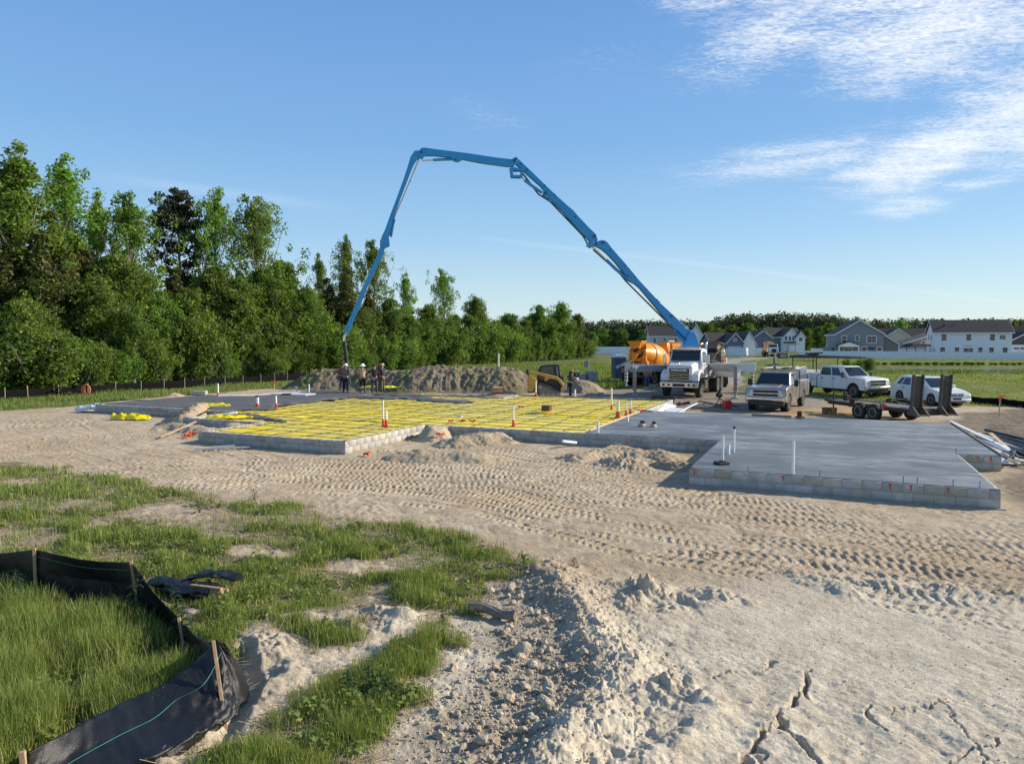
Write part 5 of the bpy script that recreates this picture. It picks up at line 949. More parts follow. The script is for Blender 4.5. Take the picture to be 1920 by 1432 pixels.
# ================================================================ PEOPLE
def skin(name, V, E, mt, par, sub=1):
    keys = list(V); me = bpy.data.meshes.new(name); me.from_pydata([V[k][0] for k in keys], [(keys.index(a), keys.index(b)) for a, b in E], [])
    me.materials.append(mt); o = bpy.data.objects.new(name, me); sc.collection.objects.link(o); o.parent = par
    md = o.modifiers.new('skin', 'SKIN'); md.use_smooth_shade = True
    for i, k in enumerate(keys): me.skin_vertices[0].data[i].radius = V[k][1] if isinstance(V[k][1], tuple) else (V[k][1],)*2
    me.skin_vertices[0].data[0].use_root = True
    s = o.modifiers.new('sub', 'SUBSURF'); s.levels = sub; s.render_levels = sub; return o
skinm = mat('skin_tone', (.34, .19, .12), .55, 0, .08, 10)
def person(loc, hdg, label, shirt, pants, hat=None, arms=None, shorts=False, h=1.0, hood=False, lean=0.0, boots=(.05, .04, .03), legs=None, z=None):
    R_ = emp('person', (*loc, z if z is not None else .415), hdg, label, 'person'); R_.scale = (h,)*3
    arms = arms or {1: ((.0, .30, 1.16), (.16, .26, .96)), -1: ((.0, -.30, 1.16), (.16, -.26, .96))}; legs = legs or {1: ((.03, .12, .49), (-.02, .14, .08)), -1: ((.03, -.12, .49), (-.02, -.14, .08))}
    lx = lean
    V = {'pelvis': ((0, 0, .95), (.13, .15)), 'belly': ((lx*.3, 0, 1.12), (.115, .14)), 'chest': ((lx*.7, 0, 1.32), (.12, .17)), 'neck': ((lx, 0, 1.49), .055), 'jaw': ((lx+.03, 0, 1.56), .07), 'head': ((lx+.02, 0, 1.66), .095), 'crown': ((lx+.01, 0, 1.73), .07), 'nose': ((lx+.125, 0, 1.62), .014)}
    E = [('pelvis', 'belly'), ('belly', 'chest'), ('chest', 'neck'), ('neck', 'jaw'), ('jaw', 'head'), ('head', 'crown'), ('head', 'nose')]
    for s in (1, -1):
        n = str(s); el, wr = map(Vector, arms[s]); kn, an = legs[s]; d = (wr-el).normalized(); pal = wr+d*.07
        V.update({'hip'+n: ((0, s*.10, .88), .10), 'knee'+n: (kn, .065), 'ank'+n: (an, .045), 'toe'+n: ((an[0]+.15, an[1]+s*.02, an[2]-.03), .035),
                  'sh'+n: ((lx*.8, s*.19, 1.43), .065), 'el'+n: (tuple(el), .045), 'wr'+n: (tuple(wr), .030), 'palm'+n: (tuple(pal), (.022, .038)), 'ear'+n: ((lx+.01, s*.10, 1.64), .014)})
        E += [('pelvis', 'hip'+n), ('hip'+n, 'knee'+n), ('knee'+n, 'ank'+n), ('ank'+n, 'toe'+n), ('chest', 'sh'+n), ('sh'+n, 'el'+n), ('el'+n, 'wr'+n), ('wr'+n, 'palm'+n), ('head', 'ear'+n)]
        sd_ = d.cross(Vector((0, 0, 1))); sd_ = sd_.normalized() if sd_.length > .2 else Vector((1, 0, 0)); cu = d.cross(sd_)
        for q in range(4):
            b_ = pal+sd_*(.028-.019*q)+d*.035; ln = (.07, .08, .075, .06)[q]; V['f%d' % q+n] = (tuple(b_), .010); V['g%d' % q+n] = (tuple(b_+d*ln*.6), .009); V['h%d' % q+n] = (tuple(b_+d*ln*.75-cu*.03), .008); E += [('palm'+n, 'f%d' % q+n), ('f%d' % q+n, 'g%d' % q+n), ('g%d' % q+n, 'h%d' % q+n)]
        V['t'+n] = (tuple(wr+d*.05+sd_*.045), .011); V['u'+n] = (tuple(wr+d*.09+sd_*.055), .009); E += [('palm'+n, 't'+n), ('t'+n, 'u'+n)]
    skin('body', V, E, skinm, R_)
    f = MB()
    for s in (1, -1): f.lathe((lx+.103, s*.035, 1.655), (1, 0, 0), [(0, .013), (.008, .008), (.01, .001)], 8)
    f.box((lx+.112, 0, 1.575), (.01, .05, .01)); f.build('eyes_and_mouth', blk, R_)
    g = lambda k, e=.02: (V[k][0], tuple(x+e for x in V[k][1]) if isinstance(V[k][1], tuple) else V[k][1]+e)
    S = {'pelvis': ((0, 0, .93), (.15, .175)), 'belly': g('belly', .03), 'chest': g('chest', .025), 'col': ((lx*.95, 0, 1.46), .08)}; SE = [('pelvis', 'belly'), ('belly', 'chest'), ('chest', 'col')]
    for s in (1, -1):
        n = str(s); S['sh'+n] = g('sh'+n, .03); S['el'+n] = g('el'+n, .028); S['wr'+n] = (V['wr'+n][0], .045); SE += [('chest', 'sh'+n), ('sh'+n, 'el'+n), ('el'+n, 'wr'+n)]
    if hood: S['hood'] = ((lx+.0, 0, 1.60), .12); S['hood2'] = ((lx-.01, 0, 1.70), .10); SE += [('col', 'hood'), ('hood', 'hood2')]
    skin('shirt', S, SE, shirt, R_)
    P_ = {'pelvis': ((0, 0, .93), (.14, .165))}; PE = []
    for s in (1, -1):
        n = str(s); P_['hip'+n] = ((0, s*.10, .84), .115); kn = Vector(V['knee'+n][0]); an = Vector(V['ank'+n][0]); P_['knee'+n] = (tuple(kn), .085); PE += [('pelvis', 'hip'+n), ('hip'+n, 'knee'+n)]
        if not shorts: P_['ank'+n] = (tuple(an+Vector((0, 0, .04))), .068); PE += [('knee'+n, 'ank'+n)]
        else: P_['kl'+n] = (tuple(kn.lerp(an, .12)), .09); PE += [('knee'+n, 'kl'+n)]
    skin('trousers', P_, PE, pants, R_)
    bt = mat('boots_%d' % int(boots[0]*100), boots, .7)
    for s in (1, -1):
        n = str(s); an = Vector(V['ank'+n][0]); up_ = .30 if shorts else .12
        skin('boot', {'a': (tuple(an+Vector((0, 0, -.02))), .055), 'b': (tuple(an+Vector((0, 0, up_))), .06), 'c': (tuple(an+Vector((.16, s*.02, -.04))), (.04, .045)), 'd': (tuple(an+Vector((-.05, 0, -.045))), .035)}, [('a', 'b'), ('a', 'c'), ('a', 'd')], bt, R_)
    if hat:
        kind, hm = hat; c = Vector((lx+.015, 0, 1.69)); m = MB()
        if kind == 'hard': m.lathe(c, (0, 0, 1), [(-.01, .15), (0, .155), (.01, .135), (.07, .125), (.12, .085), (.14, .03), (.142, .001)], 20)
        elif kind == 'wide': m.lathe(c, (0, 0, 1), [(-.02, .22), (0, .20), (.02, .13), (.10, .115), (.14, .06), (.145, .001)], 20)
        else: m.lathe(c, (0, 0, 1), [(-.03, .115), (.03, .118), (.08, .09), (.10, .03), (.101, .001)], 16); m.box(c+Vector((.15, 0, -.005)), (.12, .15, .015))
        m.build({'hard': 'hard_hat', 'wide': 'sun_hat', 'cap': 'cap'}[kind], hm, R_, smooth=50)
    elif not hood: skin('hair', {'a': ((lx-.02, 0, 1.69), .10), 'b': ((lx-.03, 0, 1.74), .07)}, [('a', 'b')], mat('hair_dark', (.02, .015, .01), .8), R_)
    return R_
F_ = lambda n, c, **k: mat(n, c, .85, 0, .15, 6, .3, 60, **k)
def at_px(px, py): return G(px, py, .415)
hatw = mat('hat_white', (.82, .80, .76), .5, noise=.03)
person(at_px(648.5, 736.5), radians(75), 'worker in white cap, grey shirt and dark trousers guiding the pump hose', F_('grey_shirt', (.13, .13, .15)), F_('navy_trousers', (.012, .015, .03)), ('hard', hatw), {1: ((.14, .28, 1.2), (.30, .05, 1.18)), -1: ((.05, -.32, 1.18), (.30, -.24, 1.18))}, h=.97)
person(at_px(641.5, 732.5), radians(60), 'worker with a dark red cap and reddish shirt behind the grey shirted one', F_('red_shirt', (.30, .06, .05)), F_('dark_trousers', (.04, .045, .045)), ('cap', F_('dark_red_cap', (.14, .02, .02))), h=.97)
person(at_px(680, 737.5), radians(100), 'worker in wide white hat, tan shirt and black shorts with rubber boots', F_('tan_shirt', (.56, .36, .24)), F_('black_shorts', (.012, .012, .013)), ('wide', hatw), {1: ((.10, .28, 1.18), (.34, .10, 1.15)), -1: ((.10, -.30, 1.18), (.34, -.14, 1.15))}, shorts=True, h=.97, boots=(.07, .07, .06))
person(at_px(702.5, 737), radians(110), 'worker all in dark clothes and dark cap with one arm stretched out', F_('black_jacket', (.012, .014, .02)), F_('slate_trousers', (.05, .055, .085)), ('cap', F_('navy_cap', (.015, .02, .04))), {1: ((.02, .42, 1.25), (.10, .62, 1.10)), -1: ((.06, -.28, 1.18), (.22, -.2, 1.0))}, h=.97)
person(at_px(717.5, 734.5), radians(160), 'worker in navy top and pale hat with both hands raised to the face', F_('navy_top', (.015, .018, .04)), F_('olive_trousers', (.10, .085, .06)), ('hard', F_('sand_hat', (.50, .38, .27))), {1: ((.20, .24, 1.34), (.20, .06, 1.60)), -1: ((.20, -.24, 1.34), (.20, -.06, 1.60))}, h=.96)
person(at_px(711.5, 733.2), radians(20), 'worker in brown clothes half hidden between the dark one and the navy one', F_('brown_shirt', (.20, .10, .06)), F_('brown_trousers', (.13, .08, .05)), ('cap', F_('brown_cap', (.28, .17, .11))), h=.96)
hx, hy = XY(1070, 43.0); person((hx, hy), radians(-15), 'man in a dark hooded jacket standing by the track loader', F_('hood_jacket', (.035, .028, .026)), F_('black_trousers', (.008, .008, .009)), None, {1: ((.10, .27, 1.2), (.30, .10, 1.16)), -1: ((.08, -.28, 1.18), (.28, -.14, 1.10))}, hood=True, lean=.06, h=1.02, z=Hs(hx, hy))
hx, hy = XY(1213.5, 53.2); person((hx, hy), radians(-60), 'worker in blue jeans standing below the left outrigger arm', F_('orange_top', (.45, .20, .10)), F_('blue_jeans', (.04, .09, .20)), ('cap', F_('grey_cap', (.2, .2, .2))), h=.98, boots=(.35, .34, .32), z=0)
# ================================================================ SITE OBJECTS
def place(px, py, z=0.0): x, y = G(px, py, z); return (x, y, z if z else Hs(x, y))
card = mat('cardboard', (.44, .26, .14), .85, 0, .1, 5)
x, y, z = place(932, 746); b = emp('cardboard_box', (x, y, z+.36), .2, 'open brown cardboard box on the small heap by the dirt bank', 'box'); m = MB(); [m.bb(*q) for q in ((-.32, .32, -.22, -.21, 0, .36), (-.32, .32, .21, .22, 0, .36), (-.32, -.31, -.21, .21, 0, .36), (.31, .32, -.21, .21, 0, .36), (-.31, .31, -.21, .21, 0, .01))]; m.build('box_body', card, b)
for s in (1, -1): m = MB(); m.loft([[(s*.32, -.22, .36), (s*.32, .22, .36), (s*.48, .22, .42), (s*.48, -.22, .42)], [(s*.32, -.22, .37), (s*.32, .22, .37), (s*.48, .22, .43), (s*.48, -.22, .43)]]); m.build('flap', card, b)
m = MB(); m.loft([[(-.32, -.22, .36), (.32, -.22, .36), (.3, -.36, .30), (-.3, -.36, .30)], [(-.32, -.215, .37), (.32, -.215, .37), (.3, -.355, .31), (-.3, -.355, .31)]]); m.build('flap', card, b)
# petrol can, saw
x, y, z = place(1363, 766); b = emp('fuel_can', (x, y, z), .4, 'red plastic fuel can on the ground before the pump truck', 'fuel can'); m = MB(); m.prism([(-.22, 0), (.22, 0), (.22, .36), (.10, .44), (-.16, .44), (-.22, .38)], -.15, .15, 'y'); m.build('can', redsl, b, bevel=.03, seg=2); m = MB(); m.tube([(-.1, 0, .43), (-.08, 0, .52), (.08, 0, .52), (.1, 0, .43)], .02, 8); m.build('handle', redsl, b); m = MB(); m.tube([(.17, 0, .42), (.24, 0, .50)], .03, 10); m.build('spout_cap', blk, b)
x, y, z = place(1348, 762); b = emp('power_trowel', (x, y, z), .5, 'small black engine machine on thin legs beside the red fuel can', 'machine'); m = MB(); m.box((0, 0, .62), (.30, .24, .22)); m.lathe((0, 0, .72), (0, 0, 1), [(0, .10), (.10, .10), (.12, .04)], 12); m.build('engine', blk, b, bevel=.03); m = MB(); m.tube([(0, 0, .5), (-.05, .05, .25), (-.18, .1, .02)], .025, 6); m.tube([(0, 0, .5), (.08, -.1, .02)], .02, 6); m.tube([(.05, 0, .5), (.35, .05, .22), (.55, .05, .05)], .025, 6); m.build('frame_legs', dkmet, b); m = MB(); m.lathe((0, 0, .02), (0, 0, 1), [(0, .28), (.03, .28)], 16); m.build('base_ring', dkmet, b)
m = MB(); P = [(1385, 763), (1370, 761), (1345, 759), (1310, 753)]; m.tube([Vector(place(*p))+Vector((0, 0, .04)) for p in P], .03, 6); tag(m.build('black_hose', blk), 'black hose lying on the ground behind the fuel can', 'hose')
# white foam boards leaning into each other, pipe offcut, black bag
wb = mat('white_foam', (.80, .80, .80), .6, noise=.03)
def plank(p, q, w_, t, mt, label, name='plank', cat='plank', roll=0.0, group=None):
    p, q = Vector(p), Vector(q); d = (q-p); L_ = d.length; x = d.normalized(); s = x.cross(Vector((0, 0, 1))).normalized(); u = s.cross(x); R = Matrix((x, s, u)).transposed() @ Matrix.Rotation(roll, 3, 'X')
    m = MB(); m.box((0, 0, 0), (L_, w_, t)); o = m.build(name, mt, bevel=min(.004, t*.3)); o.matrix_world = Matrix.Translation((p+q)/2) @ R.to_4x4(); o.location = (p+q)/2; o.rotation_euler = R.to_euler(); return tag(o, label, cat, group)
def GP(px, py, z): x, y = G(px, py, z); return (x, y, z)
plank(GP(1242, 773, .10), GP(1259, 758, .30), .55, .03, wb, 'left white foam board of the leaning pair behind the slab', 'foam_board', 'board', .2)
plank(GP(1262, 773, .14), GP(1272, 765, .26), .85, .03, wb, 'middle white foam board lying flat beside the leaning ones', 'foam_board', 'board')
plank(GP(1266, 775, .18), GP(1303, 757, .50), .30, .04, wb, 'long white board slanting up to the right behind the slab', 'foam_board', 'board', -.3)
m = MB(); m.tube([(0, 0, .06), (.55, .28, .22)], .075, 14); tag(m.build('pipe_offcut', pvc, loc=place(1237, 762), smooth=40), 'white pipe offcut lying by the black bin at the slab corner', 'pipe offcut')
x, y, z = place(1240, 762); m = MB(); m.loft([[(a*k*.6, b_*k*.38, zz+.03*sin(a*5)) for a, b_ in ((-1, -1), (1, -.9), (1.1, 1), (-.9, 1.1))] for zz, k in ((0, .9), (.25, 1.05), (.5, 1.1), (.5, .95), (.15, .85))]); tag(m.build('black_tub', mat('black_tub', (.015, .015, .016), .5), loc=(x+.1, y+.5, z+.02), bevel=.02), 'black mixing tub at the corner between sheeting and slab', 'tub')
m = MB()
for k in range(5): a = Vector((random.uniform(-.5, .5), random.uniform(-.2, .2), .06+.03*k)); m.tube([a, a+Vector((random.uniform(.2, .5), random.uniform(-.2, .2), .08))], .05, 7)
tag(m.build('rusty_offcuts', mat('rusty_brown', (.14, .05, .03), .8), loc=place(1281, 762)), 'small tangle of rusty brown offcuts behind the white boards', 'offcuts')
plank(GP(1190, 767, .44), GP(1225, 771, .44), .10, .04, grey, 'grey strip lying on the slab rim by the sheeting', 'strip', 'strip')
m = MB(); m.cyl((0, 0, .05), (.35, .1, .05), .045, n=10); tag(m.build('red_pipe_offcut', redsl, loc=GP(1196, 772, .41)), 'short red pipe piece on the rim where sheeting meets slab', 'pipe offcut')
plank(GP(1410, 777, .46), GP(1485, 781, .46), .14, .10, board, 'dark timber lying on the back rim of the slab', 'plank', 'plank')
m = MB(); m.box((0, 0, .12), (.16, .14, .26)); m.box((.02, 0, -.0), (.34, .2, .06)); tag(m.build('dark_red_tool', mat('dark_red', (.09, .02, .02), .6), loc=GP(1499, 782, .47), bevel=.02), 'small dark red tool standing on the back rim of the slab', 'tool')
# buckets by the trailer tongue
for px, l, mt_ in ((1548, 'dark tan rubble sack left of the orange bucket', mat('sack_brown', (.20, .12, .06), .9)), (1562, 'orange clay coloured bucket under the trailer tongue', mat('clay_bucket', (.42, .21, .09), .7))):
    m = MB(); m.lathe((0, 0, 0), (0, 0, 1), [(0, .15), (.26, .18), (.30, .19), (.31, .15), (.12, .12)], 14); tag(m.build('bucket', mt_, loc=place(px, 777), smooth=40), l, 'bucket')
# boards and lengths of trim right of the slab
shine = mat('pale_trim', (.62, .60, .56), .45, noise=.08, nscale=3); bluegr = mat('blue_grey_trim', (.17, .22, .28), .35, noise=.1)
def strip(P, w_, t, mt, label, name='trim_board', cat='board'):
    pts = smooth_pts([GP(*p) for p in P], 6); m = MB(); rings = []
    for i, p in enumerate(pts):
        d = (pts[min(i+1, len(pts)-1)]-pts[max(i-1, 0)]).normalized(); s = d.cross(Vector((0, 0, 1))).normalized(); u = s.cross(d); rings.append([p-s*w_/2-u*t/2, p+s*w_/2-u*t/2, p+s*w_/2+u*t/2, p-s*w_/2+u*t/2])
    m.loft(rings); return tag(m.build(name, mt), label, cat)
strip([(1782, 790, .42), (1820, 808, .36), (1862, 828, .22)], .12, .05, wb, 'long white board propped on a dark block beside the slab')
strip([(1818, 822, .08), (1850, 845, .10), (1878, 866, .06), (1900, 866, .05)], .42, .03, shine, 'broad pale trim strip curving down to the right of the slab')
strip([(1828, 824, .16), (1862, 842, .16), (1905, 860, .10), (1960, 872, .08)], .20, .03, shine, 'long pale trim strip lying across the broad one')
strip([(1838, 822, .22), (1868, 836, .20), (1885, 846, .14)], .20, .03, bluegr, 'blue grey strip between the propped white board and the pale trim')
strip([(1862, 828, .18), (1880, 835, .16), (1892, 845, .10)], .16, .02, wb, 'short white strip with a bent end near the small plank')
plank(GP(1857, 812, .30), GP(1890, 841, .12), .13, .04, newb, 'new yellow pine plank lying across the pile of black pipes')
strip([(1835, 812, .10), (1880, 830, .10), (1960, 860, .10)], .06, .05, wb, 'thin white pipe length running off to the right edge', 'pipe_length', 'pipe')
bpipe = mat('black_pipe', (.03, .03, .032), .4)
for k in range(6):
    m = MB(); a = GP(1848+k*9, 806+k*7, .10); b_ = GP(1985+k*8, 842+k*10, .08); m.tube([a, Vector(a).lerp(Vector(b_), .5)+Vector((0, .1*k % .3, .03)), b_], .055, 8); tag(m.build('black_pipe', bpipe, smooth=50), 'black plastic pipe in the row lying right of the pale boards', 'pipe', 'black pipes right of the boards')
m = MB(); m.beam(GP(1893, 842, .05), GP(1912, 858, .3), .05, .05); m.beam(GP(1905, 840, .05), GP(1900, 858, .25), .05, .05); m.beam(GP(1880, 845, .2), GP(1930, 862, .2), .05, .05); tag(m.build('black_bracket', bpipe), 'crossed black brackets at the right edge beyond the trim', 'bracket')
def cmu(loc, rz, label, group=None, tone=1.0):
    m = MB(); [m.bb(*q) for q in ((-.195, .195, -.095, -.065, 0, .19), (-.195, .195, .065, .095, 0, .19), (-.195, -.165, -.0651, .0651, 0, .19), (.165, .195, -.0651, .0651, 0, .19), (-.018, .018, -.0651, .0651, 0, .19))]
    o = m.build('concrete_block', mat('loose_block', (.36, .35, .33), .9, bump=.4), bevel=.004); o.location = loc; o.rotation_euler = rz if isinstance(rz, tuple) else (0, 0, rz); return tag(o, label, 'concrete block', group)
cmu(place(1782, 812), .3, 'grey concrete block lying beside the right form board'); cmu(place(1787, 816), .9, 'second grey block touching the one beside the form board')
m = MB(); m.box((0, 0, .16), (.1, .3, .34)); tag(m.build('dark_support', mat('slate', (.05, .06, .08), .6), loc=place(1811, 821), bevel=.01), 'dark upright block holding up the long white board', 'support')
# stacks of block by the green meadow
def stack(px, py, nx, ny, nz, rz, label, sc__=1.0):
    x, y, z = place(px, py); r = emp('block_stack', (x, y, z), rz, label, 'block stack')
    m = MB(); m.bb(-.6, .6, -.5, .5, 0, .12); m.build('pallet', board, r)
    for k in range(nz):
        for i in range(nx):
            for j in range(ny):
                q = MB(); ox = (i-(nx-1)/2)*.40; oy = (j-(ny-1)/2)*.2; q.bb(ox-.19, ox+.19, oy-.09, oy+.09, .12+k*.2, .31+k*.2); q.build('block', block if False else mat('loose_block', (.36, .35, .33), .9), r, bevel=.006)
    return r
stack(1109, 722, 2, 4, 5, .3, 'tall square stack of grey blocks behind the dirt heap'); stack(1092, 722, 1, 4, 4, .2, 'narrow block stack between the tall stack and white drum')
m = MB(); m.tube([(0, 0, 0), (0, 0, 2.1)], .06, 6); m.box((-.18, 0, 1.7), (.3, .05, .5)); tag(m.build('grey_post', grey, loc=place(1103, 722)), 'grey post with a small panel rising out of the block stacks', 'post')
x, y, z = place(1090, 728); b = emp('white_drum', (x-.5, y, z), 0, 'white drum with dark gear piled on top by the block stack', 'drum'); m = MB(); m.lathe((0, 0, 0), (0, 0, 1), [(0, .30), (.85, .30), (.87, .28)], 18); m.build('barrel', pvc, b, smooth=40); m = MB(); m.box((-.1, 0, .93), (.9, .5, .12)); [m.lathe((dx, 0, 1.0), (0, 0, 1), [(0, .12), (.2, .10), (.24, .02)], 8) for dx in (-.35, 0, .3)]; m.build('gear', dkmet, b, bevel=.02); m = MB(); [m.box((dx, .1, 1.2), (.22, .2, .3)) for dx in (-.25, .2)]; m.build('light_gear', mat('light_gear', (.4, .42, .42), .6), b, bevel=.03)
for k, (px, py) in enumerate(((1104, 742), (1113, 742), (1126, 741))): cmu(place(px, py), .2*k, 'grey block standing on the ground before the brown heap', 'blocks before the brown heap')
for k, (px, py) in enumerate(((1140, 712), (1147, 714), (1158, 715), (1133, 716), (1219, 724), (1227, 725), (1230, 722))):
    cmu(place(px, py), .5*k, ('grey block lying near the portable toilet' if k < 4 else 'grey block lying beside the worker in jeans'), ('blocks by the toilet' if k < 4 else 'blocks by the jeans worker'))
# portable toilet
x, y, z = place(1160, 712); b = emp('portable_toilet', (x, y, z), .12, 'blue grey portable toilet with a white roof at the meadow edge', 'portable toilet'); tb_ = mat('toilet_blue', (.075, .115, .17), .5, noise=.08, dirt=.2); m = MB(); m.bb(-.56, .56, -.56, .56, .08, 2.05); m.build('cabin', tb_, b, bevel=.04, seg=2); m = MB(); m.bb(-.44, .44, -.575, -.565, .2, 1.95); m.build('door', mat('toilet_door', (.06, .095, .145), .5), b, bevel=.01); m = MB(); m.prism([(-.60, 2.04), (.60, 2.04), (.58, 2.16), (.3, 2.28), (-.3, 2.28), (-.58, 2.16)], -.6, .6, 'y'); [m.bb(-.45+k*.25, -.35+k*.25, -.61, .61, 2.2, 2.31) for k in range(4)]; m.build('roof', wb, b, bevel=.02); m = MB(); m.bb(-.6, .6, -.6, .6, 0, .08); m.build('base', dkmet, b)
# left side: wrapped sheet, yellow bundle, planks, pipe, red bits, gravestone block
def rag(px, py, rx, ry, h_, label, mt, cat, name, seed, rz=0.0):
    x0_, y0_, z0_ = place(px, py); n = 34; a = np.linspace(-1, 1, n); X_, Y_ = np.meshgrid(a, a); r = np.sqrt(X_**2+Y_**2)
    w_ = np.clip(1.15-r+fbm(X_*1.5, Y_*1.5, seed, 3)*.5, 0, 1); z_s = sst(w_, 0, .5)*h_*(.45+.8*np.abs(fbm(X_*2.2, Y_*1.6, seed+1, 4, .65)))+.01
    px_a = X_*rx*(1+.15*fbm(Y_*2, X_*2, seed+2, 3)); py_a = Y_*ry*(1+.15*fbm(X_*2, Y_*2, seed+3, 3)); c, s = cos(rz), sin(rz)
    V = np.stack([(px_a*c-py_a*s).ravel(), (px_a*s+py_a*c).ravel(), z_s.ravel()], 1); idx = np.arange(n*n).reshape(n, n); F = np.stack([idx[:-1, :-1], idx[:-1, 1:], idx[1:, 1:], idx[1:, :-1]], -1).reshape(-1, 4); F = F[(w_.ravel()[F] > .08).all(1)]
    o = npmesh(name, V, F, mt); o.location = (x0_, y0_, z0_+.02); s_ = o.modifiers.new('thick', 'SOLIDIFY'); s_.thickness = .01; return tag(o, label, cat)
rag(176, 771, .75, .45, .42, 'crumpled white plastic sheet on the sand left of the dark slab', mat('film', (.60, .64, .68), .3, noise=.1, bump=.6, bscale=6), 'plastic sheet', 'crumpled_sheet', 201)
ypl = mat('yellow_film', (.82, .66, .0), .35, noise=.12, nscale=3, bump=.6, bscale=5)
rag(243, 787, .95, .35, .34, 'bundle of bright yellow sheeting thrown on the sand at the left', ypl, 'plastic sheet', 'sheeting_bundle', 202, -.1)
rag(395, 776, 1.2, .5, .22, 'loose yellow sheeting fold spilling over the notch wall', ypl, 'plastic sheet', 'sheeting_fold', 203, -.4); bpy.data.objects['sheeting_fold'].location.z = .36
rag(430, 801, .9, .3, .18, 'yellow sheeting edge bunched over the left corner of the wing', ypl, 'plastic sheet', 'sheeting_fold', 204, .2).location.z = .36
rag(338, 788, .25, .3, .30, 'small yellow scrap hanging by the dark notch wall', ypl, 'plastic sheet', 'sheeting_scrap', 205)
rag(800, 740, .9, .3, .12, 'small orange and yellow scraps on the earth behind the back wall', mat('orange_film', (.60, .42, .12), .5), 'plastic sheet', 'sheeting_scrap', 206)
rag(707, 738, 1.3, .35, .14, 'bright yellow sheeting bunched behind the standing workers', ypl, 'plastic sheet', 'sheeting_fold', 207).location.z = .40
plank(GP(300, 819, .06), GP(367, 790, .50), .14, .04, newb, 'tan plank slanting up onto the small dirt heap'); plank(GP(325, 781, .25), GP(347, 772, .55), .2, .04, board, 'grey weathered board lying on the heap by the dark slab'); plank(GP(375, 777, .3), GP(392, 769, .52), .16, .04, board, 'brown board poking out of the heap at the notch')
plank(GP(365, 842, .05), GP(470, 838, .05), .12, .05, mat('grey_board', (.38, .38, .37), .7), 'long grey board lying on the sand before the yellow wing wall'); plank(GP(395, 838, .07), GP(440, 835, .08), .1, .04, mat('grey_board', (.38, .38, .37), .7), 'short grey board behind the long one on the sand')
m = MB(); m.tube([GP(1020, 824, .08), GP(1078, 828, .08)], .085, 12); m.tube([GP(1055, 827, .24), GP(1080, 830, .12)], .05, 10); tag(m.build('pvc_pipe', pvc, smooth=40), 'white plastic pipe lying on the sand under the middle wall', 'pipe')
m = MB(); m.tube([(0, 0, .1), (.2, -.05, .12)], .055, 10); tag(m.build('pvc_fitting', mat('pink_white', (.75, .62, .60), .5), loc=(*G(857, 808), .45), smooth=40), 'pale pipe fitting stuck in the dirt heap', 'pipe fitting')
rclay = mat('red_clay', (.68, .08, .02), .7, noise=.3, nscale=8)
def clump(px, py, n_, sp, label, zz=0.05):
    m = MB(); rd = random.Random(px)
    for k in range(n_):
        c = Vector((rd.uniform(-sp, sp), rd.uniform(-sp*.5, sp*.5), rd.uniform(0, .06))); a = rd.uniform(0, 3); m.tube([c, c+Vector((cos(a)*.07, sin(a)*.07, .03)), c+Vector((cos(a)*.12, sin(a)*.12, .0))], [.03, .035, .02], 7)
    x, y, z = place(px, py); return tag(m.build('red_scraps', rclay, loc=(x, y, z+zz)), label, 'scraps')
clump(345, 821, 9, .45, 'line of bright red scraps on the sand below the leaning plank'); clump(362, 816, 6, .3, 'second cluster of red scraps by the left wing corner', .06); clump(683, 856, 4, .14, 'two red scraps on the sand below the wing corner'); clump(822, 828, 4, .13, 'red scraps low on the pointed dirt heap', .20); clump(844, 812, 3, .1, 'single red scrap high on the dirt heap', .42); clump(866, 806, 4, .16, 'red scraps at the foot of the shaded middle wall', .34); clump(885, 807, 3, .12, 'small red scraps right of the others by the wall', .32); clump(980, 777, 3, .12, 'red scraps lying on the yellow sheeting', .33)
m = MB(); m.box((0, 0, .15), (.9, .4, .30)); tag(m.build('stone_block', mat('pale_stone', (.38, .38, .30), .9, bump=.5), loc=place(375, 741), bevel=.05), 'pale stone slab behind the far edge of the fresh concrete', 'stone')
plank(GP(409, 742, .45), GP(505, 739, .45), .18, .05, wb, 'long pale board along the far edge of the fresh slab'); plank(GP(480, 737, .44), GP(560, 735, .44), .1, .05, newb, 'pale yellow board behind the black mark on the far slab'); m = MB(); m.box((0, 0, .05), (.5, .3, .09)); tag(m.build('dark_pad', blk, loc=GP(537, 741, .415)), 'small black object lying far back on the fresh slab', 'pad')
for px, py, hh, l in ((514, 735, .75, 'orange topped survey stake at the far left field'), (1873, 783, 1.0, 'survey stake with red ribbon in the rutted earth at the right')):
    x, y, z = place(px, py); b = emp('survey_stake', (x, y, z), 0, l, 'stake'); m = MB(); m.beam((0, 0, -.1), (.02, 0, hh), .035, .035); m.build('stake', newb, b); m = MB(); m.box((.02, 0, hh*.85), (.06, .06, hh*.3)); m.beam((.02, 0, hh*.9), (.28, .02, hh*.97), .03, .06); m.build('ribbon', mat('survey_orange', (.85, .17, .04), .5), b)
# white marker post and hose reel far left
m = MB(); m.tube([(0, 0, 0), (0, 0, 2.0)], .11, 12); tag(m.build('marker_post', pvc, loc=(*XY(934.5, 88), 0), smooth=40), 'lone white marker post in the meadow before the tree line', 'post')
x, y, z = place(165, 741); m = MB(); [m.tube([(.26*cos(t)*(.6+.25*q), -.05*q, .38+.34*sin(t)) for t in [2*pi*k/14 for k in range(15)]], .035, 6, cap=False) for q in range(3)]; tag(m.build('hose_coil', mat('coral_hose', (.80, .22, .11), .5), loc=(x, y-.1, z)), 'coral orange hose coil hanging on the far left silt fence', 'hose')
m = MB(); m.box((0, 0, .55), (.5, .12, .45)); m.beam((0, 0, 0), (0, 0, .5), .06, .06); tag(m.build('white_sign', wb, loc=(*XY(137, 51), 0)), 'small blank white board beyond the far left silt fence', 'sign')
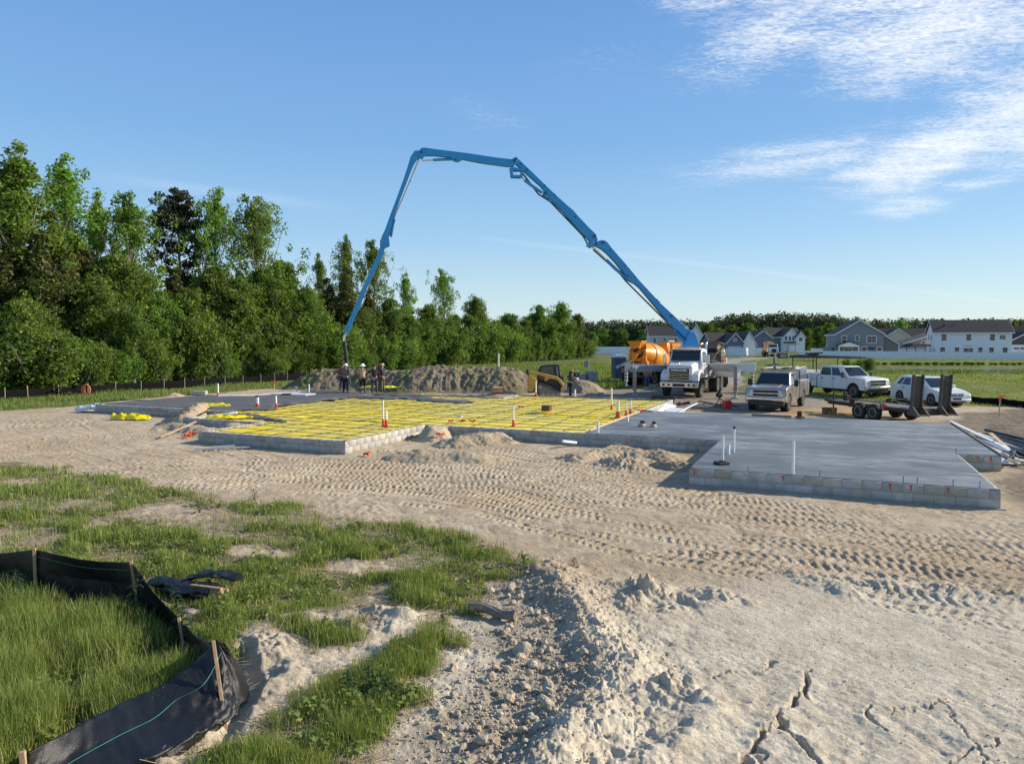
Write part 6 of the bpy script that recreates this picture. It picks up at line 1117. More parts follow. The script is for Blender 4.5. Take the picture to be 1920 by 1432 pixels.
# ================================================================ SILT FENCES
fab = mat('silt_fabric', (.009, .009, .009), .95, 0, .2, 4, .3, 80, spec=.05); stakem = mat('stake_wood', (.50, .34, .19), .8, 0, .2, 5, .3, 60, .4, (.28, .20, .12), stretch=(6, 6, 1)); oldst = mat('old_stake', (.33, .26, .18), .85)
def siltfence(pts, h_, label, ph=.75, seed=0):
    r = emp('silt_fence', (pts[0][0], pts[0][1], 0), 0, label, 'silt fence'); rd = random.Random(seed); tops = []
    for x, y in pts:
        m = MB(); z = Hs(x, y); lx = rd.uniform(-.03, .03); m.beam(L_(r, (x, y-.03, z-.1)), L_(r, (x+lx, y-.03, z+ph+rd.uniform(-.04, .05))), .045, .045, up=(1, 0, 0)); m.build('post', oldst, r); tops.append((x, y, z))
    m = MB(); R0 = []; n_ = 8
    for i in range(len(tops)-1):
        a, b_ = Vector(tops[i]), Vector(tops[i+1])
        for k in range(n_ if i < len(tops)-2 else n_+1):
            t = k/n_; p = a.lerp(b_, t); sag = 4*t*(1-t)*rd.uniform(.04, .09); bul = sin(t*pi)*.05; R0.append([L_(r, (p.x, p.y-bul*q, p.z-.05+(h_-sag+.05)*f)) for f, q in ((0, 0), (.4, 1), (.8, .6), (1, 0))])
    V = [p for q in R0 for p in q]; F = [(i*4+j, (i+1)*4+j, (i+1)*4+j+1, i*4+j+1) for i in range(len(R0)-1) for j in range(3)]; m.add(V, F); o = m.build('fabric', fab, r, smooth=60, fixn=False); s_ = o.modifiers.new('t', 'SOLIDIFY'); s_.thickness = .006; return r
def L_(r, p): return Vector(p)-Vector(r.location)
siltfence([G(*p) for p in [(-110, 757), (-45, 752), (10, 749), (53, 746.5), (111, 742.5), (165, 739), (217, 735), (265, 732), (308, 729.5), (346.6, 727), (383.6, 724.5), (422, 722), (456, 719.5), (489, 717.5), (515, 715.5), (539, 713.5), (575, 711)]], .62, 'long black silt fence on stakes at the foot of the left woods', seed=3)
siltfence([G(*p) for p in [(1545, 731), (1610, 737), (1680, 744), (1745, 749), (1810, 754), (1875, 760), (1945, 766), (2020, 772)]], .42, 'black silt fence running behind the parked cars to the right edge', ph=.5, seed=5)
# ================================================================ TREES
def leafmat(name, a, b, c, tr=.40, rough=.6):
    m = bpy.data.materials.new(name); m.use_nodes = True; T = NT(m.node_tree); p = m.node_tree.nodes['Principled BSDF']; out_ = m.node_tree.nodes['Material Output']
    oi = T.n.new('ShaderNodeObjectInfo'); at = T.node('ShaderNodeAttribute', attribute_name='tint').outputs['Fac']
    col = T.mix(T.ss(at, .1, .6), a, b); col = T.mix(T.ss(at, .6, 1.0), col, c)
    hs_ = T.n.new('ShaderNodeHueSaturation'); T.set(hs_.inputs['Hue'], T.m('ADD', .483, T.m('MULTIPLY', oi.outputs['Random'], .034))); T.set(hs_.inputs['Value'], T.m('ADD', .78, T.m('MULTIPLY', oi.outputs['Random'], .44))); T.l.new(col, hs_.inputs['Color'])
    T.l.new(hs_.outputs[0], p.inputs['Base Color']); p.inputs['Roughness'].default_value = rough; p.inputs['Specular IOR Level'].default_value = .3
    t = T.n.new('ShaderNodeBsdfTranslucent'); g_ = T.mix(1.0, hs_.outputs[0], (1.5, 1.45, .7), 'MULTIPLY'); T.l.new(g_, t.inputs[0]); mx = T.n.new('ShaderNodeMixShader'); mx.inputs[0].default_value = tr
    T.l.new(p.outputs[0], mx.inputs[1]); T.l.new(t.outputs[0], mx.inputs[2]); T.l.new(mx.outputs[0], out_.inputs[0]); return m
LM = {'gum': leafmat('gum_leaves', (.080, .145, .022), (.145, .24, .036), (.25, .35, .06)), 'mid': leafmat('thicket_leaves', (.070, .120, .020), (.125, .205, .032), (.23, .31, .05)),
      'dark': leafmat('pine_needles', (.030, .038, .015), (.050, .058, .022), (.085, .085, .035), .15), 'cedar': leafmat('cedar_foliage', (.058, .072, .022), (.095, .11, .032), (.14, .145, .05), .3), 'far': leafmat('far_foliage', (.042, .062, .028), (.068, .095, .036), (.11, .14, .055), .2)}
barkm = mat('bark', (.22, .19, .16), .9, 0, .3, 6, .6, 30, stretch=(6, 6, 1))
def leaves(C, R, n, size, rng, up=.35, stretch=1.0):
    """n leaf quads round every cluster centre"""
    C = np.asarray(C); k = len(C)*n; cc = np.repeat(C, n, 0); rr = np.repeat(np.asarray(R), n)
    d = rng.normal(size=(k, 3)); d /= np.linalg.norm(d, axis=1)[:, None]; rad = rr*rng.uniform(.25, 1.0, k)**.6; P = cc+d*rad[:, None]*np.array([1, 1, stretch])
    nrm = d*.8+rng.normal(size=(k, 3))*.7+np.array([0, 0, up]); nrm /= np.linalg.norm(nrm, axis=1)[:, None]
    t = np.cross(nrm, rng.normal(size=(k, 3))); t /= np.linalg.norm(t, axis=1)[:, None]; b = np.cross(nrm, t); s = size*rng.uniform(.55, 1.3, k)[:, None]
    V = np.stack([P-t*s*.6, P-b*s*.36+t*s*.05, P+t*s*.62, P+b*s*.36+t*s*.05], 1).reshape(-1, 3); F = np.arange(k*4).reshape(-1, 4)
    tint = np.repeat(np.clip(np.repeat(rng.uniform(0, 1, len(C)), n)*.45+rng.uniform(0, 1, k)*.5+.05, 0, 1), 4); return V, F, tint
def limb(m, pts, r0, r1, n=6): k = len(pts); m.tube(pts, [r0+(r1-r0)*i/(k-1) for i in range(k)], n)
def mktree(kind, seed, H_=16.0):
    rng = np.random.default_rng(seed); rd = random.Random(seed); m = MB(); C = []; R = []
    lean = Vector((rd.uniform(-.03, .03), rd.uniform(-.03, .03), 1)); tr_pts = [Vector((lean.x*z+.18*sin(z*.4+seed), lean.y*z+.15*cos(z*.5+seed), z)) for z in np.linspace(-.4, H_*.95, 9)]
    at = lambda z: tr_pts[0].lerp(tr_pts[-1], 0) if z <= -.4 else (lambda f: tr_pts[int(f)].lerp(tr_pts[min(int(f)+1, 8)], f-int(f)))(min((z+.4)/(H_*.95+.4)*8, 7.999))
    if kind != 'bush': limb(m, tr_pts, .26 if kind != 'cedar' else .2, .03, 8)
    if kind == 'gum': N, z0, RW, ns, n, cr, sz, upa = 36, .10, 3.0, 6, 46, .52, .20, (42, 70)
    elif kind == 'wide': N, z0, RW, ns, n, cr, sz, upa = 38, .14, 3.9, 7, 42, .54, .21, (35, 62)
    elif kind == 'pine': N, z0, RW, ns, n, cr, sz, upa = 30, .55, 2.6, 5, 95, .62, .20, (5, 40)
    elif kind == 'cedar': N, z0, RW, ns, n, cr, sz, upa = 60, .02, 2.1, 4, 60, .55, .20, (10, 40)
    elif kind == 'mid': N, z0, RW, ns, n, cr, sz, upa = 44, .04, 3.0, 6, 52, .68, .22, (25, 60)
    else: N, z0, RW, ns, n, cr, sz, upa = 40, .0, 3.0, 4, 66, .80, .21, (10, 70)
    for i in range(N):
        f = z0+(1-z0)*((i+rd.random()*.8)/N)**.9; z = f*H_*.93; az = i*2.39996+rd.uniform(-.4, .4); g = (f-z0)/(1-z0)
        if kind == 'gum': L_n = RW*(.45+.75*sin(pi*min(g*.85+.12, 1)))*(1-.45*g**3)
        elif kind == 'wide': L_n = RW*(.4+.8*sin(pi*min(g*.75+.15, 1)))*(1-.55*g**3)
        elif kind == 'pine': L_n = RW*(.5+.8*sin(pi*min(g*.8+.15, 1)))
        elif kind == 'cedar': L_n = RW*(1.15-1.0*g)
        elif kind == 'mid': L_n = RW*(.75+.4*sin(pi*g))*(1-.6*g**2.5)
        else: L_n = RW*(1.0-.6*g)
        L_n *= rd.uniform(.65, 1.25); el = radians(rd.uniform(*upa)+18*g); d = Vector((cos(az)*cos(el), sin(az)*cos(el), sin(el))); p0 = at(z*.92) if kind != 'bush' else Vector((rd.uniform(-.5, .5), rd.uniform(-.5, .5), z*.5)); p1 = p0+d*L_n*.55; p2 = p0+d*L_n+Vector((0, 0, L_n*.22)); limb(m, [p0, p1, p2], .07*(1-g*.6)+.012, .012, 5)
        for k in range(ns):
            t = .30+.75*(k+rd.random()*.6)/ns; q = p0.lerp(p2, t) if t > .55 else p0.lerp(p1, t/.55); o = Vector((rd.gauss(0, 1), rd.gauss(0, 1), rd.gauss(.3, .8)))*L_n*.20; c = q+o
            if rd.random() < .5: limb(m, [q, c], .018, .008, 4)
            c.z = min(max(c.z, .25), H_); C.append(tuple(c)); R.append(cr*rd.uniform(.6, 1.25)*(1.0 if g < .85 else .7))
    for k in range(5 if kind != 'bush' else 0): C.append(tuple(at(H_*(.86+.035*k))+Vector((rd.uniform(-.4, .4), rd.uniform(-.4, .4), .2)))); R.append(cr*.65)
    V, F, tint = leaves(C, R, n, sz, rng, stretch=1.25 if kind in ('gum', 'wide') else (.55 if kind == 'pine' else 1.0))
    root = emp('tree' if kind != 'bush' else 'bush', (0, 0, -50)); m.build('trunk' if kind != 'bush' else 'stem', barkm, root, smooth=60)
    npmesh('crown', V, F, LM[{'gum': 'gum', 'wide': 'gum', 'pine': 'dark', 'cedar': 'cedar', 'mid': 'mid', 'bush': 'mid'}[kind]], {'tint': tint}, smooth=False, parent=root); root['proto'] = 1; return root
PT = {'gum': [mktree('gum', s) for s in (1, 2, 3)], 'wide': [mktree('wide', s) for s in (5, 6)], 'pine': [mktree('pine', 8)], 'cedar': [mktree('cedar', 10, 11), mktree('cedar', 11, 11)], 'mid': [mktree('mid', s, 10) for s in (12, 13, 14)], 'bush': [mktree('bush', s, 5) for s in (16, 17, 18)]}
PH = {'gum': 16, 'wide': 16, 'pine': 16, 'cedar': 11, 'mid': 10, 'bush': 5}
LW = ((-33.0, 49.0), (16.0, 150.0))
def lineY(px):
    k = (px-960)/FPX; (x0, y0), (x1, y1) = LW; dx, dy = x1-x0, y1-y0; t = (k*y0-x0)/(dx-k*dy); return y0+dy*t
NAMES = {'gum': 'gum_tree', 'wide': 'gum_tree', 'pine': 'pine_tree', 'cedar': 'cedar_tree', 'mid': 'broadleaf_tree', 'bush': 'bush'}
CATS = {'gum': 'tree', 'wide': 'tree', 'pine': 'tree', 'cedar': 'tree', 'mid': 'tree', 'bush': 'bush'}
usedp = {}
def tree(kind, px, topy, dep, wid, label, group=None, i=0, Yd=None, zb=0.0):
    Yd = Yd or lineY(px)+dep; X_ = (px-960)/FPX*Yd; top = PY(px, topy, Yd).z; src = PT[kind][i % len(PT[kind])]; s = (top-zb)/PH[kind]
    r = dup(src, (X_, Yd, zb), random.uniform(0, 6.28), label, (s*wid, s*wid, s), group); r.name = NAMES[kind]; r['category'] = CATS[kind]
    if 'proto' in r: del r['proto']
    return r
for a in [('gum', 66, 262, 3, 1.25, 'tallest gum tree, the peak of the left woods', None, 0), ('gum', 128, 284, 6, 1.1, 'tall gum tree just right of the tallest one in the left woods', None, 1), ('wide', 8, 308, 5, 1.0, 'tall open gum tree at the left edge of the photo', None, 2), ('gum', -50, 330, 4, 1, 'gum tree reaching in from beyond the left edge', None, 1),
          ('gum', 188, 352, 8, .6, 'slim sparse tree between the tall gums and the broad bright tree', None, 2), ('wide', 252, 356, 4, .95, 'broad bright green tree left of the dark pine', None, 0), ('pine', 335, 344, 9, .92, 'dark lone pine standing above the left woods', None, 0), ('wide', 408, 346, 6, .72, 'upright gum tree right of the dark pine', None, 0),
          ('wide', 490, 362, 4, 1.0, 'bright gum tree leaning its branches over the gap in the left woods', None, 1), ('gum', 603, 470, 8, .75, 'thin pale tree left of the hose end group in the middle woods', None, 2), ('gum', 648, 434, 6, .75, 'tall gum tree behind the lower blue boom section', None, 1), ('wide', 705, 446, 6, .85, 'spreading gum tree right of the lower boom section', None, 0),
          ('gum', 762, 508, 5, .9, 'rounded green tree in the dip of the middle woods', None, 2), ('wide', 832, 500, 7, .8, 'tree with spiky top standing clear in the middle of the woods', None, 0), ('mid', 893, 556, 5, .8, 'round topped tree right of the spiky one', None, 0),
          ('mid', 958, 588, 4, 1.1, 'broad low tree behind the white marker post', None, 1), ('mid', 1008, 572, 5, .95, 'tree with two small peaks near the right end of the woods', None, 2), ('mid', 1050, 568, 5, .95, 'highest tree at the right end of the woods', None, 0), ('mid', 1082, 588, 3, .9, 'last tree at the right end of the woods, sloping down', None, 1)]: tree(*a)
gC = 'dark cedars inside the left woods'; gM = 'leafy trees filling the woods'; gB = 'bushes along the foot of the woods'; gF = 'second row of trees behind the woods'
for k, (px, ty) in enumerate([(-40, 470), (5, 450), (45, 410), (85, 430), (115, 395), (160, 440), (205, 500), (330, 500), (620, 520), (655, 500), (690, 540), (855, 590), (430, 560), (545, 560)]): tree('cedar', px, ty, 1.5+(k % 3), 1.15, 'dark brownish cedar packed inside the woods', gC, k)
for k, (px, ty) in enumerate([(180, 520), (225, 480), (275, 520), (310, 560), (360, 540), (400, 500), (450, 520), (500, 500), (540, 490), (575, 540), (600, 580), (735, 560), (770, 590), (805, 570), (850, 600), (905, 610), (930, 600), (985, 600), (1030, 598), (1065, 605), (-20, 560), (60, 560), (120, 580), (640, 590), (680, 580), (880, 590)]): tree('mid', px, ty, (k % 3)*1.3, 1.0, 'leafy mid height tree packed into the woods', gM, k)
px = -60; k = 0
while px < 1105:
    Yd = lineY(px); ty = 640-(random.uniform(2.4, 6.8)-3.5)/Yd*FPX; tree(random.choice(('bush', 'bush', 'mid')), px, ty, -2.0+random.uniform(-1.4, 1.2), random.uniform(.6, 1.15), 'low leafy growth at the foot of the woods', gB, k); px += 26*60/Yd*random.uniform(.8, 1.2); k += 1
for k, px in enumerate(range(-60, 1060, 48)): tree('mid', px, {0: 540, 1: 540, 2: 520, 3: 540}[min(px//150 if px > 0 else 0, 3)] if px < 600 else 590, 13+(k % 2)*4, 1.3, 'leafy tree in the row behind the front trees', gF, k)
# trees near the houses
def far(kind, px, topy, Yd, wid, label, group=None, i=0): return tree(kind, px, topy, 0, wid, label, group, i, Yd=Yd)
gh = 'rounded trees behind the houses'
for k, (px, ty, Yd) in enumerate([(1512, 616, 250), (1535, 612, 245), (1553, 606, 240), (1468, 615, 265), (1438, 612, 262), (1400, 606, 262), (1372, 610, 262), (1345, 615, 255), (1205, 618, 262), (1165, 616, 262), (1130, 614, 262), (1110, 622, 230), (1325, 606, 262)]): far('mid', px, ty, Yd, 1.25, 'rounded green tree at the edge of the far woods', gh, k)
far('wide', 1605, 592, 205, 1.3, 'open crowned tree rising behind the grey gabled house'); far('gum', 1588, 600, 215, 1.6, 'lower tree left of the open crowned one behind the grey house'); far('wide', 1686, 594, 205, 1.1, 'open crowned tree rising between the grey house and white house'); far('pine', 1737, 597, 215, .8, 'dark pine at the left gable of the big white house'); far('wide', 1897, 599, 200, 1.3, 'pale open tree right of the big white house'); far('gum', 1868, 600, 205, 1.2, 'slim tree peeking over the right end of the white house roof')
far('bush', 1630, 668, 80, .9, 'round green bush by the pond beyond the white truck'); far('bush', 1612, 671, 82, .7, 'smaller bright bush left of the round pond bush'); far('bush', 1588, 671, 84, .8, 'low yellow green bush furthest left by the pond')
for k in range(34): far('bush', 1600+k*11.5+random.random()*6, 679.5-random.random()*2.5, 103.5+random.random()*2, 1.3+random.random(), 'low scrubby bush on the far pond bank', 'scrub on the far pond bank', k)
def woods():
    rng = np.random.default_rng(77); C = []; R = []; prof = [(1060, 612), (1100, 607), (1200, 604), (1260, 606), (1335, 606), (1350, 598), (1400, 593), (1500, 592), (1560, 594), (1572, 602), (1650, 606), (1740, 604), (1830, 603), (1990, 603)]
    for px in np.arange(1060, 2000, 5.0):
        ty = np.interp(px, [p[0] for p in prof], [p[1] for p in prof])+rng.normal()*1.6
        for Yd in (285, 300, 318):
            X_ = (px-960)/FPX*Yd+rng.normal()*1.2; top = PY(px, ty, Yd).z; z = top-1.5
            while z > 0: C.append((X_+rng.normal()*1.0, Yd+rng.normal()*2, z)); R.append(rng.uniform(2.2, 3.4)); z -= 2.2
    V, F, t = leaves(C, R, 34, 1.0, rng, .5); o = npmesh('distant_woods', V, F, LM['far'], {'tint': t}, smooth=False); tag(o, 'dark wooded skyline behind the houses', 'woods', kind='stuff')
    m = MB()
woods()
for L_s in PT.values():
    for r in L_s:
        for c in list(r.children): bpy.data.objects.remove(c)
        bpy.data.objects.remove(r)
# ================================================================ HOUSES
def sid(name, c): return mat(name, c, .75, 0, .04, 1.5, .15, 6, stretch=(.3, .3, 6))
hw = sid('white_siding', (.86, .86, .86)); hg = sid('grey_siding', (.24, .255, .28)); hb = sid('blue_grey_siding', (.15, .185, .235)); ht = sid('taupe_siding', (.22, .205, .19)); trim = mat('white_trim', (.86, .86, .86), .6, noise=.03); cream = sid('cream_siding', (.60, .55, .42)); brown = sid('brown_siding', (.115, .09, .08))
rfd = mat('dark_shingles', (.042, .038, .038), .9, 0, .25, 2, .3, 10); rfb = mat('brown_shingles', (.085, .068, .058), .9, 0, .25, 2, .3, 10)
def gable(r, x0, y0, W_, D_, ev, rg, axis, wall, roof, name='', oh=.35, skew=.5):
    m = MB(); th = .16
    if axis == 'y': prof = [(x0, 0), (x0+W_, 0), (x0+W_, ev), (x0+W_*skew, rg), (x0, ev)]; m.prism(prof, y0, y0+D_, 'y')
    else: prof = [(y0, 0), (y0+D_, 0), (y0+D_, ev), (y0+D_*skew, rg), (y0, ev)]; m.prism(prof, x0, x0+W_, 'x')
    m.build('wall', wall, r); b0, b1, bt = (x0, x0+W_, x0+W_*skew) if axis == 'y' else (y0, y0+D_, y0+D_*skew); t0, t1 = ((y0-oh, y0+D_+oh) if axis == 'y' else (x0-oh, x0+W_+oh))
    sl_ = (rg-ev)/(bt-b0); sr = (rg-ev)/(b1-bt); m = MB()
    m.prism([(b0-oh, ev-oh*sl_+.02), (bt, rg+.02), (bt, rg+th+.02), (b0-oh, ev-oh*sl_+th+.02)], t0, t1, axis); m.prism([(b1+oh, ev-oh*sr+.02), (bt+.003, rg+.02), (bt+.003, rg+th+.02), (b1+oh, ev-oh*sr+th+.02)], t0, t1, axis); m.build('roof', roof, r)
    m = MB()
    for tt in (t0-.05, t1+.02):
        m.prism([(b0-oh, ev-oh*sl_-.08), (bt, rg-.08), (bt, rg+th), (b0-oh, ev-oh*sl_+th)], tt, tt+.03, axis); m.prism([(b1+oh, ev-oh*sr-.08), (bt+.003, rg-.08), (bt+.003, rg+th), (b1+oh, ev-oh*sr+th)], tt, tt+.03, axis)
    for b_, e_ in ((b0-oh, ev-oh*sl_), (b1+oh, ev-oh*sr)): m.prism([(b_-.04, e_-.06), (b_+.02, e_-.06), (b_+.02, e_+th), (b_-.04, e_+th)], t0, t1, axis)
    m.build('fascia', trim, r)
def hwin(r, face, a, z, w_, h_, off=0.0, twin=1, frm=None, bars=True):
    """face 'f' front at y=off (looks to -y), 'l' at x=off (looks to -x), 'r' at x=off (looks to +x)"""
    def bx(m, a0, a1, z0, z1, p0, p1):
        if face == 'f': m.bb(a0, a1, off-p1, off-p0, z0, z1)
        elif face == 'l': m.bb(off-p1, off-p0, a0, a1, z0, z1)
        else: m.bb(off+p0, off+p1, a0, a1, z0, z1)
    m = MB(); bx(m, a-w_/2-.09, a+w_/2+.09, z-.09, z+h_+.09, .0, .04); f = m.build('window', frm or trim, r)
    m = MB()
    for q in range(twin):
        aa = a-w_/2+w_*q/twin+.03; ab = a-w_/2+w_*(q+1)/twin-.03
        if bars: bx(m, aa, ab, z+.03, z+h_/2-.03, .035, .06); bx(m, aa, ab, z+h_/2+.03, z+h_-.03, .035, .06)
        else: bx(m, aa, ab, z+.03, z+h_-.03, .035, .06)
    m.build('pane', glass, f)
def house(px, py_, Yd, rz, label, z=0.0): X_, Y_ = XY(px, Yd); return emp('house', (X_, Y_, z), radians(rz), label, 'house')
# big white house
h = house(1750, 0, 158, -21.5, 'big white two storey house with a long dark roof', -.15); gable(h, 0, 0, 14.6, 9.5, 5.6, 8.3, 'x', hw, rfd)
for a, w_, t in ((1.9, .95, 1), (6.6, .95, 1), (11.0, .95, 1)): hwin(h, 'f', a, 3.85, w_, 1.35)
hwin(h, 'f', 12.85, 4.1, 1.1, .85, twin=2)
for a, w_ in ((1.7, .95), (4.45, .85), (8.85, .85), (10.9, .9), (14.0-.6, .9)): hwin(h, 'f', a, .95, w_, 1.4)
hwin(h, 'f', 6.6, .12, 1.8, 2.05, twin=2, bars=False)
for y_, z_2 in ((3.2, 3.9), (6.2, 3.9)): hwin(h, 'l', y_, z_2, .9, 1.3)
m = MB(); m.box((2.2, 2.2, 7.15), (.25, .3, .6)); [m.box((a, 2.6, 7.3), (.15, .15, .3)) for a in (4.2, 12.4)]; m.build('roof_vent', dkmet, h); m = MB(); m.box((6.6, -.12, 2.75), (1.3, .2, .05)); m.box((1.7, -.02, 2.8), (.02, .04, 5.4)); m.build('gutter_trim', grey, h)
# grey gabled house
h = house(1565.5, 0, 155, -14, 'grey gabled house with a small white porch', -.1); gable(h, 0, 0, 9.6, 11, 5.15, 8.1, 'y', hg, rfb)
for a, w_, z_2, hh_, tw in ((1.75, .95, 3.35, 1.45, 1), (4.35, .75, 3.75, 1.1, 1), (7.2, 1.8, 3.35, 1.4, 2), (5.8, .95, .9, 1.5, 1), (8.8, .9, .8, 1.5, 1)): hwin(h, 'f', a, z_2, w_, hh_, twin=tw)
hwin(h, 'f', 2.6, .1, 1.6, 2.0, off=0, twin=2, bars=False, frm=trim)
m = MB(); [m.bb(x-.1, x+.1, -2.3, -2.1, 0, 2.5) for x in (.35, 4.25)]; m.bb(.2, 4.4, -2.35, -2.05, 2.45, 2.7); m.prism([(.2, 2.7), (4.4, 2.7), (2.3, 3.45)], -2.25, -2.12, 'y'); m.build('porch', trim, h); m = MB(); m.prism([(-.05, 2.62), (2.3, 3.52), (2.3, 3.66), (-.05, 2.76)], -2.45, 0, 'y'); m.prism([(4.65, 2.62), (2.303, 3.52), (2.303, 3.66), (4.65, 2.76)], -2.45, 0, 'y'); m.build('porch_roof', rfb, h)
m = MB(); m.prism([(9.62, 0), (12.8, 0), (12.8, 3.0), (9.62, 5.1)], 1.2, 10, 'y'); m.build('side_wall', ht, h); m = MB(); m.prism([(9.3, 5.35), (13.2, 2.8), (13.2, 2.98), (9.3, 5.53)], .85, 10.3, 'y'); m.build('side_roof', rfb, h); m = MB(); m.prism([(9.3, 5.22), (13.2, 2.67), (13.2, 2.90), (9.3, 5.45)], .80, .84, 'y'); m.bb(12.75, 12.95, 1.1, 1.25, 0, 2.9); m.build('side_trim', trim, h)
m = MB(); m.bb(-1.8, -.4, 1.0, 4.0, 0, 2.4); m.build('side_shed', hg, h); m = MB(); m.bb(5.1, 6.9, -.3, -.1, 1.6, 2.2) if False else m.bb(6.6, 7.9, -.16, -.03, 1.9, 2.3); m.build('awning', dkmet, h)
# houses behind
h = house(1676, 0, 188, -10, 'low brown roofed house with a cream gable between the two big houses', 0); gable(h, -3.5, 4, 19, 9, 2.7, 6.9, 'x', ht, rfb); gable(h, -1.3, 2.2, 5.6, 5, 4.9, 6.8, 'y', cream, rfb, oh=.3)
h = house(1692, 0, 172, -8, 'grey garage with a lean roof left of the white house', 0); m = MB(); m.prism([(0, 0), (7.4, 0), (7.4, 5.4), (0, 2.9)], 0, 7, 'y'); m.build('wall', hg, h); m = MB(); m.prism([(-.3, 2.82), (7.7, 5.5), (7.7, 5.68), (-.3, 3.0)], -.4, 7.3, 'y'); m.build('roof', rfb, h); m = MB(); m.prism([(-.3, 2.70), (7.7, 5.38), (7.7, 5.62), (-.3, 2.94)], -.45, -.41, 'y'); m.build('fascia', trim, h); hwin(h, 'f', 4.6, 2.6, .8, 1.0)
h = house(1888, 0, 166, -16, 'brown gabled house at the right edge with a white garage below', 0); gable(h, 0, 0, 8.5, 9, 3.3, 5.7, 'y', brown, rfd); gable(h, -2.5, 5, 14, 8, 3.6, 7.0, 'x', brown, rfd); m = MB(); m.bb(.3, 8.2, -.12, 0, .0, 2.7); m.build('garage_front', trim, h); m = MB(); [m.bb(1.2+k*1.35, 2.3+k*1.35, -.16, -.12, 1.7, 2.05) for k in range(4)]; m.build('garage_window', glass, h); m = MB(); m.lathe((4.2, -.35, 4.9), (0, -1, 0), [(0, .45), (.05, .45)], 16); m.build('gable_vent', trim, h)
# left group of houses
h = house(1218, 0, 196, -4, 'pale two storey house behind the blue boom with a dark roof', 0); gable(h, 0, 0, 11.5, 8, 5.0, 7.6, 'x', sid('pale_siding', (.50, .52, .56)), rfd)
for a in (1.3, 4.0, 7.0, 9.4): hwin(h, 'f', a, 3.1, .9, 1.3)
m = MB(); m.box((2.4, 2.0, 6.5), (4.5, 2.6, .06), R=Matrix.Rotation(radians(32), 3, 'X')) if False else m.prism([(1.2, 5.62), (3.3, 6.95), (3.3, 7.02), (1.2, 5.69)], .5, 8.5, 'x'); m.build('solar_panel', mat('solar_dark', (.02, .02, .035), .3), h)
gable(h, 10.0, .6, 4.9, 9, 4.6, 7.9, 'y', hw, rfb, skew=.55)
h = house(1362, 0, 178, 6, 'small blue grey gabled house with a garage door and white side gable', 0); gable(h, 0, 0, 4.3, 7, 3.2, 5.5, 'y', hb, rfb); gable(h, -3.2, 2.2, 5.5, 7, 3.3, 5.6, 'x', hb, rfd); gable(h, 4.35, .7, 3.5, 8, 3.0, 5.9, 'y', hw, rfb)
hwin(h, 'f', 2.15, 3.6, .6, .6); m = MB(); m.bb(.5, 3.8, -.08, 0, .0, 2.2); m.build('garage_door', trim, h); m = MB(); [m.bb(.62+k*.8, 1.25+k*.8, -.12, -.08, 1.6, 1.95) for k in range(4)]; m.build('garage_window', glass, h)
h = house(1412, 0, 206, 10, 'plain blue grey gabled house between the garage house and the two storey one', 0); gable(h, 0, 0, 5.6, 9, 4.6, 6.5, 'y', hb, rfb); hwin(h, 'r', 1.2, 2.9, .8, 1.1, off=5.6); hwin(h, 'r', 3.0, 2.9, .8, 1.1, off=5.6); m = MB(); m.bb(5.62, 5.7, .2, 8.8, 0, 4.4); m.build('side_cladding', hw, h)
h = house(1462, 0, 232, 4, 'blue and white two storey house with two gables and a garage', 0); gable(h, -2.2, 2.2, 10.2, 8, 5.0, 7.9, 'x', hb, rfd); gable(h, 1.2, 0, 5.0, 6, 5.2, 7.7, 'y', hw, rfb); gable(h, 4.8, -1.2, 3.0, 6, 4.9, 6.6, 'y', hw, rfb)
for a in (1.9, 3.2, 4.4): hwin(h, 'f', a, 3.9, .7, 1.2, off=0)
hwin(h, 'f', 6.3, 3.6, 1.1, 1.1, off=-1.2, twin=2); m = MB(); m.bb(2.6, 4.7, -1.0, -.9, 0, 2.3); m.bb(1.2, 6, -1.2, -.2, 2.6, 2.9); m.build('garage_door', trim, h); m = MB(); m.prism([(1.0, 2.9), (4.7, 2.9), (4.5, 3.4), (1.2, 3.4)], -1.4, -.05, 'y'); m.build('porch_roof', rfd, h)
# ---------------------------------------------------------------- vinyl fences
def vinyl(P, h_, label):
    r = emp('vinyl_fence', (P[0][0], P[0][1], 0), 0, label, 'fence')
    for (x0_, y0_), (x1_, y1_) in zip(P[:-1], P[1:]):
        L0 = math.hypot(x1_-x0_, y1_-y0_); n_ = max(1, int(L0/2.6)); d = Vector((x1_-x0_, y1_-y0_, 0))/L0; nn = Vector((-d.y, d.x, 0)); o = Vector((x0_-P[0][0], y0_-P[0][1], 0))
        m = MB(); m.beam(o+Vector((0, 0, h_*.5)), o+d*L0+Vector((0, 0, h_*.5)), h_*.86, .04, up=nn) if False else m.loft([[o-nn*.02+Vector((0, 0, .1)), o+nn*.02+Vector((0, 0, .1)), o+nn*.02+Vector((0, 0, h_)), o-nn*.02+Vector((0, 0, h_))], [o+d*L0-nn*.02+Vector((0, 0, .1)), o+d*L0+nn*.02+Vector((0, 0, .1)), o+d*L0+nn*.02+Vector((0, 0, h_)), o+d*L0-nn*.02+Vector((0, 0, h_))]])
        for z_3 in (.12, h_*.55, h_): m.loft([[o+nn*a+Vector((0, 0, z_3+b_)) for a, b_ in ((-.045, -.05), (.045, -.05), (.045, .05), (-.045, .05))], [o+d*L0+nn*a+Vector((0, 0, z_3+b_)) for a, b_ in ((-.045, -.05), (.045, -.05), (.045, .05), (-.045, .05))]])
        m.build('panel', trim, r)
        for k in range(n_+(1 if (x1_, y1_) == tuple(P[-1]) else 0)): q = o+d*(.12+(L0-.24)*k/n_); m = MB(); m.box(q+Vector((0, 0, h_/2+.05)), (.14, .14, h_+.12)); m.build('post', trim, r)
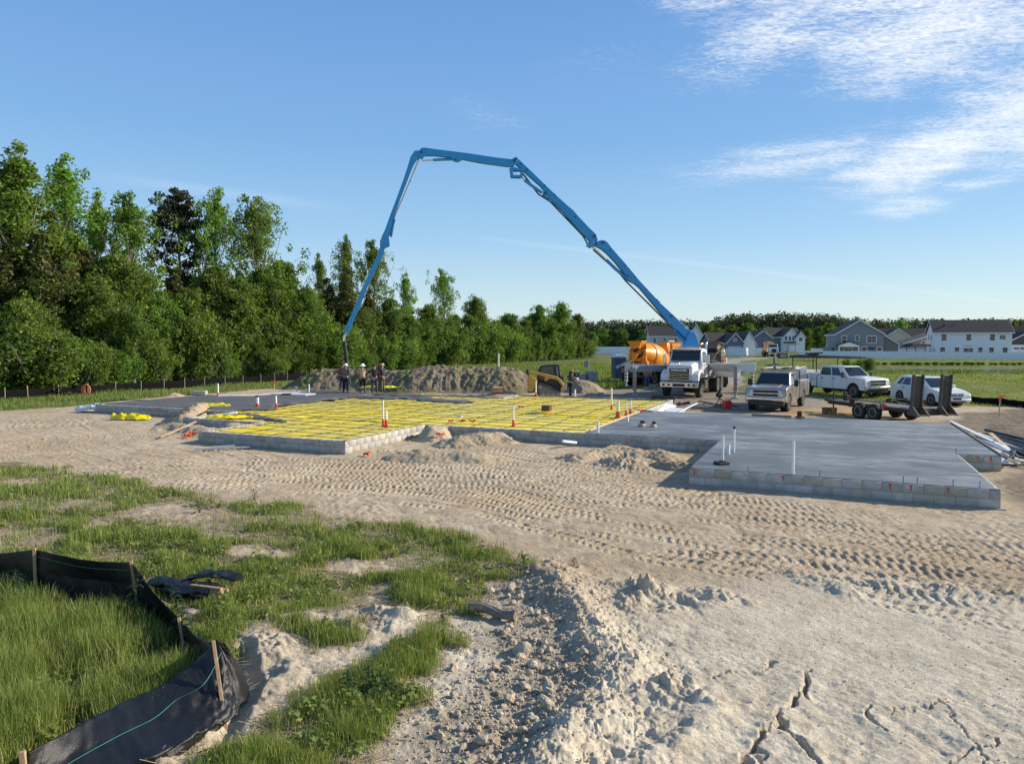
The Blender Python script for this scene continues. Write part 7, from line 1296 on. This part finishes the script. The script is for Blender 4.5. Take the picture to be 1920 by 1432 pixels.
vinyl([XY(1098, 196), XY(1182, 190)], 2.0, 'white vinyl fence run at the end of the woods'); vinyl([XY(1330, 172), XY(1364, 170), XY(1398, 166), XY(1402, 178)], 1.9, 'white vinyl fence round the yard of the small garage house'); vinyl([XY(1412, 196), XY(1438, 194)], 1.7, 'short white vinyl fence beside the distant mixer')
vinyl([XY(1498, 158), XY(1502, 150), XY(1600, 146), XY(1738, 141)], 1.45, 'long white vinyl fence before the grey gabled house'); vinyl([XY(1738, 141), XY(1830, 138), XY(1960, 134)], 1.35, 'white vinyl fence before the big white house'); vinyl([XY(1662, 168), XY(1740, 157)], 1.8, 'white vinyl fence between the grey house and the white house'); vinyl([XY(1520, 170), XY(1566, 156)], 1.8, 'white vinyl fence running back left of the grey house')
x, y = XY(1716, 150); b = emp('playset', (x, y, 0), .3, 'dark covered patio frame behind the fence between the houses', 'frame'); m = MB(); [m.bb(a-.06, a+.06, -.06, .06, 0, 2.4) for a in (-2.4, 0, 2.6)]; m.build('post', dkmet, b); m = MB(); m.prism([(-2.6, 2.4), (3.2, 2.4), (2.6, 2.9), (-1.8, 3.0)], -1.2, 1.2, 'y'); m.build('cover', mat('patio_cover', (.03, .03, .035), .8), b)
for px, l in ((1743, 'black swing frame in the yard left of the white house'), (1790, 'small grey garden frame before the white house')):
    x, y = XY(px, 150); b = emp('swing_frame', (x, y, 0), .2, l, 'frame'); s = 1.0 if px < 1760 else .6; m = MB(); [m.tube([(q, 0, 0), (q+.7*s, 0, 2.1*s), (q+1.4*s, 0, 0)], .05, 6) for q in (-.6, .4)]; m.build('legs', dkmet if s == 1 else grey, b); m = MB(); m.tube([(.1, 0, 2.1*s), (1.1, 0, 2.1*s)], .05, 6); m.build('top_bar', dkmet, b)
x, y = XY(1467, 146); b = emp('culvert_box', (x, y, 0), .1, 'small dark box frame beside the road near the fence', 'box'); m = MB(); m.bb(-.9, .9, -.4, .4, 0, 1.1); m.build('casing', dkmet, b); m = MB(); m.bb(-.7, .7, -.43, -.41, .2, .9); m.build('pale_panel', grey, b)
# ================================================================ GRASS
def grassmat(name, a, b, c, tr=.3):
    m = leafmat(name, a, b, c, tr, .55); return m
gmat = grassmat('grass_blades', (.14, .18, .045), (.22, .28, .065), (.44, .40, .16))
def blades(x, y, h_, w_, rng, lean=.35, z=None):
    k = len(x); z = H(x, y, fine=True) if z is None else z; az = rng.uniform(0, 2*pi, k); d = np.stack([np.cos(az), np.sin(az), np.zeros(k)], 1); la = rng.uniform(0, 2*pi, k); ld = np.stack([np.cos(la), np.sin(la), np.zeros(k)], 1)*(rng.uniform(.1, 1, k)*lean*h_)[:, None]
    B0 = np.stack([x, y, z-.015], 1); up = np.zeros((k, 3)); up[:, 2] = h_; wv = d*w_[:, None]/2
    P1 = B0+up*.55+ld*.35; P2 = B0+up*.93+ld; V = np.stack([B0-wv, B0+wv, P1-wv*.8, P1+wv*.8, P2-wv*.15, P2+wv*.15], 1).reshape(-1, 3)
    i = np.arange(k)[:, None]*6; F = np.concatenate([i+np.array([[0, 1, 3, 2]]), i+np.array([[2, 3, 5, 4]])], 0); return V, F
def scatter(n, x0, x1, y0, y1, rng, thr=None):
    x = rng.uniform(x0, x1, n); y = rng.uniform(y0, y1, n); g = grassmask(x, y); keep = rng.uniform(0, 1, n) < g**1.3; return x[keep], y[keep]
def fan(n, y0, y1, xl, xr, rng, p=1.0):
    """positions denser nearer by"""
    y = y0*(y1/y0)**(rng.uniform(0, 1, n)**p); x = y*rng.uniform(xl, xr, n); return x, y
rng = np.random.default_rng(5); VS = []; FS = []; TS = []; off = 0
def addb(V, F, t):
    global off
    VS.append(V); FS.append(F+off); TS.append(np.repeat(t, 6)); off += len(V)
BERM = [G(*p) for p in [(420, 1250), (330, 1432), (250, 1520)]]
def nearfield(n):
    x, y = fan(n, 4.6, 19.5, -.86, .25, rng); g = grassmask(x, y); cl = fbm(x*1.6, y*1.6, 90, 4, .6); keep = rng.uniform(0, 1, n) < np.clip(g**1.3*(.74+1.6*cl), .04*(g > .3), 1)*(1-.35*(y > 12)); x, y, cl = x[keep], y[keep], cl[keep]
    tall = sst(inpoly(x, y, px_poly([(-600, 1100), (60, 1120), (260, 1150), (350, 1235), (395, 1290), (300, 1360), (40, 1432), (-100, 1800), (-1500, 1700)])), -.1, .2)
    mid_ = sst(inpoly(x, y, px_poly([(430, 1432), (560, 1290), (720, 1260), (760, 1300), (690, 1432), (640, 1700), (300, 1700)])), -.1, .2)
    h_ = (.07+.15*np.clip(cl+.25, 0, 1)+.19*tall+.06*mid_)*rng.uniform(.4, 1.45, len(x))*np.clip((y/9)**.15, .9, 1.2); w_ = rng.uniform(.0045, .0085, len(x))*np.clip(y/8, .85, 2.0); V, F = blades(x, y, h_, w_, rng); dry = rng.uniform(0, 1, len(x)); t = np.where(dry < .12+.25*(cl < -.05), rng.uniform(.8, 1, len(x)), rng.uniform(.05, .62, len(x))); addb(V, F, t)
nearfield(560000)
for (y0, y1, xl, xr, n, hh_, ww) in ((24, 62, -.85, -.18, 60000, .22, .028), (48, 110, -.1, .16, 42000, .35, .05), (33, 62, .36, .9, 42000, .11, .03), (60, 150, .18, .9, 42000, .20, .06)):
    x, y = fan(n, y0, y1, xl, xr, rng); g = grassmask(x, y); keep = (rng.uniform(0, 1, n) < g**2)&(roadmask(x, y) < .3)&~((y > 77)&(y < 103)&(x > 22)); x, y = x[keep], y[keep]; cl = fbm(x*.25, y*.25, 91, 4)
    h_ = hh_*rng.uniform(.5, 1.3, len(x))*(1+.8*np.clip(cl, -.5, 1)); V, F = blades(x, y, h_, ww*rng.uniform(.6, 1.3, len(x)), rng, z=H(x, y, fine=False)); t = np.clip(rng.uniform(.0, .5, len(x))+(.35*(cl < -.1)+(.45 if xl > .1 else 0))*rng.uniform(0, 1, len(x)), 0, 1); addb(V, F, t)
wc = fan(1500, 5, 16, -.82, .1, rng); fd_ = segdist(wc[0], wc[1], [G(70, 1122), G(262, 1140), G(352, 1232), G(443, 1326), G(300, 1380), G(58, 1500)])[0]; gk = (grassmask(*wc) > .6)&(fd_ > .55); wc = np.stack([wc[0][gk], wc[1][gk]], 1)
wc = np.column_stack([wc, H(wc[:, 0], wc[:, 1])+rng.uniform(.03, .12, len(wc))]); V, F, t = leaves(wc, np.full(len(wc), .085), 22, .05, rng, 1.0)
WEEDL = (V, F, t)
# reeds by the pond
x = rng.uniform(27, 120, 9000); y = 77.5+rng.normal(size=9000)*.5+1.0*np.sin(x*.3); V, F = blades(x, y, rng.uniform(.3, 1.0, 9000)*(.5+.8*vn(x*.4, y*0, 3)), rng.uniform(.04, .09, 9000), rng, z=np.full(9000, -.35)); addb(V, F, rng.uniform(.0, .5, 9000))
o = npmesh('grass', np.concatenate(VS), np.concatenate(FS), gmat, {'tint': np.concatenate(TS)}, smooth=False); tag(o, 'green grass over the near bank, the field margins and the meadow', 'grass', kind='stuff')
o = npmesh('ground_weeds', WEEDL[0], WEEDL[1], gmat, {'tint': WEEDL[2]*.5}, smooth=False); tag(o, 'small broad leaved weeds mixed low into the near grass', 'weeds', kind='stuff')
# dry straw and twigs lying flat
x, y = fan(90000, 5.5, 20, -.8, .25, rng); g = grassmask(x, y); e = (g > .03)&(rng.uniform(0, 1, len(x)) < np.where(g > .99, .25, .7))&(rng.uniform(0, 1, len(x)) < .8); x, y = x[e], y[e]; k = len(x); az = rng.uniform(0, 2*pi, k); L0 = rng.uniform(.05, .22, k); z = H(x, y)+.012
d = np.stack([np.cos(az), np.sin(az), rng.normal(size=k)*.15], 1)*L0[:, None]; s = np.stack([-np.sin(az), np.cos(az), np.zeros(k)], 1)*.004*np.clip(y/8, 1, 2)[:, None]; P = np.stack([x, y, z], 1); V = np.stack([P-s, P+s, P+d+s, P+d-s], 1).reshape(-1, 3)
o = npmesh('dry_straw', V, np.arange(k*4).reshape(-1, 4), mat('straw', (.38, .30, .18), .9), smooth=False); tag(o, 'dry straw litter lying between the grass and the sand', 'straw', kind='stuff')
# ================================================================ CLODS
cm_ = soil()
def clodmesh(seed, sub=2):
    bm = bmesh.new(); bmesh.ops.create_icosphere(bm, subdivisions=sub, radius=1); rd = random.Random(seed)
    cuts = [(Vector((rd.gauss(0, 1), rd.gauss(0, 1), rd.gauss(0, 1))).normalized(), rd.uniform(.55, .85)) for _ in range(7)]
    for v in bm.verts:
        p = v.co.copy()
        for n_, d_ in cuts:
            q = p.dot(n_)
            if q > d_: p -= n_*(q-d_)
        f = fbm(np.array([p.x*2.2+seed]), np.array([p.y*2.2+p.z*1.7]), seed, 4)[0]; v.co = p*(1+.28*f)
    me = bpy.data.meshes.new('clod'); bm.to_mesh(me); bm.free(); me.materials.append(cm_)
    for an in ('grass', 'pale', 'gravel', 'dark', 'ochre', 'road'): a = me.attributes.new(an, 'FLOAT', 'POINT'); a.data.foreach_set('value', np.full(len(me.vertices), .8 if an == 'pale' else (.15 if an == 'dark' else 0.0), np.float32))
    return me
CM = [clodmesh(s, 3) for s in range(6)]
def clod(x, y, r, label, group=None, name='dirt_clod', cat='clod', sink=.25):
    o = bpy.data.objects.new(name, random.choice(CM)); sc.collection.objects.link(o); s = (r*random.uniform(.8, 1.25), r*random.uniform(.8, 1.25), r*random.uniform(.6, .95)); o.scale = s; o.rotation_euler = (random.uniform(-.4, .4), random.uniform(-.4, .4), random.uniform(0, 6.28)); o.location = (x, y, Hs(x, y)+s[2]*(1-sink)-.2*s[2]); return tag(o, label, cat, group)
random.seed(21)
clod(*G(978, 1222), .115, 'biggest pale dirt clod in the rubble left of the sandy ridge', sink=.1)
for px, py, r, l in ((920, 1270, .06, 'tan dirt clod on a small ledge below the biggest clod'), (960, 1108, .075, 'pale rounded clod above the weathered log'), (822, 1378, .055, 'grey dirt clod by itself at the lower left of the rubble'), (1001, 1170, .05, 'pale clod directly right of the log'), (972, 1310, .05, 'long lump of clay in the middle of the shaded rubble'), (1213, 1121, .055, 'dark rounded clod on the small mound right of the ridge'), (1258, 1047, .04, 'single dark clod on the smooth sand below the tracks'), (1028, 1297, .06, 'clod with a dark hollow on the ridge top'), (950, 1185, .05, 'blocky clod just left above the biggest one')): clod(*G(px, py), r, l)
gg = 'small clods of the foreground rubble'; cnt = 0
RB = [G(*p) for p in [(985, 1100), (1010, 1180), (1010, 1260), (960, 1330), (880, 1400)]]
while cnt < 150:
    i = random.randint(0, len(RB)-2); t = random.random(); x = RB[i][0]*(1-t)+RB[i+1][0]*t+random.gauss(0, .33); y = RB[i][1]*(1-t)+RB[i+1][1]*t+random.gauss(0, .25); clod(x, y, random.uniform(.018, .05)*random.choice((1, 1, 1.3)), 'small grey clod in the rubble beside the sandy ridge', gg); cnt += 1
N_ = 2600; rg = np.random.default_rng(9); ti = rg.integers(0, len(RB)-1, N_); tt = rg.uniform(0, 1, N_); RBa = np.array(RB); xs = RBa[ti, 0]*(1-tt)+RBa[ti+1, 0]*tt+rg.normal(size=N_)*.5; ys = RBa[ti, 1]*(1-tt)+RBa[ti+1, 1]*tt+rg.normal(size=N_)*.45
x2 = rg.uniform(-1.5, 6, 1800); y2 = rg.uniform(5, 12, 1800); xs = np.concatenate([xs, x2]); ys = np.concatenate([ys, y2]); rs = np.concatenate([rg.uniform(.005, .022, N_), rg.uniform(.003, .012, 1800)]); gmk = grassmask(xs, ys) < .4; xs, ys, rs = xs[gmk], ys[gmk], rs[gmk]
me0 = clodmesh(33, 1); bv = np.array([v.co for v in me0.vertices]); bf = np.array([list(p.vertices) for p in me0.polygons]); zz_ = H(xs, ys); V = []; F = []
for i in range(len(xs)):
    a = rg.uniform(0, 6.28); R_3 = np.array([[cos(a), -sin(a), 0], [sin(a), cos(a), 0], [0, 0, .8]]); V.append(bv @ R_3.T*rs[i]*rg.uniform(.7, 1.3, 3)+[xs[i], ys[i], zz_[i]+rs[i]*.3]); F.append(bf+i*len(bv))
V = np.concatenate(V); n0 = np.zeros(len(V)); o = npmesh('small_clods', V, np.concatenate(F), cm_, {'grass': n0, 'pale': n0+.8, 'gravel': n0, 'dark': n0+.15, 'ochre': n0, 'road': n0}, smooth=False); tag(o, 'crumbs of dry earth strewn over the foreground sand', 'crumbs', kind='stuff')
# weathered log
x0_, y0_ = G(884, 1147); x1_, y1_ = G(966, 1163); m = MB(); z_l = Hs(x0_, y0_); pts = [Vector((x0_+(x1_-x0_)*t, y0_+(y1_-y0_)*t+.03*sin(t*5), z_l+.09+.015*sin(t*7))) for t in np.linspace(0, 1, 12)]; rings = []
for i, p in enumerate(pts):
    d = Vector((x1_-x0_, y1_-y0_, 0)).normalized(); s = Vector((-d.y, d.x, 0)); rings.append([p+(s*cos(a)+Vector((0, 0, 1))*sin(a))*(.072-.002*i)*(1+.30*float(fbm(np.array([a*1.3]), np.array([i*.5]), 95, 3)[0])+.08*sin(a*9)) for a in [2*pi*k/20 for k in range(20)]])
m.loft(rings); tag(m.build('log', mat('dead_wood', (.30, .25, .19), .9, 0, .35, 8, .7, 50, .5, (.10, .08, .06), stretch=(1, 8, 8)), smooth=50), 'weathered log lying in the rubble at the edge of the grass', 'log')
# ================================================================ NEAR SILT FENCE
nf = emp('silt_fence', (*G(443, 1325), 0), 0, 'near black silt fence sagging and blown over in the foreground', 'silt fence')
postm = mat('fence_stake', (.46, .30, .16), .8, 0, .2, 4, .4, 50, .35, (.20, .14, .08), stretch=(8, 8, 1))
def P3(px, py, Yd): return PY(px, py, Yd)
posts = [((70, 1122), (66, 1026), .038), ((262, 1140), (247, 1050), .036), ((352, 1232), (337, 1156), .032), ((443, 1326), (408, 1192), .030), ((58, 1500), (45, 1405), .04)]
tops = []; bases = []
for (bx_, by_), (tx, ty), w_ in posts:
    b0_ = G(bx_, by_); base = Vector((b0_[0], b0_[1], -.12)); top = P3(tx, ty, b0_[1]+(.10 if by_ == 1326 else .02)); tops.append(top); bases.append(Vector((b0_[0], b0_[1], 0)))
    sh = Vector((0, -.10 if by_ == 1326 else -.02, 0)); s2_ = Vector((.03, -.30, 0)) if by_ == 1326 else sh; m = MB(); m.beam(L_(nf, base+s2_), L_(nf, top+sh), w_, w_, up=(1, .3, 0)); m.build('post', postm, nf, bevel=.002)
tops.insert(0, P3(-120, 1030, bases[0].y+.4)); bases.insert(0, Vector((*G(-125, 1120), 0)))
fabm = mat('fence_fabric', (.009, .009, .0095), .40, 0, .25, 5, .3, 90, spec=.5)
def fpanel(rows, nu, seed, wr=.01, bul=.0, sag=.0, nm='fabric', fine=.0):
    """rows: list of polylines bottom to top, resampled and lofted"""
    rs = []
    for R in rows:
        sp = smooth_pts(R, 10); L_c = [0]
        for a, b_ in zip(sp[:-1], sp[1:]): L_c.append(L_c[-1]+(b_-a).length)
        q = np.linspace(0, L_c[-1], nu); A = np.array(sp); rs.append(np.stack([np.interp(q, L_c, A[:, k]) for k in range(3)], 1))
    rs = np.array(rs); nv = 26; out_ = np.zeros((nv, nu, 3))
    for j in range(nv):
        f = j/(nv-1)*(len(rs)-1); i = min(int(f), len(rs)-2); t = f-i; t = t*t*(3-2*t)*.5+t*.5; out_[j] = rs[i]*(1-t)+rs[i+1]*t
    uu, vv = np.meshgrid(np.linspace(0, 1, nu), np.linspace(0, 1, nv)); L_t = 3.0
    nrm = np.cross(np.gradient(out_, axis=1), np.gradient(out_, axis=0)); nrm /= np.linalg.norm(nrm, axis=2)[..., None]+1e-9
    w_ = fbm(uu*9, vv*2.5, seed, 4, .6)*wr+fbm(uu*30+vv*6, vv*5, seed+1, 3)*wr*.35+fine*np.exp(-((uu)/.33)**2)*(np.sin((vv*1.0+uu*.8)*46+fbm(uu*8, vv*8, seed+2, 2)*5)*.5+fbm(uu*26, vv*22, seed+3, 3))*np.sin(pi*np.clip(vv, .02, .98))**.5
    out_ += nrm*w_[..., None]; V = out_.reshape(-1, 3)-np.array(nf.location); idx = np.arange(nv*nu).reshape(nv, nu); F = np.stack([idx[:-1, :-1], idx[:-1, 1:], idx[1:, 1:], idx[1:, :-1]], -1).reshape(-1, 4)
    o = npmesh(nm, V, F, fabm, parent=nf); s_ = o.modifiers.new('t', 'SOLIDIFY'); s_.thickness = .004; return out_
dn = Vector((0, 0, -.03))
for i in range(0, 3):
    a0, a1, b0_, b1_ = bases[i], bases[i+1], tops[i]+dn, tops[i+1]+dn; mb = (a0+a1)/2; mt_ = (b0_+b1_)/2+Vector((0, 0, -.05))
    fpanel([[a0-Vector((0, 0, .05)), mb+Vector((.0, .05, -.05)), a1-Vector((0, 0, .05))], [a0.lerp(b0_, .5), mb.lerp(mt_, .5)+Vector((.02, .10, 0)), a1.lerp(b1_, .5)], [b0_, mt_, b1_]], 60, 300+i, .012)
# from the low stake to the leaning one
fpanel([[bases[3], Vector((*G(395, 1290), -.03)), bases[4]-Vector((0, 0, .03))], [tops[3]+dn, P3(378, 1182, bases[3].y-.5)+Vector((0, 0, -.10)), tops[4]+dn*1.5]], 50, 310, .03)
# blown down length with the bright creases
g_ = lambda px, py, z: Vector((*G(px, py, z), z))
top_e = [tops[4]+Vector((0, 0, -.02)), g_(375, 1232, .44), g_(325, 1272, .33), g_(240, 1312, .28), g_(150, 1358, .30), tops[5]+Vector((0.03, 0, -.02))]
mid_e = [tops[4].lerp(bases[4], .45), g_(400, 1300, .22), g_(345, 1335, .17), g_(250, 1370, .17), g_(160, 1405, .18), tops[5].lerp(bases[5], .4)]
low_e = [tops[4].lerp(bases[4], .8), g_(425, 1338, .08), g_(365, 1378, .10), g_(280, 1420, .10), g_(170, 1450, .10), tops[5].lerp(bases[5], .8)]
bot_e = [bases[4]+Vector((.04, 0, 0)), g_(435, 1345, .0), g_(372, 1392, .0), g_(295, 1438, .0), g_(180, 1475, .0), bases[5]]
fpanel([bot_e, low_e, mid_e, top_e], 260, 320, .022, fine=.030)
fpanel([[bases[4]+Vector((.02, .02, 0)), g_(468, 1300, -.02), g_(455, 1262, -.02), g_(430, 1240, 0)], [tops[4]+dn, P3(432, 1225, bases[4].y+.12), P3(425, 1212, bases[4].y+.3), P3(415, 1200, bases[4].y+.6)]], 40, 330, .02)
teal = mat('teal_string', (.04, .28, .24), .5)
def string(P, r=.0022): m = MB(); m.tube([L_(nf, q) for q in smooth_pts(P, 6)], r, 5); m.build('string', teal, nf)
string([tops[4].lerp(bases[4], .25)+Vector((0, -.03, .02)), g_(382, 1282, .37), g_(330, 1312, .275), g_(290, 1345, .24), g_(220, 1380, .23), g_(130, 1430, .22), g_(90, 1460, .22)])
string([tops[1]+Vector((.02, -.03, -.11)), ((tops[1]+tops[2])/2)+Vector((0, -.03, -.17)), tops[2]+Vector((-.02, -.04, -.12))], .0022)
# folded fabric and stake bundle
x, y = G(350, 1118); rb_ = emp('fabric_roll', (x, y, Hs(x, y)), radians(-14), 'rolled black silt fabric and stakes lying in the grass', 'fabric roll'); m = MB(); rings = []
for i in range(16):
    t = i/15; c = Vector((-.62+1.05*t, .10-.10*t+.03*sin(t*9), .11)); rings.append([c+Vector((0, cos(a)*(.17+.03*sin(a*3+t*7)+.03*random.uniform(-1, 1)), sin(a)*(.07+.03*random.uniform(-1, 1)))) for a in [2*pi*k/16 for k in range(16)]])
m.loft(rings); m.build('roll', fabm, rb_, smooth=60); m = MB(); rings = []
for i in range(12):
    t = i/11; c = Vector((-.2+.75*t, .22+.18*t, .15+.09*sin(t*3))); rings.append([c+Vector((0, cos(a)*(.15-.05*t)+random.uniform(-.03, .03), sin(a)*.03+random.uniform(-.025, .025))) for a in [2*pi*k/12 for k in range(12)]])
m.loft(rings); m.build('fold', fabm, rb_, smooth=25)
for k in range(7): m = MB(); yy2 = -.07+.055*(k % 3)+.02*(k//3); zz2 = .05+.045*(k//3); m.beam((.1, yy2, zz2+.03), (.60+.03*(k % 2), yy2-.03, zz2+.03), .046, .044); m.build('stake', postm, rb_, bevel=.002)
# ================================================================ WEEDS
wmt = leafmat('weed_leaves', (.030, .062, .020), (.05, .10, .03), (.09, .15, .045), .25)
def weedproto(seed, h_, n_, ll, lw):
    rd = random.Random(seed); r = emp('weed', (0, 0, -60)); m = MB(); st = [Vector((.04*sin(z*4+seed), .03*cos(z*3), z*h_)) for z in np.linspace(0, 1, 8)]; m.tube(st, [.008-.0007*i for i in range(8)], 6); m.build('stem', wmt, r); m = MB()
    for k in range(n_):
        t = .12+.86*k/n_; p = st[int(t*7)].lerp(st[min(int(t*7)+1, 7)], t*7-int(t*7)); a = k*2.4+rd.uniform(-.3, .3); L1 = ll*(1.15-.75*t)*rd.uniform(.75, 1.2); d = Vector((cos(a), sin(a), 0)); s = Vector((-sin(a), cos(a), 0)); el = .7; R = []
        for q in range(6): f = q/5; c = p+d*L1*f+Vector((0, 0, L1*(el*f-.85*f*f))); w_ = lw*sin(pi*min(f*.9+.08, 1))*(1.1-.5*t); R.append((c-s*w_/2, c+Vector((0, 0, -.15*w_)), c+s*w_/2))
        o = len(m.v); m.v += [tuple(v) for q in R for v in q]; fs = [(o+i*3+j, o+i*3+j+1, o+i*3+j+4, o+i*3+j+3) for i in range(5) for j in range(2)]; m.f += fs; m.mi += [0]*len(fs)
    m.build('leaves', wmt, r, fixn=False); return r
WP = [weedproto(1, .62, 34, .19, .032), weedproto(2, .42, 26, .17, .05), weedproto(3, .30, 24, .16, .035)]
for k, (px, py, i, s, l) in enumerate([(40, 1150, 0, 1.0, 'tall leafy weed at the left edge before the silt fence'), (8, 1165, 0, .8, 'shorter leafy weed cut by the left edge of the photo'), (252, 1172, 0, 1.1, 'tall weed growing beside the second fence stake'), (225, 1165, 2, 1.1, 'low weed left of the tall one at the second fence stake'), (330, 1150, 1, .9, 'broad leaved weed behind the slanting fence fabric'), (350, 1215, 1, 1.2, 'bushy weed inside the bend of the silt fence'), (372, 1240, 1, .9, 'smaller broad leaved weed beside the leaning stake'),
                                 (686, 1310, 1, .85, 'dark broad leaved weed on the sandy patch in the foreground'), (718, 1312, 2, 1.1, 'dark low weed right of the broad leaved one'), (655, 1300, 2, .9, 'dark low weed left of the broad leaved one'), (735, 1132, 0, .5, 'small upright weed alone on the bare strip'), (700, 1262, 0, .45, 'thin weed rising behind the dark broad leaved one'), (475, 940, 2, .9, 'dark grass tuft alone on the sand far up the bank'), (372, 962, 2, 1.0, 'dark tuft on the bare patch near the tracks'), (1078, 1066, 2, .6, 'lone grass sprig at the head of the sandy ridge')]):
    x, y = G(px, py); r = dup(WP[i], (x, y, Hs(x, y)-.01), k*1.3, l, s); r['category'] = 'weed'
for r in WP:
    for c in list(r.children): bpy.data.objects.remove(c)
    bpy.data.objects.remove(r)
